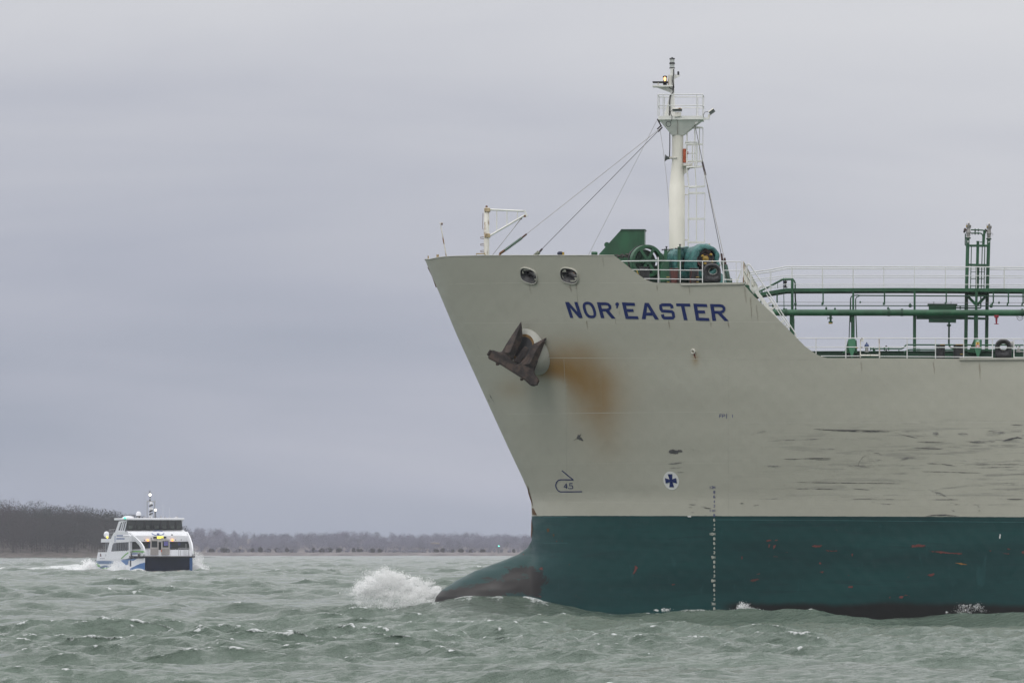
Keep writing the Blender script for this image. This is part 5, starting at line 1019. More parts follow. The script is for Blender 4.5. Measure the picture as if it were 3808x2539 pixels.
Vt('return_pipe', M_green, MB().tube([q6(x, y, .2) for x, y in ((893, 202), (1020, 206))], .03, 8).tube([q6(x, y, .2) for x, y in ((893, 236), (985, 236), (1000, 240), (1011, 255), (1014, 275), (1012, 360))], .03, 8).tube([q6(1030, 205, .25), q6(1019, 360, .25)], .055, 10).tube([q6(985, 326, .2), q6(1010, 326, .2)], .022, 8))
for x, y in ((936, 203), (968, 204), (936, 238), (968, 238)): Vt('pipe_flange', M_green_dk, MB().lathe(q6(x, y, .2) - Vector((.025, 0, 0)), (1, 0, 0), [(0, .06), (.05, .06)], 12))
Vt('flame_arrester', M_green_dk, MB().beam(q6(936, 203, .2), q6(936, 238, .2), .06, .06), None)
Vt('drain_leg', M_green_dk, MB().tube([q6(838, 240), q6(836, 350), q6(840, 358), q6(846, 360)], .025, 8))
Vt('cross_pipe', M_green, MB().tube([q6(880, 361, 0), q6(1056, 362, .3)], .055, 10))
Vt('cross_pipe', M_green, MB().prism([q6(x, y, -.2) for x, y in ((870, 542), (1048, 546), (1048, 566), (870, 562))], (0, .4, 0)))
Vt('cross_beam', M_green_dk, MB().prism([q6(x, y, -.3) for x, y in ((850, 838), (1048, 842), (1048, 858), (850, 854))], (0, .6, 0)))
br_ = MB(); br_.beam(q6(868, 876, -.5), q6(940, 950, -1.0), .10, .08); br_.beam(q6(1036, 878, -.5), q6(962, 952, -1.0), .10, .08); Vt('brace', M_green, br_, None)
Vt('lower_beam', M_green_dk, MB().prism([q6(x, y, -.2) for x, y in ((850, 1076), (1072, 1084), (1072, 1104), (850, 1100))], (0, .25, 0)))
lp = MB()
for xa, xb, ya, yb_ in ((899, 888, 365, 845), (946, 942, 570, 845)): lp.tube([q6(xa, ya, -.35), q6(xb, yb_, -.35)], .02, 6)
for xa, xb in ((1008, 995), (1033, 1024)): lp.tube([q6(xa, 365, .1), q6(xb, 860, .1)], .022, 6)
for y in (625, 695, 765, 830): lp.tube([q6(892, y, -.35), q6(944, y, -.35)], .014, 5); lp.tube([q6(968, y, .1), q6(1026, y, .1)], .014, 5)
lp.tube([q6(975, 560, .1), q6(968, 850, .1)], .02, 6); Vt('riser_ladder', M_green_dk, lp)
Vt('valve_tail', M_green_dk, MB().tube([q6(995, 860, .1), q6(993, 990, .1)], .022, 6))
for x in (841, 947, 1051): Vt('riser_collar', M_green_dk, MB().lathe(q6(x, 1046, -1.1 if x == 947 else .1) - Vector((0, 0, .03)), (0, 0, 1), [(0, 27 * s6), (.06, 27 * s6)], 16))
m = MB()
def head(cx, cy0, cx_top, v, mirror):
    qv = lambda x, y: Q(zV, x, y, v); sV = .12755 / 83.5; b_ = qv(cx, cy0); hh = lambda y: qv(cx, y).z - b_.z; lean = qv(cx_top, 190).x - b_.x
    ax_ = Vector((lean, 0, hh(cy0 - 490))).normalized()
    y_ = lambda d: hh(cy0 - d)
    flg = Vt('riser_flange', M_green_dk, MB().lathe(b_ - Vector((0, 0, .035)), ax_, [(0, 76 * sV), (.055, 76 * sV)], 18))
    hd_ = Vt('pressure_valve', M_steel, MB().lathe(b_, ax_, [(y_(10), 60 * sV), (y_(28), 52 * sV), (y_(55), 45 * sV), (y_(62), 66 * sV), (y_(80), 66 * sV), (y_(84), 48 * sV), (y_(98), 48 * sV), (y_(100), 64 * sV), (y_(116), 64 * sV), (y_(118), 50 * sV), (y_(140), 68 * sV), (y_(170), 70 * sV), (y_(210), 56 * sV), (y_(290), 55 * sV), (y_(300), 66 * sV)], 20), 30)
    Vt('valve_hood', paint('taupe_valve_hood', (.21, .20, .19), .5, .15, 4.), MB().lathe(b_, ax_, [(y_(298), 73 * sV), (y_(372), 76 * sV), (y_(378), 60 * sV), (y_(380), 32 * sV), (y_(425), 31 * sV)], 20), 40, hd_)
    Vt('valve_tip', paint('pale_plastic_cap', (.62, .60, .60), .3, .05), MB().lathe(b_, ax_, [(y_(425), 29 * sV), (y_(450), 26 * sV), (y_(480), 14 * sV), (y_(490), 2 * sV)], 14), 60, hd_)
    c_ = b_ + ax_ * y_(340); Vt('valve_tag', M_yellow, MB().bx(c_ + Vector((-74 * sV, -.09, -.03)), c_ + Vector((-40 * sV, -.06, .045))), None, hd_)
    Vt('valve_lever', M_wire, MB().tube([b_ + ax_ * y_(150) + Vector((60 * sV, -.05, 0)), b_ + ax_ * y_(150) + Vector((112 * sV, -.05, 0)), b_ + ax_ * y_(85) + Vector((112 * sV, -.05, 0))], .009, 5).tube([b_ + ax_ * y_(378) + Vector((-60 * sV, -.02, 0)), b_ + ax_ * y_(425) + Vector((-66 * sV, -.02, 0))], .008, 5), 60, hd_)
    bx_ = b_ + ax_ * y_(215); Vt('valve_elbow', M_black, MB().lathe(bx_ + Vector((-125 * sV, .0, -.10)), (.25, 0, 1), [(0, .03), (.02, .05), (.17, .055), (.21, .035)], 12).beam(bx_ + Vector((-100 * sV, 0, .02)), bx_ + Vector((-30 * sV, 0, .02)), .06, .07), 40, hd_)
head(318, 665, 333, VT, 1); head(918, 688, 932, .5, 1)
def small_letter(ch, x, y, w, h, v):
    mb = MB()
    G2 = {'S': [[(1, .1), (.2, 0), (0, .25), (.9, .6), (1, .85), (.8, 1), (0, .92)]], 'P': GL['P']}
    for st_ in G2[ch]: mb.tube([Q(zV, x + a * w, y + b * h, v) for a, b in st_], .011, 5)
    Vt('riser_letter', M_roundel, mb)
small_letter('S', 292, 752, 44, 42, VT - .085); small_letter('P', 902, 768, 38, 40, .5 - .085)
# ------------------------------------------------------------------ FERRY
PSI = R(18); FT = Vector(((627 - CX) * 800 / F, 800., 0.)); cps, sps = math.cos(PSI), math.sin(PSI)
def fw(x, y, ly):                     # point seen at z7 pixel (x, y) whose distance aft of the bow is ly
    px_, py_ = z7(x, y); k = (px_ - CX) / F; lx = (k * (FT.y + ly * cps) - FT.x + ly * sps) / (cps - k * sps); Y = FT.y + lx * sps + ly * cps
    return Vector((lx, ly, CH + (YH - py_) * Y / F))
def fs(x, y, lx=-4.37):               # same, for a point on the side plane lx
    px_, py_ = z7(x, y); k = (px_ - CX) / F; ly = (FT.x + lx * cps - k * (FT.y + lx * sps)) / (sps + k * cps); Y = FT.y + lx * sps + ly * cps
    return Vector((lx, ly, CH + (YH - py_) * Y / F))
ferry = empty('passenger_ferry', FT, PSI)
tag(ferry, 'white and blue catamaran ferry with lit deck lights ploughing towards the viewer', 'ferry')
F_white = paint('ferry_white', (.74, .75, .78), .35, .04, .5); F_grey = paint('ferry_plain_grey', (.45, .46, .48), .4, .05, .5)  # F_grey is a plain light grey for deck, hatch and trim
F_navy = paint('ferry_navy_hull', (.007, .013, .038), .4, .3, .6); F_blue = paint('ferry_blue_band', (.045, .14, .34), .35, .1, .6); F_blued = paint('ferry_pale_blue_band', (.09, .16, .28), .4, .1, .6)
F_green = paint('ferry_green_stripe', (.12, .36, .06), .4, .1, 1.); F_black = paint('ferry_black_fender', (.014, .015, .017), .6, .2, 1.); F_beige = paint('gangway_beige', (.40, .38, .36), .5, .1, 2.)
F_glass = NT('ferry_dark_glass').val('Base Color', (.022, .028, .027, 1)).val('Roughness', .12).m; F_rail = paint('ferry_steel_rail', (.35, .35, .36), .35, .1, 2., metal=.4)
F_text = paint('ferry_blue_lettering', (.10, .15, .34), .5, .1, 2.)
B = 4.37; LEN = 26.0
zdk = fw(1600, 1165, 0).z; zsh = fs(700, 1228).z
# hulls: two slim demi-hulls and the bridge deck between them
def demihull(sgn):
    out = lambda ly: 3.45 + (B - .05 - 3.45) * min(1, ly / 6) ** .8; inn = lambda ly: out(ly) - .15 - 2.0 * min(1, max(0, ly) / 5) ** .7
    loops = []
    for ly in (0, .4, 1, 2, 3.5, 6, 12, 18, LEN - .5, LEN):
        z0, z1_ = -1.2, (zdk - .12) if ly < 6 else zsh + (.05 if ly < 8 else 0)
        rake = .5 * max(0, 1 - ly / 4)
        loops.append([(sgn * out(ly), ly, z1_), (sgn * out(ly), ly + rake, z0), (sgn * inn(ly), ly + rake, z0), (sgn * inn(ly), ly, z1_)])
    return MB().loft(loops).build('demihull', F_navy, ferry, 30)
hl = demihull(-1); hr = demihull(1)
mb = MB(); mb.loft([[(-3.3, .15, zdk - .13), (3.3, .15, zdk - .13), (3.3, .8, -.1), (0, .5, -.6), (-3.3, .8, -.1)], [(-3.4, 5, zdk - .13), (3.4, 5, zdk - .13), (3.4, 5, .6), (0, 5, .3), (-3.4, 5, .6)]]); mb.build('bridge_deck_bow', F_navy, ferry)
mb = MB(); mb.bx((-B + .1, 4.8, .9), (B - .1, LEN - .3, zsh)); mb.build('bridge_deck', F_navy, ferry)
# painted side of the near hull
side = MB(); ax = lambda ly: -(3.45 + (B - .05 - 3.45) * min(1, max(0, ly) / 6) ** .8) - .02
def sidept(x, y, off=0.):
    lx = -4.3
    for _ in range(12): p_ = fs(x, y, lx); lx = .5 * lx + .5 * (ax(p_.y) - off)
    return Vector((ax(p_.y) - off, p_.y, p_.z))
def side_poly(name, pts, m_, off, par=None, n=6):
    # strip between two polylines (upper, lower), subdivided along its length
    up, lo = pts; mb = MB(); k = max(len(up), len(lo)); cu = lambda P_, f: tuple(np.interp(f, np.linspace(0, 1, len(P_)), [p[i] for p in P_]) for i in (0, 1)); loops = []
    N_ = (k - 1) * n
    for i in range(N_ + 1): loops.append([sidept(*cu(up, i / N_), off), sidept(*cu(lo, i / N_), off), sidept(*cu(lo, i / N_), off - .015), sidept(*cu(up, i / N_), off - .015)])
    return mb.loft(loops).build(name, m_, par or hl)
sp_ = side_poly('side_paint', ([(430, 1228), (830, 1218), (1216, 1192)], [(398, 1400), (800, 1420), (1216, 1470)]), F_white, .0)
side_poly('blue_swoosh', ([(430, 1240), (560, 1236), (705, 1240)], [(425, 1285), (560, 1290), (690, 1296)]), F_blued, .025, sp_)
side_poly('blue_swoosh', ([(820, 1228), (950, 1210), (1085, 1200)], [(832, 1240), (905, 1305), (930, 1300)]), F_blue, .025, sp_)
side_poly('blue_swoosh', ([(975, 1362), (1060, 1318), (1130, 1285), (1214, 1262)], [(975, 1400), (1060, 1395), (1130, 1390), (1214, 1388)]), F_blue, .025, sp_)
side_poly('blue_swoosh', ([(490, 1330), (560, 1310), (690, 1315)], [(400, 1390), (560, 1370), (650, 1345)]), F_blued, .025, sp_)
side_poly('green_swoosh', ([(425, 1268), (455, 1290), (500, 1330)], [(424, 1312), (450, 1330), (500, 1336)]), F_green, .03, sp_)
side_poly('green_swoosh', ([(520, 1352), (580, 1350), (640, 1340)], [(520, 1372), (580, 1368), (640, 1356)]), F_green, .03, sp_)
mb = MB(); mb.bx((3.05, -.0, -.2), (3.47, .1, zdk - .2)); mb.build('painted_lit_strip', paint('lit_bow_blue', (.025, .075, .19), .4, .2, .5), hr)  # paler blue strip: light on the bow edge put into its colour
# bow deck with fender
dk = [(-3.85, .0), (-1.5, -.25), (1.5, -.25), (3.85, .0), (4.05, 1.2), (4.42, 5.2), (-4.42, 5.2), (-4.05, 1.2)]
mb = MB(); mb.prism([(x, y, zdk - .16) for x, y in dk], (0, 0, .18)); mb.build('bow_fender', F_black, ferry)
mb = MB(); mb.prism([(x * .97, y + .1, zdk + .02) for x, y in dk], (0, 0, .03)); mb.build('bow_deck', F_grey, ferry)
# superstructure: main cabin
prof = [(455, 1098), (598, 1098), (640, 935), (700, 800), (735, 765), (940, 765), (968, 850), (968, 1192), (830, 1216), (430, 1228)]
pts = [fs(x, y) for x, y in prof]
mb = MB(); mb.prism([Vector((-B, p.y, p.z)) for p in pts], (2 * B, 0, 0)); cabin = mb.build('main_cabin', F_white, ferry)
def on_side(name, poly, m_, off=.02, par=None, lx=-B): return MB().prism([Vector((lx - off, fs(x, y, lx).y, fs(x, y, lx).z)) for x, y in poly], (off + .01, 0, 0)).build(name, m_, par or cabin)
sw = on_side('side_window', [(672, 1085), (692, 985), (706, 960), (728, 947), (952, 932), (950, 1066)], F_glass, .03)
dv = MB()
for x0, x1 in ((712, 700), (742, 735), (772, 766), (802, 797), (832, 828), (860, 857), (890, 888), (920, 919)):
    a_, b_ = fs(x0, 950), fs(x1, 1080); dv.beam((-B - .04, a_.y, a_.z), (-B - .04, b_.y, b_.z), .02, .16)
dv.build('window_bars', paint('window_bar_grey', (.22, .22, .24), .4), sw)
on_side('door_edge', [(968, 935), (1002, 940), (1002, 1090), (968, 1092)], F_grey, .0)
for y0, x0, x1, n_ in ((832, 760, 862, 6), (880, 755, 890, 9)):
    for i in range(n_): xa = x0 + (x1 - x0) * i / n_; on_side('side_lettering', [(xa, y0 - 10), (xa + (x1 - x0) / n_ * .72, y0 - 12), (xa + (x1 - x0) / n_ * .72, y0 + 9), (xa, y0 + 11)], F_text, .02)
on_side('side_lettering', [(725, 838), (738, 832), (738, 930), (725, 935)], paint('pale_blue_rule', (.30, .34, .46), .5), .02)
on_side('side_lettering', [(1018, 1115), (1098, 1112), (1098, 1132), (1018, 1136)], F_text, .15)
on_side('side_emblem', [(490, 1118), (503, 1118), (508, 1160), (515, 1166), (486, 1168)], paint('dark_emblem', (.10, .05, .05), .5), .02); on_side('side_lettering', [(485, 1196), (565, 1194), (565, 1203), (485, 1206)], paint('grey_lettering', (.2, .2, .22), .5), .02)
on_side('side_seam', [(575, 1130), (585, 1130), (585, 1165), (575, 1165)], F_grey, .02)
# front of the main cabin
lyF = 4.9
def on_front(name, poly, m_, ly=lyF, th=.06, par=None): return MB().prism([fw(x, y, ly - th) for x, y in poly], (0, th, 0)).build(name, m_, par or cabin)
on_front('front_window', [(1012, 930), (1300, 930), (1300, 1032), (1012, 1052)], F_glass); on_front('front_window', [(1615, 930), (1942, 926), (1942, 1040), (1615, 1040)], F_glass); on_front('front_window', [(1436, 935), (1480, 935), (1480, 1060), (1436, 1060)], F_glass, th=.05)
for x, y, w_, h_ in ((1770, 965, 20, 24), (1630, 995, 12, 30), (1285, 990, 14, 34)): on_front('painted_reflection', [(x - w_, y - h_), (x + w_, y - h_), (x + w_, y + h_), (x - w_, y + h_)], paint('painted_reflection_blue', (.04, .05, .13), .2), lyF - .06, .012)  # reflections in the windows, painted as dim blue panels
for x0, x1 in ((1625, 1708), (1716, 1752), (1760, 1935)): on_front('front_window', [(x0, 1045), (x1, 1045), (x1, 1062), (x0, 1062)], F_black, lyF, .07)
# overhanging eyebrow, sloping roof, wheelhouse
ly1, ly2 = 4.55, 8.2
eb = MB(); a_, b_, c_, d_ = [fw(x, y, ly1) for x, y in ((972, 833), (1946, 833), (1946, 926), (972, 926))]; eb.prism([a_, b_, c_, d_], (0, .5, 0)); eyeb = eb.build('eyebrow', F_white, ferry)
mb = MB(); t0, t1 = fw(930, 742, ly2), fw(1835, 735, ly2); mb.loft([[a_, b_, b_ + Vector((0, 4, 0)), a_ + Vector((0, 4, 0))], [t0, t1, t1 + Vector((0, .4, 0)), t0 + Vector((0, .4, 0))]]); slope = mb.build('sloping_foredeck', F_white, ferry)
def on_slope(x, y, off=.03):
    f = (y - 833) / (738 - 833); return fw(x, y, ly1 + (ly2 - ly1) * f - off)
lg = MB(); lg.tube([on_slope(1426 + 97 * math.cos(q), 786 + 37 * math.sin(q), .45) for q in np.linspace(0, 2 * math.pi, 28, False)], .05, 6, closed=True); lg.build('round_emblem', F_text, slope)
MB().prism([on_slope(x, y, .45) for x, y in ((1362, 768), (1490, 768), (1490, 781), (1452, 784), (1446, 806), (1412, 806), (1406, 784), (1362, 781))], (0, .05, .0)).build('emblem_letter', paint('emblem_blue', (.04, .08, .30), .5), slope)
MB().lathe(on_slope(1653, 822), (0, -1, .2), [(0, .16), (.1, .1)], 10).build('deck_hatch', F_black, slope)
W2 = 4.12
wf_ = [fs(x, y, -W2) for x, y in ((730, 775), (792, 600), (920, 578), (915, 590), (890, 745), (890, 775))]
mb = MB(); mb.prism([Vector((-W2, p.y, p.z)) for p in wf_], (2 * W2, 0, 0)); wh = mb.build('wheelhouse', F_white, ferry)
wg = MB(); g = [fw(x, y, l) for x, y, l in ((940, 582, ly2 - 1.0), (1806, 580, ly2 - 1.0), (1826, 733, ly2 - .35), (905, 738, ly2 - .35))]; wg.loft([g, [p + Vector((0, .5, 0)) for p in g]]); wgo = wg.build('windscreen', F_glass, wh)
dv = MB()
for f in (.16, .31, .46, .61, .75, .885):
    p_, q_ = g[0].lerp(g[1], f), g[3].lerp(g[2], f); dv.beam(p_ + Vector((0, -.04, 0)), q_ + Vector((0, -.04, 0)), .12, .05, up=(0, 1, 0))
dv.beam(g[3].lerp(g[2], 0) + Vector((0, -.03, .32)), g[3].lerp(g[2], 1) + Vector((0, -.03, .32)), .05, .06, up=(0, 0, 1)); dv.build('windscreen_bars', F_black, wgo)
dv = MB()
for f, c in ((.07, 1), (.23, 1), (.38, 1), (.54, 1), (.68, 1), (.82, 1), (.94, 1)): p_ = g[0].lerp(g[1], f).lerp(g[3].lerp(g[2], f), .55); dv.bx(p_ + Vector((-.28, -.0, -.45)), p_ + Vector((.26, .02, .45)))
dv.build('painted_cabin_light', paint('painted_dim_cabin', (.05, .06, .055), .4, .4, 2.), wgo)  # dim cabin light painted as paler panels in the windscreen panes
on_side('wheelhouse_window', [(788, 744), (832, 615), (934, 602), (905, 742)], F_glass, .04, wh, -W2)
for x0, x1 in ((855, 820), (880, 850), (915, 885)): on_side('wheelhouse_pillar', [(x0, 610), (x0 + 14, 608), (x1 + 14, 743), (x1, 744)], F_white, .07, wh, -W2)
rf = [fs(x, y, -W2) for x, y in ((724, 560), (724, 600), (790, 600), (945, 578))]
mb = MB(); zt_, zb_ = fw(1400, 545, ly2 - 1.1).z, fw(1400, 578, ly2 - 1.1).z; mb.bx((-W2 - .05, ly2 - 1.2, zb_), (W2 + .05, rf[0].y + .2, zt_)); roof = mb.build('roof', F_white, ferry, bevel=.08)
mb = MB(); p_ = fs(885, 560, -W2); mb.lathe((-W2 + .5, p_.y, zt_ - .15), (0, 0, 1), [(0, .95), (.28, .8), (.42, .5), (.48, 0)], 16); mb.build('roof_fairing', F_white, roof, 40)
# roof equipment
lyM = 11.0
def fq(x, y, ly=lyM): return fw(x, y, ly)
def eq(name, m_, mb, sm=40, par=None): return mb.build(name, m_, par or roof, sm)
ms = MB()
for x in (1250, 1372): ms.tube([fq(x, 545), fq(x, 275)], .05, 6)
ms.tube([fq(1242, 276), fq(1388, 276)], .07, 6); ms.tube([fq(1300, 545), fq(1303, 480), fq(1300, 270), fq(1296, 95)], .055, 6); ms.tube([fq(1205, 135), fq(1380, 135)], .025, 5)
for x in (1205, 1380): ms.tube([fq(x, 135), fq(x, 545)], .012, 4)
mast_f = eq('signal_mast', F_rail, ms, 60)
for y, r_ in ((316, .30), (402, .32)): eq('radar_dome', F_white, MB().lathe(fq(1314, y + 18), (0, 0, 1), [(0, r_ * .7), (.1, r_), (.3, r_ * .95), (.42, r_ * .5), (.45, 0)], 16), 50, mast_f)
for y in (345, 432, 478): eq('radar_bar', F_black, MB().beam(fq(1285, y + 10, lyM - .4), fq(1340, y - 10, lyM - .4), .2, .16), None, mast_f)
for y in (480, 525): eq('mast_box', F_white, MB().bx(fq(1285, y + 18, lyM - .2), fq(1325, y - 16, lyM + .2)), None, mast_f)
eq('mast_top', F_black, MB().ball(fq(1295, 125), .09, 8).ball(fq(1296, 255), .12, 8).ball(fq(1298, 200), .1, 8), 60, mast_f)
L_white = emis('lit_white_lamp', (1, .93, .72), 3.); L_yel = emis('lit_yellow_lamp', (1, .84, .12), .95); L_or = emis('lit_orange_lamp', (1, .34, .06), 2.2); L_grn = emis('lit_green_lamp', (.05, .9, .5), 1.5)
eq('mast_light', L_white, MB().ball(fq(1299, 170, lyM - .3), .19, 10), 60, mast_f)
lp_ = eq('roof_lamp_post', F_black, MB().tube([fq(1386, 545, 9.5), fq(1386, 425, 9.5)], .04, 6), 60); eq('roof_light', L_white, MB().ball(fq(1386, 415, 9.4), .17, 10), 60, lp_)
eq('satellite_dome', F_white, MB().lathe(fq(1112, 512, 11), (0, 0, 1), [(0, .3), (.02, .36), (.35, .37), (.5, .31), (.62, .18), (.66, 0)], 18), 50)
eq('dome_foot', F_black, MB().lathe(fq(1112, 545, 11), (0, 0, 1), [(0, .2), (.3, .34)], 12))
for x in (1018, 1100, 1215, 1300, 1475, 1540, 1620, 1735): eq('roof_fitting', F_rail, MB().lathe(fq(x, 548, 10), (0, 0, 1), [(0, .12), (.12 + .05 * (x % 3), .1), (.2 + .06 * (x % 4), .03)], 8))
eq('roof_hatch', F_grey, MB().lathe(fq(1722, 545, 9), (0, 0, 1), [(0, .34), (.08, .3), (.16, .05)], 14))
for x, y in ((1505, 300), (1612, 380)): eq('whip_antenna', F_white, MB().tube([fq(x + 5, 545, 12), fq(x, y, 12)], .016, 4), 60)
sl_ = eq('side_light_box', F_black, MB().lathe(fw(900, 580, ly2 + .2), (0, 0, 1), [(0, .14), (.25, .16)], 10)); eq('starboard_light', L_grn, MB().ball(fw(888, 545, ly2 - .1), .14, 10), 60, sl_)
# after end
pl = [fs(x, y) for x, y in ((500, 940), (508, 880), (660, 880), (640, 935))]
mb = MB(); mb.prism([Vector((-B, p.y, p.z)) for p in pl], (2 * B, 0, 0)); aft = mb.build('after_platform', F_white, ferry)
MB().ball(fs(592, 812, -3.6), .42, 14, (1, 1, 1.1)).build('satellite_dome', F_white, aft, 60); MB().ball(fs(606, 856, -4.2), .17, 8).build('deck_light', L_yel, aft, 60)
rl = MB()
for y in (735, 790, 850): a_, b_ = fs(632, y, -B + .1), fs(735 - (y - 735) * .3, y - 8, -B + .1); rl.tube([a_, b_], .03, 5)
for x in (635, 665, 700): a_, b_ = fs(x, 735, -B + .1), fs(x, 875, -B + .1); rl.tube([a_, b_], .03, 5)
for x in (470, 505, 540, 590): a_, b_ = fs(x, 1060, -B + .1), fs(x, 1100, -B + .1); rl.tube([a_, b_], .03, 5)
rl.tube([fs(460, 1062, -B + .1), fs(600, 1058, -B + .1)], .03, 5); rl.build('after_railing', F_rail, aft, 60)
mb = MB()
for x in (585, 615): a_, b_ = fs(x, 940, -B + .3), fs(x - 10, 1100, -B + .3); mb.tube([a_, b_], .06, 6)
mb.build('after_pillar', F_rail, aft, 60)
mb = MB(); a_ = fs(570, 950, -B + 1.2); b_ = fs(625, 1095, -B + 1.2); mb.bx((-B + 1.2, b_.y, b_.z), (B - 1.2, a_.y - .5, a_.z)); mb.build('after_door', F_glass, aft)
# curved side wings running down to the bow
def wing(sgn):
    cl_ = [(955, 800, 60), (1010, 845, 62), (1080, 905, 58), (1140, 965, 62), (1178, 1030, 66), (1195, 1100, 70), (1188, 1165, 90)] if sgn < 0 else None
    mb = MB(); loops = []
    for x, y, w_ in cl_:
        c_ = sidept(x, y, -.1); k = w_ / 2 / 115 * 1.0
        loops.append([(c_.x - .07, c_.y - k * 1.2, c_.z + k * .5), (c_.x + .12, c_.y - k * 1.2, c_.z + k * .5), (c_.x + .12, c_.y + k * 1.2, c_.z - k * .5), (c_.x - .07, c_.y + k * 1.2, c_.z - k * .5)])
    if sgn > 0: loops = [[(-p[0], p[1], p[2]) for p in l] for l in loops]
    return loops
cl0 = None
for sgn in (-1, 1):
    loops = []
    for x, y, w_ in [(955, 800, 60), (1010, 845, 62), (1080, 905, 58), (1140, 965, 62), (1178, 1030, 66), (1192, 1100, 80), (1180, 1165, 110)]:
        c_ = sidept(x, y, -.1); k = w_ / 2 / 115
        loops.append([(sgn * (-1) * -abs(c_.x) - (.07 if sgn < 0 else -.07), c_.y - k * 2.0, c_.z + k * .6), (sgn * abs(c_.x) * 1 + (.12 if sgn < 0 else -.12), c_.y - k * 2.0, c_.z + k * .6), (sgn * abs(c_.x) + (.12 if sgn < 0 else -.12), c_.y + k * 2.0, c_.z - k * .6), (sgn * abs(c_.x) - (.07 if sgn < 0 else -.07), c_.y + k * 2.0, c_.z - k * .6)])
    mb = MB().loft(loops); wgx = mb.build('side_wing', F_white, ferry, 50)
    lo = MB(); pr = [sidept(x, y, -.1) for x, y in ((968, 1085), (1205, 1085), (1212, 1188), (968, 1192))]; lo.prism([Vector((sgn * abs(p.x), p.y, p.z)) for p in pr], (.08 * -sgn, 0, 0)); lo.build('bow_bulwark', F_white, wgx)
side_poly('green_stripe', ([(825, 1198), (900, 1125), (950, 1092), (1010, 1074), (1100, 1074), (1210, 1080)], [(832, 1210), (910, 1140), (960, 1108), (1010, 1094), (1100, 1094), (1210, 1104)]), F_green, .06, cabin)
p_ = sidept(1205, 1090); MB().bx((abs(p_.x) + .02, p_.y - .1, p_.z - .1), (abs(p_.x) + .16, p_.y + 1.0, p_.z + .08)).build('green_stripe', F_green, cabin)
# gangway doors, bulwark and rails on the bow
lyG = 3.2
def fp_(name, poly, m_, ly=lyG, th=.08, par=None): return MB().prism([fw(x, y, ly) for x, y in poly], (0, th, 0)).build(name, m_, par or ferry)
fp_('bow_screen', [(1225, 1062), (1950, 1055), (1955, 1165), (1225, 1165)], F_white, lyG + .2)
for x0, x1 in ((1305, 1436), (1482, 1616)):
    gd = fp_('gangway_door', [(x0, 890), (x1, 890), (x1, 1142), (x0, 1142)], F_beige)
    fp_('door_window', [(x0 + 18, 918), (x1 - 20, 918), (x1 - 20, 1020), (x0 + 18, 1020)], F_glass, lyG - .03, .04, gd)
    for k in range(5): fp_('door_slat', [(x0 + 8, 1042 + 20 * k), (x1 - 8, 1042 + 20 * k), (x1 - 8, 1050 + 20 * k), (x0 + 8, 1050 + 20 * k)], paint('slat_brown', (.22, .20, .19), .5), lyG - .03, .04, gd)
    fp_('door_stripe', [(x0 + 2, 860), (x0 + 22, 860), (x0 + 22, 890), (x0 + 2, 890)], F_rail, lyG, .08, gd)
fp_('poster', [(1524, 925), (1588, 925), (1588, 990), (1524, 990)], paint('blue_violet_panel', (.16, .15, .42), .4, .3, 4.), lyG - .06, .02)
fp_('red_extinguisher', [(1478, 1055), (1490, 1055), (1490, 1095), (1478, 1095)], M_redor, lyG - .06, .1)
rl = MB()
for x in (1762, 1790, 1850, 1880, 1925): rl.tube([fw(x, 1030, 2.6), fw(x, 1160, 2.6)], .035, 5)
for x in (1252, 1275): rl.tube([fw(x, 1060, 2.6), fw(x, 1160, 2.6)], .03, 5)
rl.tube([fw(1880, 960, 2.6), fw(1880, 1030, 2.6)], .04, 5); rl.tube([fw(1755, 1032, 2.6), fw(1935, 1030, 2.6)], .03, 5); rl.tube([fw(1225, 1042, 2.6), fw(1300, 1042, 2.6)], .03, 5); rl.tube([fw(2018, 1115, .8), fw(2018, 1165, .8)], .05, 5); rl.build('bow_railing', F_rail, ferry, 60)
for x, y0, y1, r_ in ((998, 1108, 1165, .12), (1120, 1115, 1195, .2)): a_ = sidept(x, y1, .2); MB().lathe(a_, (0, 0, 1), [(0, r_ * .5), (.12, r_), ((y1 - y0) / 115 - .1, r_), ((y1 - y0) / 115, r_ * .4)], 10).build('hanging_fender', paint('grey_fender', (.09, .09, .085), .7), ferry, 60)
sgn_ = MB().prism([fw(x, y, 4.3) for x, y in ((1358, 846), (1562, 846), (1562, 872), (1358, 872))], (0, .25, 0)).build('route_sign', F_black, eyeb)
fp_('sign_display', [(1412, 840), (1513, 838), (1513, 877), (1412, 878)], L_yel, 4.22, .1, sgn_)
for x, y in ((1263, 905), (1661, 904)): MB().ball(fw(x, y, 4.35), .15, 10).build('amber_light', L_or, eyeb, 60)
for x, y in ((1117, 903), (1207, 903), (1712, 898), (1803, 897)): MB().ball(fw(x, y, 4.5), .07, 8).build('eyebrow_fitting', F_black, eyeb, 60)
# ------------------------------------------------------------------ LAND: wooded headland on the left, far shore
def ptmesh(name, v, f, m_, attrs=None, parent=None, smooth=False):
    me = bpy.data.meshes.new(name); v = np.asarray(v, np.float32); f = np.asarray(f, np.int32); k = f.shape[1]
    me.vertices.add(len(v)); me.vertices.foreach_set('co', v.ravel()); me.loops.add(f.size); me.loops.foreach_set('vertex_index', f.ravel())
    me.polygons.add(len(f)); me.polygons.foreach_set('loop_start', np.arange(0, f.size, k, dtype=np.int32))
    for nm, d in (attrs or {}).items(): at = me.attributes.new(nm, 'FLOAT', 'POINT'); at.data.foreach_set('value', np.asarray(d, np.float32))
    me.update(calc_edges=True); me.validate(); me.materials.append(m_)
    if smooth: me.polygons.foreach_set('use_smooth', [True] * len(f))
    o = bpy.data.objects.new(name, me); COL.objects.link(o)
    if parent: o.parent = parent
    return o
def ridge(pts): return np.array([p[0] for p in pts], float), np.array([p[1] for p in pts], float)
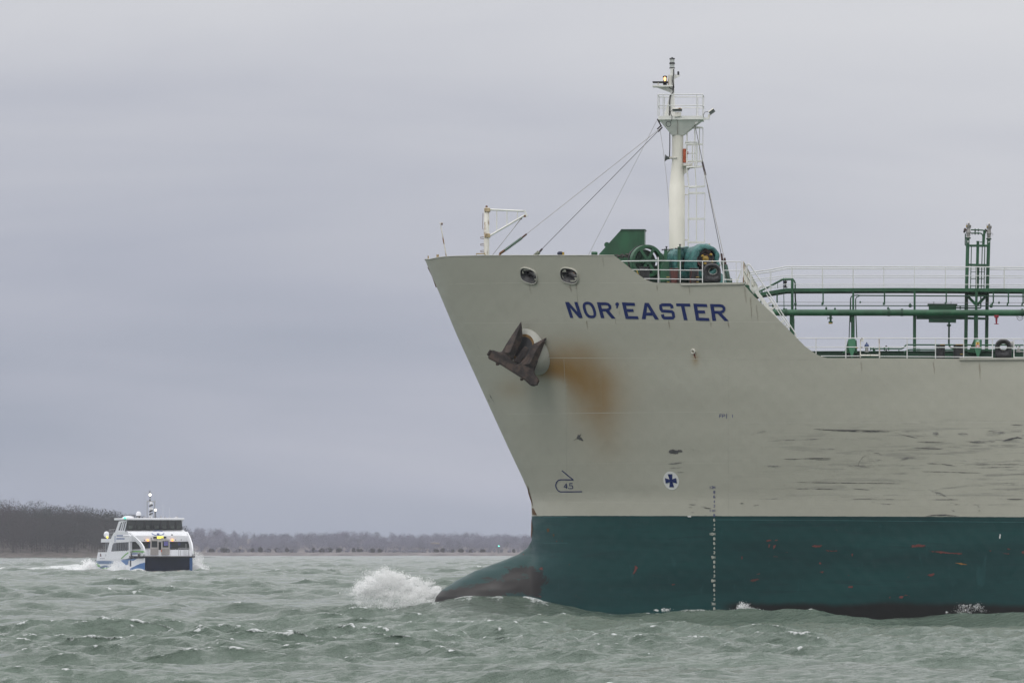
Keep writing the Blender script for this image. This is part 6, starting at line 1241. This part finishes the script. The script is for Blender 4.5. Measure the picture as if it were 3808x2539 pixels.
# left headland, about 2.2 km away
DL = 2180.; kL = DL / F
LX = np.array([-700, -300, -60, 65, 162, 260, 324, 388, 453, 502, 560, 620, 670, 700]); LY = np.array([1845, 1850, 1858, 1880, 1876, 1888, 1897, 1910, 1908, 1920, 1936, 1968, 2010, 2046])
lx_w = (LX - CX) * kL; lz_w = CH + (YH - LY) * kL
def zl_top(x): return np.interp(x, lx_w, lz_w)
def zl_ground(x, d): return 1.6 + np.clip(zl_top(x) - 12.5, .2, None) * np.clip(d / 90, 0, 1) ** .8
xs_ = np.arange(lx_w[0], lx_w[-1] + 4, 3.0); ds_ = np.array([-14, -9, -5, -2, 0, 6, 15, 30, 50, 70, 90, 130, 200])
Xg, Dg2 = np.meshgrid(xs_, ds_, indexing='ij')
Zg2 = np.where(Dg2 < 0, -.6 + 2.2 * np.clip((Dg2 + 14) / 14, 0, 1) ** .7, zl_ground(Xg, Dg2)) + RNG.normal(0, .12, Xg.shape)
n0, n1 = Xg.shape; ii, jj = np.meshgrid(np.arange(n0 - 1), np.arange(n1 - 1), indexing='ij'); q_ = (ii * n1 + jj).ravel(); gf = np.stack([q_, q_ + n1, q_ + n1 + 1, q_ + 1], -1)
M_shore = paint('shingle_and_dead_grass', (.10, .088, .078), .9, .35, .25)
M_shore.node_tree.nodes['Principled BSDF'].inputs['Specular IOR Level'].default_value = .1
o = ptmesh('headland', np.stack([Xg, DL + Dg2 + 6 * np.sin(Xg * .021), Zg2], -1).reshape(-1, 3), gf, M_shore, smooth=True); tag(o, kind='structure')
def soft_twigs(t):
    c_ = t.b.inputs['Base Color'].links[0].from_socket; tr = t.n.new('ShaderNodeBsdfTranslucent'); t.lk(c_, tr.inputs[0]); mx = t.n.new('ShaderNodeMixShader'); mx.inputs[0].default_value = .5
    t.lk(t.b.outputs[0], mx.inputs[1]); t.lk(tr.outputs[0], mx.inputs[2]); t.lk(mx.outputs[0], t.out.inputs[0])
t = NT('bare_winter_twigs'); tone = t.attr('tone'); t.col(t.mix(tone, t.mix(.5, (.040, .031, .031), (.048, .036, .034)), (.024, .030, .024))); t.val('Roughness', .9).val('Specular IOR Level', .1); soft_twigs(t); M_twig = t.m
t = NT('haze_tinted_twigs'); t.col(t.mix(t.attr('tone'), (.22, .22, .285), (.11, .118, .14))); t.val('Roughness', .9).val('Specular IOR Level', .1); soft_twigs(t); M_twig_haze = t.m  # bare twigs with distance haze mixed into their lilac-grey colour
def crown_tris(cx, cy, cz, rx, rz, n, s, rng):
    u = rng.normal(size=(n, 3)); u /= np.linalg.norm(u, axis=1)[:, None]; r = rng.random(n) ** .45
    # lobed outline: a handful of bulges and gaps
    L_ = rng.normal(size=(7, 3)); L_ /= np.linalg.norm(L_, axis=1)[:, None]; w_ = .72 + .38 * np.clip((u @ L_.T), 0, 1).max(1) ** 2
    c_ = u * (r * w_)[:, None] * np.array([rx, rx, rz]) + np.array([cx, cy, cz])
    d = rng.normal(size=(n, 3, 3)) * s; d[:, :, 2] *= 1.1
    return (c_[:, None, :] + d).reshape(-1, 3)
def trunk_tris(x, y, z, h, w, rng):
    v = []
    for k in range(3): a = 2.1 * k; v += [(x + w * math.cos(a), y + w * math.sin(a), z), (x + w * math.cos(a + 2.1), y + w * math.sin(a + 2.1), z), (x + rng.normal() * .2, y, z + h)]
    return np.array(v)
def forest(name, label, N, fx, fd, fz, D, hr_, s, ntri, evergreen, cat='woodland', bow=lambda x: 0, mat=None):
    V, T = [], []
    for i in range(N):
        x = fx(); d = fd(); z0 = fz(x, d); h = RNG.uniform(*hr_); ev = RNG.random() < evergreen(x, d)
        y = D + d + bow(x)
        if z0 is None: continue
        rx = h * RNG.uniform(.36, .55) * (1.15 if ev else 1); tr = crown_tris(x, y, z0 + h * .53, rx, h * .52, ntri if not ev else int(ntri * 1.5), s, RNG)
        V.append(tr); T.append(np.full(len(tr), np.clip((.85 if ev else .12) + RNG.normal() * .12, 0, 1)) + RNG.normal(size=len(tr)) * .05)
        V.append(trunk_tris(x, y, z0 - .3, h * .8, .12, RNG)); T.append(np.full(9, .1))
    V = np.concatenate(V); T = np.concatenate(T); o = ptmesh(name, V, np.arange(len(V)).reshape(-1, 3), mat or M_twig, {'tone': np.clip(T, 0, 1)})
    return tag(o, label, cat, kind='stuff')
xL, xR = -560, lx_w[-1] - 6
bowL = lambda x: 6 * math.sin(x * .021)
forest('headland_wood', 'dark bare winter wood covering the headland at the left edge, behind the ferry', 1300, lambda: RNG.uniform(-330, xR) , lambda: RNG.uniform(2, 95), lambda x, d: float(zl_ground(x, d)) if zl_top(x) - zl_ground(x, d) > 3.5 else None, DL, (10., 11.8), .14, 420, lambda x, d: .18 + .4 * (x > -185), bow=bowL)
# trees one can tell apart on the skyline: rounded pines and a few bare crowns
def tree(name, label, x, D, z0, h, rx, rz, n, s, tone, group, cz=.62):
    root = empty(name, (x, D, z0)); tag(root, label, 'tree', group)
    MB().tube([(0, 0, -.5), (.1, 0, h * .4), (0, .1, h * .8)], [.035 * h * .6, .025 * h * .6, .01 * h], 6).tube([(.05, 0, h * .35), (rx * .5, .2, h * .7)], [.02 * h * .5, .01], 5).tube([(.05, 0, h * .42), (-rx * .5, -.2, h * .75)], [.02 * h * .5, .01], 5).build('trunk', paint('dark_bark', (.04, .035, .03), .9), root)
    tr = crown_tris(0, 0, h * cz, rx, rz, n, s, RNG); ptmesh('crown', tr, np.arange(len(tr)).reshape(-1, 3), M_twig, {'tone': np.clip(tone + RNG.normal(size=len(tr)) * .08, 0, 1)}, root)
LT = [(130, 1868, 1, 'tall bare tree with a wide thin crown near the left end of the headland wood'), (205, 1884, .9, 'dark evergreen dome on the headland skyline, leftmost of the rounded pines'), (272, 1880, 0, 'thin bare crown rising above the pines left of the ferry'), (308, 1888, .95, 'dark ragged pine on the headland, second of the evergreens from the left'), (360, 1894, .95, 'broad rounded pine just left of the ferry mast'), (420, 1902, .95, 'low wide evergreen dome on the skyline directly over the ferry roof edge'), (475, 1912, .95, 'small dark pine at the falling end of the headland, behind the ferry roof'), (35, 1860, .1, 'bushy bare tree at the far left edge of the picture')]
for k, (px_, py_, tn, lb) in enumerate(LT):
    D_ = DL + 60; p_ = W(px_, py_, D_); z0 = float(zl_ground(p_.x, 60)); h = p_.z - z0 + 1.2
    tree('pine_tree' if tn > .5 else 'bare_tree', lb, p_.x, D_, z0, h, h * (.55 if tn > .5 else .40), h * .36, 3600 if tn > .5 else 1500, .16, tn, 'single trees on the headland skyline')
# far shore, about 3 km away
DF = 2950.; kF = DF / F
FX = np.array([-900, 300, 600, 720, 866, 965, 1087, 1302, 1391, 1501, 1584, 1722, 1861, 1971, 2400, 3200, 4600]); FY = np.array([1950, 1955, 1956, 1960, 1972, 1984, 1983, 1974, 1977, 1985, 1984, 1977, 1984, 1985, 1982, 1976, 1985])
fx_w = (FX - CX) * kF * 1.08; fz_w = CH + (YH - FY) * kF * 1.08
def zf_top(x): return np.interp(x, fx_w, fz_w)
def zf_ground(x, d): return 1.9 + np.clip(zf_top(x) - 6.5, .2, None) * np.clip((d - 60) / 200, 0, 1)
xs_ = np.arange(fx_w[0], fx_w[-1], 6.0); ds_ = np.array([-14, -8, -4, 0, 8, 25, 60, 100, 150, 200, 260, 340, 600])
Xg, Dg2 = np.meshgrid(xs_, ds_, indexing='ij'); Zg2 = np.where(Dg2 < 0, -.6 + 2.5 * np.clip((Dg2 + 14) / 14, 0, 1) ** .7, zf_ground(Xg, Dg2)) + RNG.normal(0, .1, Xg.shape)
n0, n1 = Xg.shape; ii, jj = np.meshgrid(np.arange(n0 - 1), np.arange(n1 - 1), indexing='ij'); q_ = (ii * n1 + jj).ravel(); gf = np.stack([q_, q_ + n1, q_ + n1 + 1, q_ + 1], -1)
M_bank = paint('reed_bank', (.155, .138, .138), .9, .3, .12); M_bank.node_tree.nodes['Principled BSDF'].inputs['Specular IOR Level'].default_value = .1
o = ptmesh('far_shore', np.stack([Xg, DF + Dg2, Zg2], -1).reshape(-1, 3), gf, M_bank, smooth=True); tag(o, kind='structure')
forest('far_wood', 'hazy lilac-grey bare wood along the low hills of the far shore', 2200, lambda: RNG.uniform(-330, 140), lambda: RNG.uniform(66, 265), lambda x, d: float(zf_ground(x, d)) if RNG.random() < .96 else None, DF, (4.6, 5.6), .17, 200, lambda x, d: .05, mat=M_twig_haze)
forest('shore_scrub', 'low brown reeds and scrub along the far beach', 500, lambda: RNG.uniform(-330, 140), lambda: RNG.uniform(4, 50), lambda x, d: float(zf_ground(x, d)), DF, (.9, 1.8), .3, 30, lambda x, d: .1, 'scrub', mat=M_twig_haze)
zF = zoomer(700, 1900, 1 / 1.809)
ST_ = [(160, 252, 'low'), (235, 246, 'broad'), (262, 250, 'low'), (338, 254, 'low'), (432, 248, 'thin'), (486, 240, 'tall'), (537, 252, 'low'), (597, 246, 'round'), (664, 246, 'tall'), (700, 254, 'low'), (843, 246, 'thin'), (902, 250, 'low'), (945, 245, 'broad'), (1015, 246, 'round'), (1112, 248, 'tall'), (1152, 252, 'broad'), (1240, 248, 'round'), (1285, 254, 'low'), (1668, 254, 'low'), (1712, 248, 'round'), (1775, 256, 'low'), (1835, 254, 'low'), (1905, 257, 'low'), (1980, 256, 'low'), (2190, 255, 'thin')]
ORD = ['first', 'second', 'third', 'fourth', 'fifth', 'sixth', 'seventh', 'eighth', 'ninth', 'tenth', 'eleventh', 'twelfth', 'thirteenth', 'fourteenth', 'fifteenth', 'sixteenth', 'seventeenth', 'eighteenth', 'nineteenth', 'twentieth', 'twenty-first', 'twenty-second', 'twenty-third', 'twenty-fourth', 'twenty-fifth']
for k, (x, y, kind_) in enumerate(ST_):
    px_, py_ = zF(x, y); p_ = W(px_, py_ - 1, DF + 20); h = p_.z - 1.7; wd = {'low': .75, 'broad': .8, 'thin': .3, 'tall': .36, 'round': .55}[kind_]
    tree('shore_tree', f'{kind_} dark tree on the far beach, {ORD[k]} right of the ferry along the shore', p_.x, DF + 20, 1.7, h, h * wd, h * .45, 500, .22, .5, 'dark trees on the far beach', .5)
for x0, x1, y in ((1490, 1610, 255), (1630, 1690, 214)):
    a_, b_ = W(*zF(x0, y), DF + 90), W(*zF(x1, y + 3), DF + 90); mb = MB(); mb.beam(a_, b_, 5, .9); o = mb.build('sand_scar', paint('pale_sand', (.26, .22, .19), .9, .2, .3), None, bevel=.3); tag(o, kind='structure')
gx, gy = 1855, 2033
p_ = W(gx, gy, DF - 6); bc = empty('channel_beacon', (p_.x, p_.y, 0)); tag(bc, 'small green lit channel beacon in front of the far shore', 'beacon')
MB().lathe((0, 0, -.5), (0, 0, 1), [(0, .35), (1., .3), (1.2, .12), (p_.z + .1, .1), (p_.z + .12, .25), (p_.z + .2, .25)], 10).build('beacon_post', M_green_dk, bc); MB().ball((0, 0, p_.z + .5), .36, 10).build('beacon_light', emis('green_beacon', (.12, .85, .6), 2.2), bc, 60)

# ------------------------------------------------------------------ SEA
def sea_waves(x, y, spacing):
    rng = np.random.default_rng(11); N = 110
    lam = np.exp(np.linspace(math.log(.38), math.log(17), N)) * rng.uniform(.94, 1.06, N); k = 2 * math.pi / lam
    th = R(-118) + rng.normal(0, .6, N) * np.where(lam > 5, .75, 1.1); dx, dy = np.cos(th), np.sin(th); ph = rng.uniform(0, 2 * math.pi, N)
    slope = .36 * math.sqrt(2 / N) * np.where(lam > 6.5, (6.5 / lam) ** 1.25, 1.0) * np.where(lam < 2.5, .95, 1.); a = slope / k
    h = np.zeros_like(x); ox = np.zeros_like(x); oy = np.zeros_like(x); jac = np.zeros_like(x)
    grp = 1 + .45 * np.sin(x * .061 + y * .023 + 1.) * np.sin(y * .045 - x * .02 + 2.)           # patches of rougher and calmer water
    for i in range(N):
        w_ = np.clip((lam[i] / np.maximum(spacing, 1e-3) - 2.2) / 2.5, 0, 1)
        p_ = k[i] * (dx[i] * x + dy[i] * y) + ph[i]; s_, c_ = np.sin(p_), np.cos(p_); aa = a[i] * w_ * grp
        h += aa * c_; ox -= aa * dx[i] * s_; oy -= aa * dy[i] * s_; jac += aa * k[i] * c_
    return h, ox, oy, jac
r1 = 108 * np.exp(np.arange(0, 2000) * .0007); r1 = r1[r1 < 262]; rows = np.concatenate([r1, 262 * np.exp(np.arange(1, 2400) * .00125)]); rows = rows[rows < 3050]; ncol = 600
ang = np.linspace(-.145, .145, ncol)
Yg_ = np.repeat(rows[:, None], ncol, 1).astype(np.float64); Xg_ = Yg_ * ang[None, :] + np.sign(ang)[None, :] * 0
sp_g = Yg_ * np.where(Yg_ < 262, .00062, .00105)
h, ox, oy, jac = sea_waves(Xg_, Yg_, sp_g)
X_, Y_ = Xg_ + 1.15 * ox, Yg_ + 1.15 * oy
# the tanker's bow wave: a hump that stands round the bulb and falls away aft
ub = (X_ - ST.x) * cphi - (Y_ - ST.y) * sphi; vb = (X_ - ST.x) * sphi + (Y_ - ST.y) * cphi
hy = halfb(ub, np.full_like(ub, .5)); gap = np.abs(vb) - hy
calm = np.exp(-(np.maximum(gap, 0) / 4.5) ** 2) / (1 + np.exp(-(ub + 5) / .8)); h = h * (1 - .5 * calm) + .30 * calm
h = h + .45 * np.exp(-((ub + 2.0) / 4.2) ** 2) * np.exp(-(np.maximum(gap, 0) / 4.) ** 2) + .55 * np.exp(-((ub + 4.5) / 5.) ** 2) * np.exp(-((vb + 4.) / 3.5) ** 2) + .04 * np.exp(-((ub - 6) / 9.) ** 2) * np.exp(-(np.maximum(gap, 0) / 4.) ** 2) + 0 * ub
near = np.exp(-(np.maximum(gap, 0) / 1.0) ** 2) * ((ub > -6) & (ub < 60))
thr = np.quantile(jac[:1800], .991)
foam = .8 * np.clip((jac - thr) / .16, 0, 1)
foam = np.maximum(foam, .95 * near * np.clip(.35 + .5 * np.sin(ub * 1.1 + 2 * np.sin(ub * .6)) + .35 * np.sin(ub * 3.7), 0, 1) * (ub > -5))
foam = np.maximum(foam, .5 * np.exp(-((ub + 6.5) / 2.6) ** 2 - ((vb - 1.5) / 2.) ** 2))
# the ferry's wake: a line of broken water running off behind it
fu = (X_ - FT.x) * cps + (Y_ - FT.y) * sps; fv = -(X_ - FT.x) * sps + (Y_ - FT.y) * cps
wk = np.exp(-((np.abs(fu) - 4.6 - .16 * np.maximum(fv, 0)) / (1.2 + .05 * np.maximum(fv, 0))) ** 2) * (fv > -1.5) * np.exp(-np.maximum(fv, 0) / 160)
wk = np.maximum(wk, np.exp(-(fu / 6.) ** 2) * (fv > 24) * np.exp(-np.maximum(fv - 24, 0) / 200)); h = h + .55 * wk * np.exp(-np.maximum(fv, 0) / 70)
foam = np.maximum(foam, np.clip(1.3 * wk, 0, 1))
t = NT('sea_water')
body = t.mix(t.rng(t.noise((.02, .05, 1), 1, 3), .3, .7), (.080, .113, .088), (.106, .144, .115))
fm = t.attr('foam'); f1 = t.noise((.9, .55, 1), 2.2, 8, .72, .6); f2 = t.noise((.35, .16, 1), 1.0, 5, .65, .5)
lacy = t.math('MULTIPLY', t.rng(f1, .50, .66), t.rng(f2, .55, .72)); 
fo = t.math('MAXIMUM', t.math('MULTIPLY', t.rng(t.math('ADD', fm, t.math('MULTIPLY', t.math('SUBTRACT', f1, .5), 2.6)), .42, .95), t.rng(fm, .03, .25)), t.math('MULTIPLY', lacy, .10))
t.col(t.mix(fo, body, (.66, .68, .68))); t.lk(t.rng(fo, 0, 1, .07, .75, False), t.b.inputs['Roughness']); t.val('IOR', 1.33).val('Specular IOR Level', .5)
rip = t.math('ADD', t.noise((.6, 1, 1), 3.4, 5, .66, .4), t.math('MULTIPLY', t.noise((.6, 1, 1), 1.3, 3, .6, .4), 1.2)); t.bump(rip, .9, .20)
M_sea = t.m
nr_, nc_ = X_.shape; ii, jj = np.meshgrid(np.arange(nr_ - 1), np.arange(nc_ - 1), indexing='ij'); q_ = (ii * nc_ + jj).ravel(); gf = np.stack([q_, q_ + 1, q_ + nc_ + 1, q_ + nc_], -1)
o = ptmesh('sea', np.stack([X_, Y_, h], -1).reshape(-1, 3), gf, M_sea, {'foam': foam.ravel()}, smooth=True); tag(o, kind='structure')
mb = MB()
for a_, b_ in (((-2600, -150), (2600, 100)), ): mb.add([(a_[0], a_[1], -.75), (b_[0], a_[1], -.75), (2600, 3100, -.75), (-2600, 3100, -.75)], [(0, 1, 2, 3)])
o = mb.build('open_water', M_sea); tag(o, kind='structure')

# ------------------------------------------------------------------ SPRAY
t = NT('spray_droplets'); t.val('Base Color', (.995, .995, .995, 1)).val('Roughness', .9).val('Specular IOR Level', .0); t.b.inputs['Subsurface Weight'].default_value = 0
tr_ = t.n.new('ShaderNodeBsdfTranslucent'); tr_.inputs[0].default_value = (.995, .995, .995, 1); mx = t.n.new('ShaderNodeMixShader'); mx.inputs[0].default_value = .6; t.lk(t.b.outputs[0], mx.inputs[1]); t.lk(tr_.outputs[0], mx.inputs[2]); t.lk(mx.outputs[0], t.out.inputs[0]); M_spray = t.m
def droplets(name, label, c_, s):
    n = len(c_); sz = s * np.exp(RNG.normal(0, .45, n)); d = RNG.normal(size=(n, 3, 3)) * sz[:, None, None]; v = (c_[:, None, :] + d).reshape(-1, 3)
    return tag(ptmesh(name, v, np.arange(n * 3).reshape(-1, 3), M_spray), label, 'spray', kind='stuff')
def puffs(blobs, flat=.5):
    out = []
    for (px_, py_, Y, rx, rz, n) in blobs:
        def shell(m): u = RNG.normal(size=(m, 3)); rr = np.linalg.norm(u, axis=1)[:, None]; return u / rr * np.minimum(rr, 1.25 + .45 * RNG.random((m, 1)) ** 4)
        p_ = W(px_, py_, Y); k_ = max(4, min(46, n // 40)); cc = shell(k_) * np.array([rx, rx * flat, rz]) * .46      # a puff is made of smaller puffs and strings
        ax_ = cc * RNG.uniform(-.5, 1.0, (k_, 1)) + RNG.normal(size=(k_, 3)) * rz * .12; wt = RNG.random(k_) ** 2 + .1; pick = RNG.choice(k_, n, p=wt / wt.sum())
        s1 = RNG.uniform(.10, .30, k_)[pick][:, None] * rz; u = cc[pick] + ax_[pick] * RNG.normal(0, .35, (n, 1)) + shell(n) * s1 * np.array([1.35, 1.0, .8]); out.append(u + np.array(p_))
    return np.concatenate(out)
YB = 256.5
kk = YB / F
bl = []
for px_, py_, rx, rz, n in [(1385, 2176, 70, 44, 3600), (1430, 2158, 90, 52, 5200), (1480, 2164, 100, 46, 5200), (1535, 2182, 110, 38, 5000), (1590, 2198, 100, 28, 4200), (1360, 2194, 60, 32, 2600), (1420, 2204, 130, 30, 3800), (1510, 2208, 170, 30, 5200), (1610, 2212, 100, 20, 3000), (1428, 2136, 60, 30, 1500), (1470, 2142, 80, 26, 1200), (1645, 2214, 60, 16, 1600), (1335, 2204, 50, 20, 900), (1560, 2166, 90, 30, 700), (1420, 2235, 160, 44, 3600), (1560, 2240, 200, 44, 4200), (1640, 2236, 120, 26, 2200)]:
    bl.append((px_, py_, YB + RNG.normal() * .5, rx * kk, rz * kk, n))
droplets('bow_spray', 'big white burst of spray thrown up ahead of the tanker bulb', puffs([(a, b, c, d, e, int(n * 5.2)) for a, b, c, d, e, n in bl]), .0078)
bl = []
YFz = 808.; kz = YFz / F
for zx, zy, rx, rz, n, dy in [(320, 1370, 220, 80, 7000, 10), (220, 1385, 220, 60, 5000, 14), (120, 1400, 180, 40, 2500, 14), (330, 1310, 150, 100, 2600, 10), (300, 1270, 130, 90, 700, 12), (420, 1405, 180, 50, 3600, 4), (600, 1415, 260, 44, 3600, 0), (770, 1360, 200, 120, 3000, -2), (800, 1420, 280, 54, 3800, -3), (950, 1410, 220, 46, 1800, -5), (690, 1370, 150, 80, 1000, 0), (1060, 1430, 150, 26, 700, -7), (300, 1340, 180, 110, 5200, 11), (260, 1390, 260, 50, 5000, 12), (20, 1396, 300, 26, 3200, 16), (-260, 1394, 420, 20, 3400, 20), (-700, 1393, 600, 16, 3400, 26), (-1050, 1392, 400, 14, 2000, 30)]:
    px_, py_ = z7(zx, zy); bl.append((px_, py_, YFz + dy, rx * .2296 * kz, rz * .2296 * kz, n))
droplets('ferry_side_spray', 'white spray streaming along the near side and stern of the ferry', puffs([(a, b, c, d, e, int(n * 1.8)) for a, b, c, d, e, n in bl], .35), .024)
bl = []
for zx, zy, rx, rz, n, dy in [(2070, 1370, 130, 120, 3600, 0), (2060, 1300, 120, 150, 2400, 1), (2060, 1360, 120, 130, 2400, 0), (2040, 1250, 110, 200, 1300, 0), (2130, 1380, 180, 110, 1500, 4), (2080, 1150, 110, 160, 500, 2), (2200, 1400, 200, 70, 800, 6), (2010, 1420, 90, 50, 900, -4)]:
    px_, py_ = z7(zx, zy); bl.append((px_, py_, YFz + dy - 2, rx * .2296 * kz, rz * .2296 * kz, n))
droplets('ferry_bow_spray', 'thin mist of spray rising at the right-hand bow of the ferry', puffs([(a, b, c, d, e, int(n * 2.2)) for a, b, c, d, e, n in bl], .35), .022)
YH_ = 243.6; kk = YH_ / F
droplets('hull_splash', 'small white splash against the black weed band just right of the draught marks', puffs([(2765, 2266, YH_, 30 * kk, 34 * kk, 1800), (2790, 2274, YH_, 66 * kk, 20 * kk, 1700), (2755, 2278, YH_, 50 * kk, 20 * kk, 1200), (2760, 2250, YH_, 16 * kk, 26 * kk, 260), (2690, 2276, YH_, 70 * kk, 8 * kk, 500), (2460, 2266, YH_ + .6, 50 * kk, 8 * kk, 500), (2600, 2276, YH_ + .3, 60 * kk, 7 * kk, 420), (2860, 2284, YH_ - .3, 70 * kk, 8 * kk, 420)], .5), .013)
droplets('hull_splash', 'feathery white splash against the hull near the right edge of the picture', puffs([(3590, 2272, YH_ - 2.2, 70 * kk, 30 * kk, 700), (3620, 2266, YH_ - 2.2, 60 * kk, 30 * kk, 450), (3540, 2280, YH_ - 2.2, 50 * kk, 16 * kk, 300), (3600, 2258, YH_ - 2.2, 50 * kk, 20 * kk, 120)], .5), .010)

# ------------------------------------------------------------------ HAZE
mb = MB(); mb.bx((-2700, -160, -2.2), (2700, 3900, 48)); hz = mb.build('haze', bpy.data.materials.new('haze_air')); tag(hz, kind='stuff')
hm = hz.data.materials[0]; hm.use_nodes = True; hm.node_tree.nodes.clear(); ho = hm.node_tree.nodes.new('ShaderNodeOutputMaterial'); hv_ = hm.node_tree.nodes.new('ShaderNodeVolumePrincipled')
hv_.inputs['Color'].default_value = (.88, .88, .98, 1); hv_.inputs['Density'].default_value = .00008; hv_.inputs['Anisotropy'].default_value = .0
hm.node_tree.links.new(hv_.outputs[0], ho.inputs['Volume'])
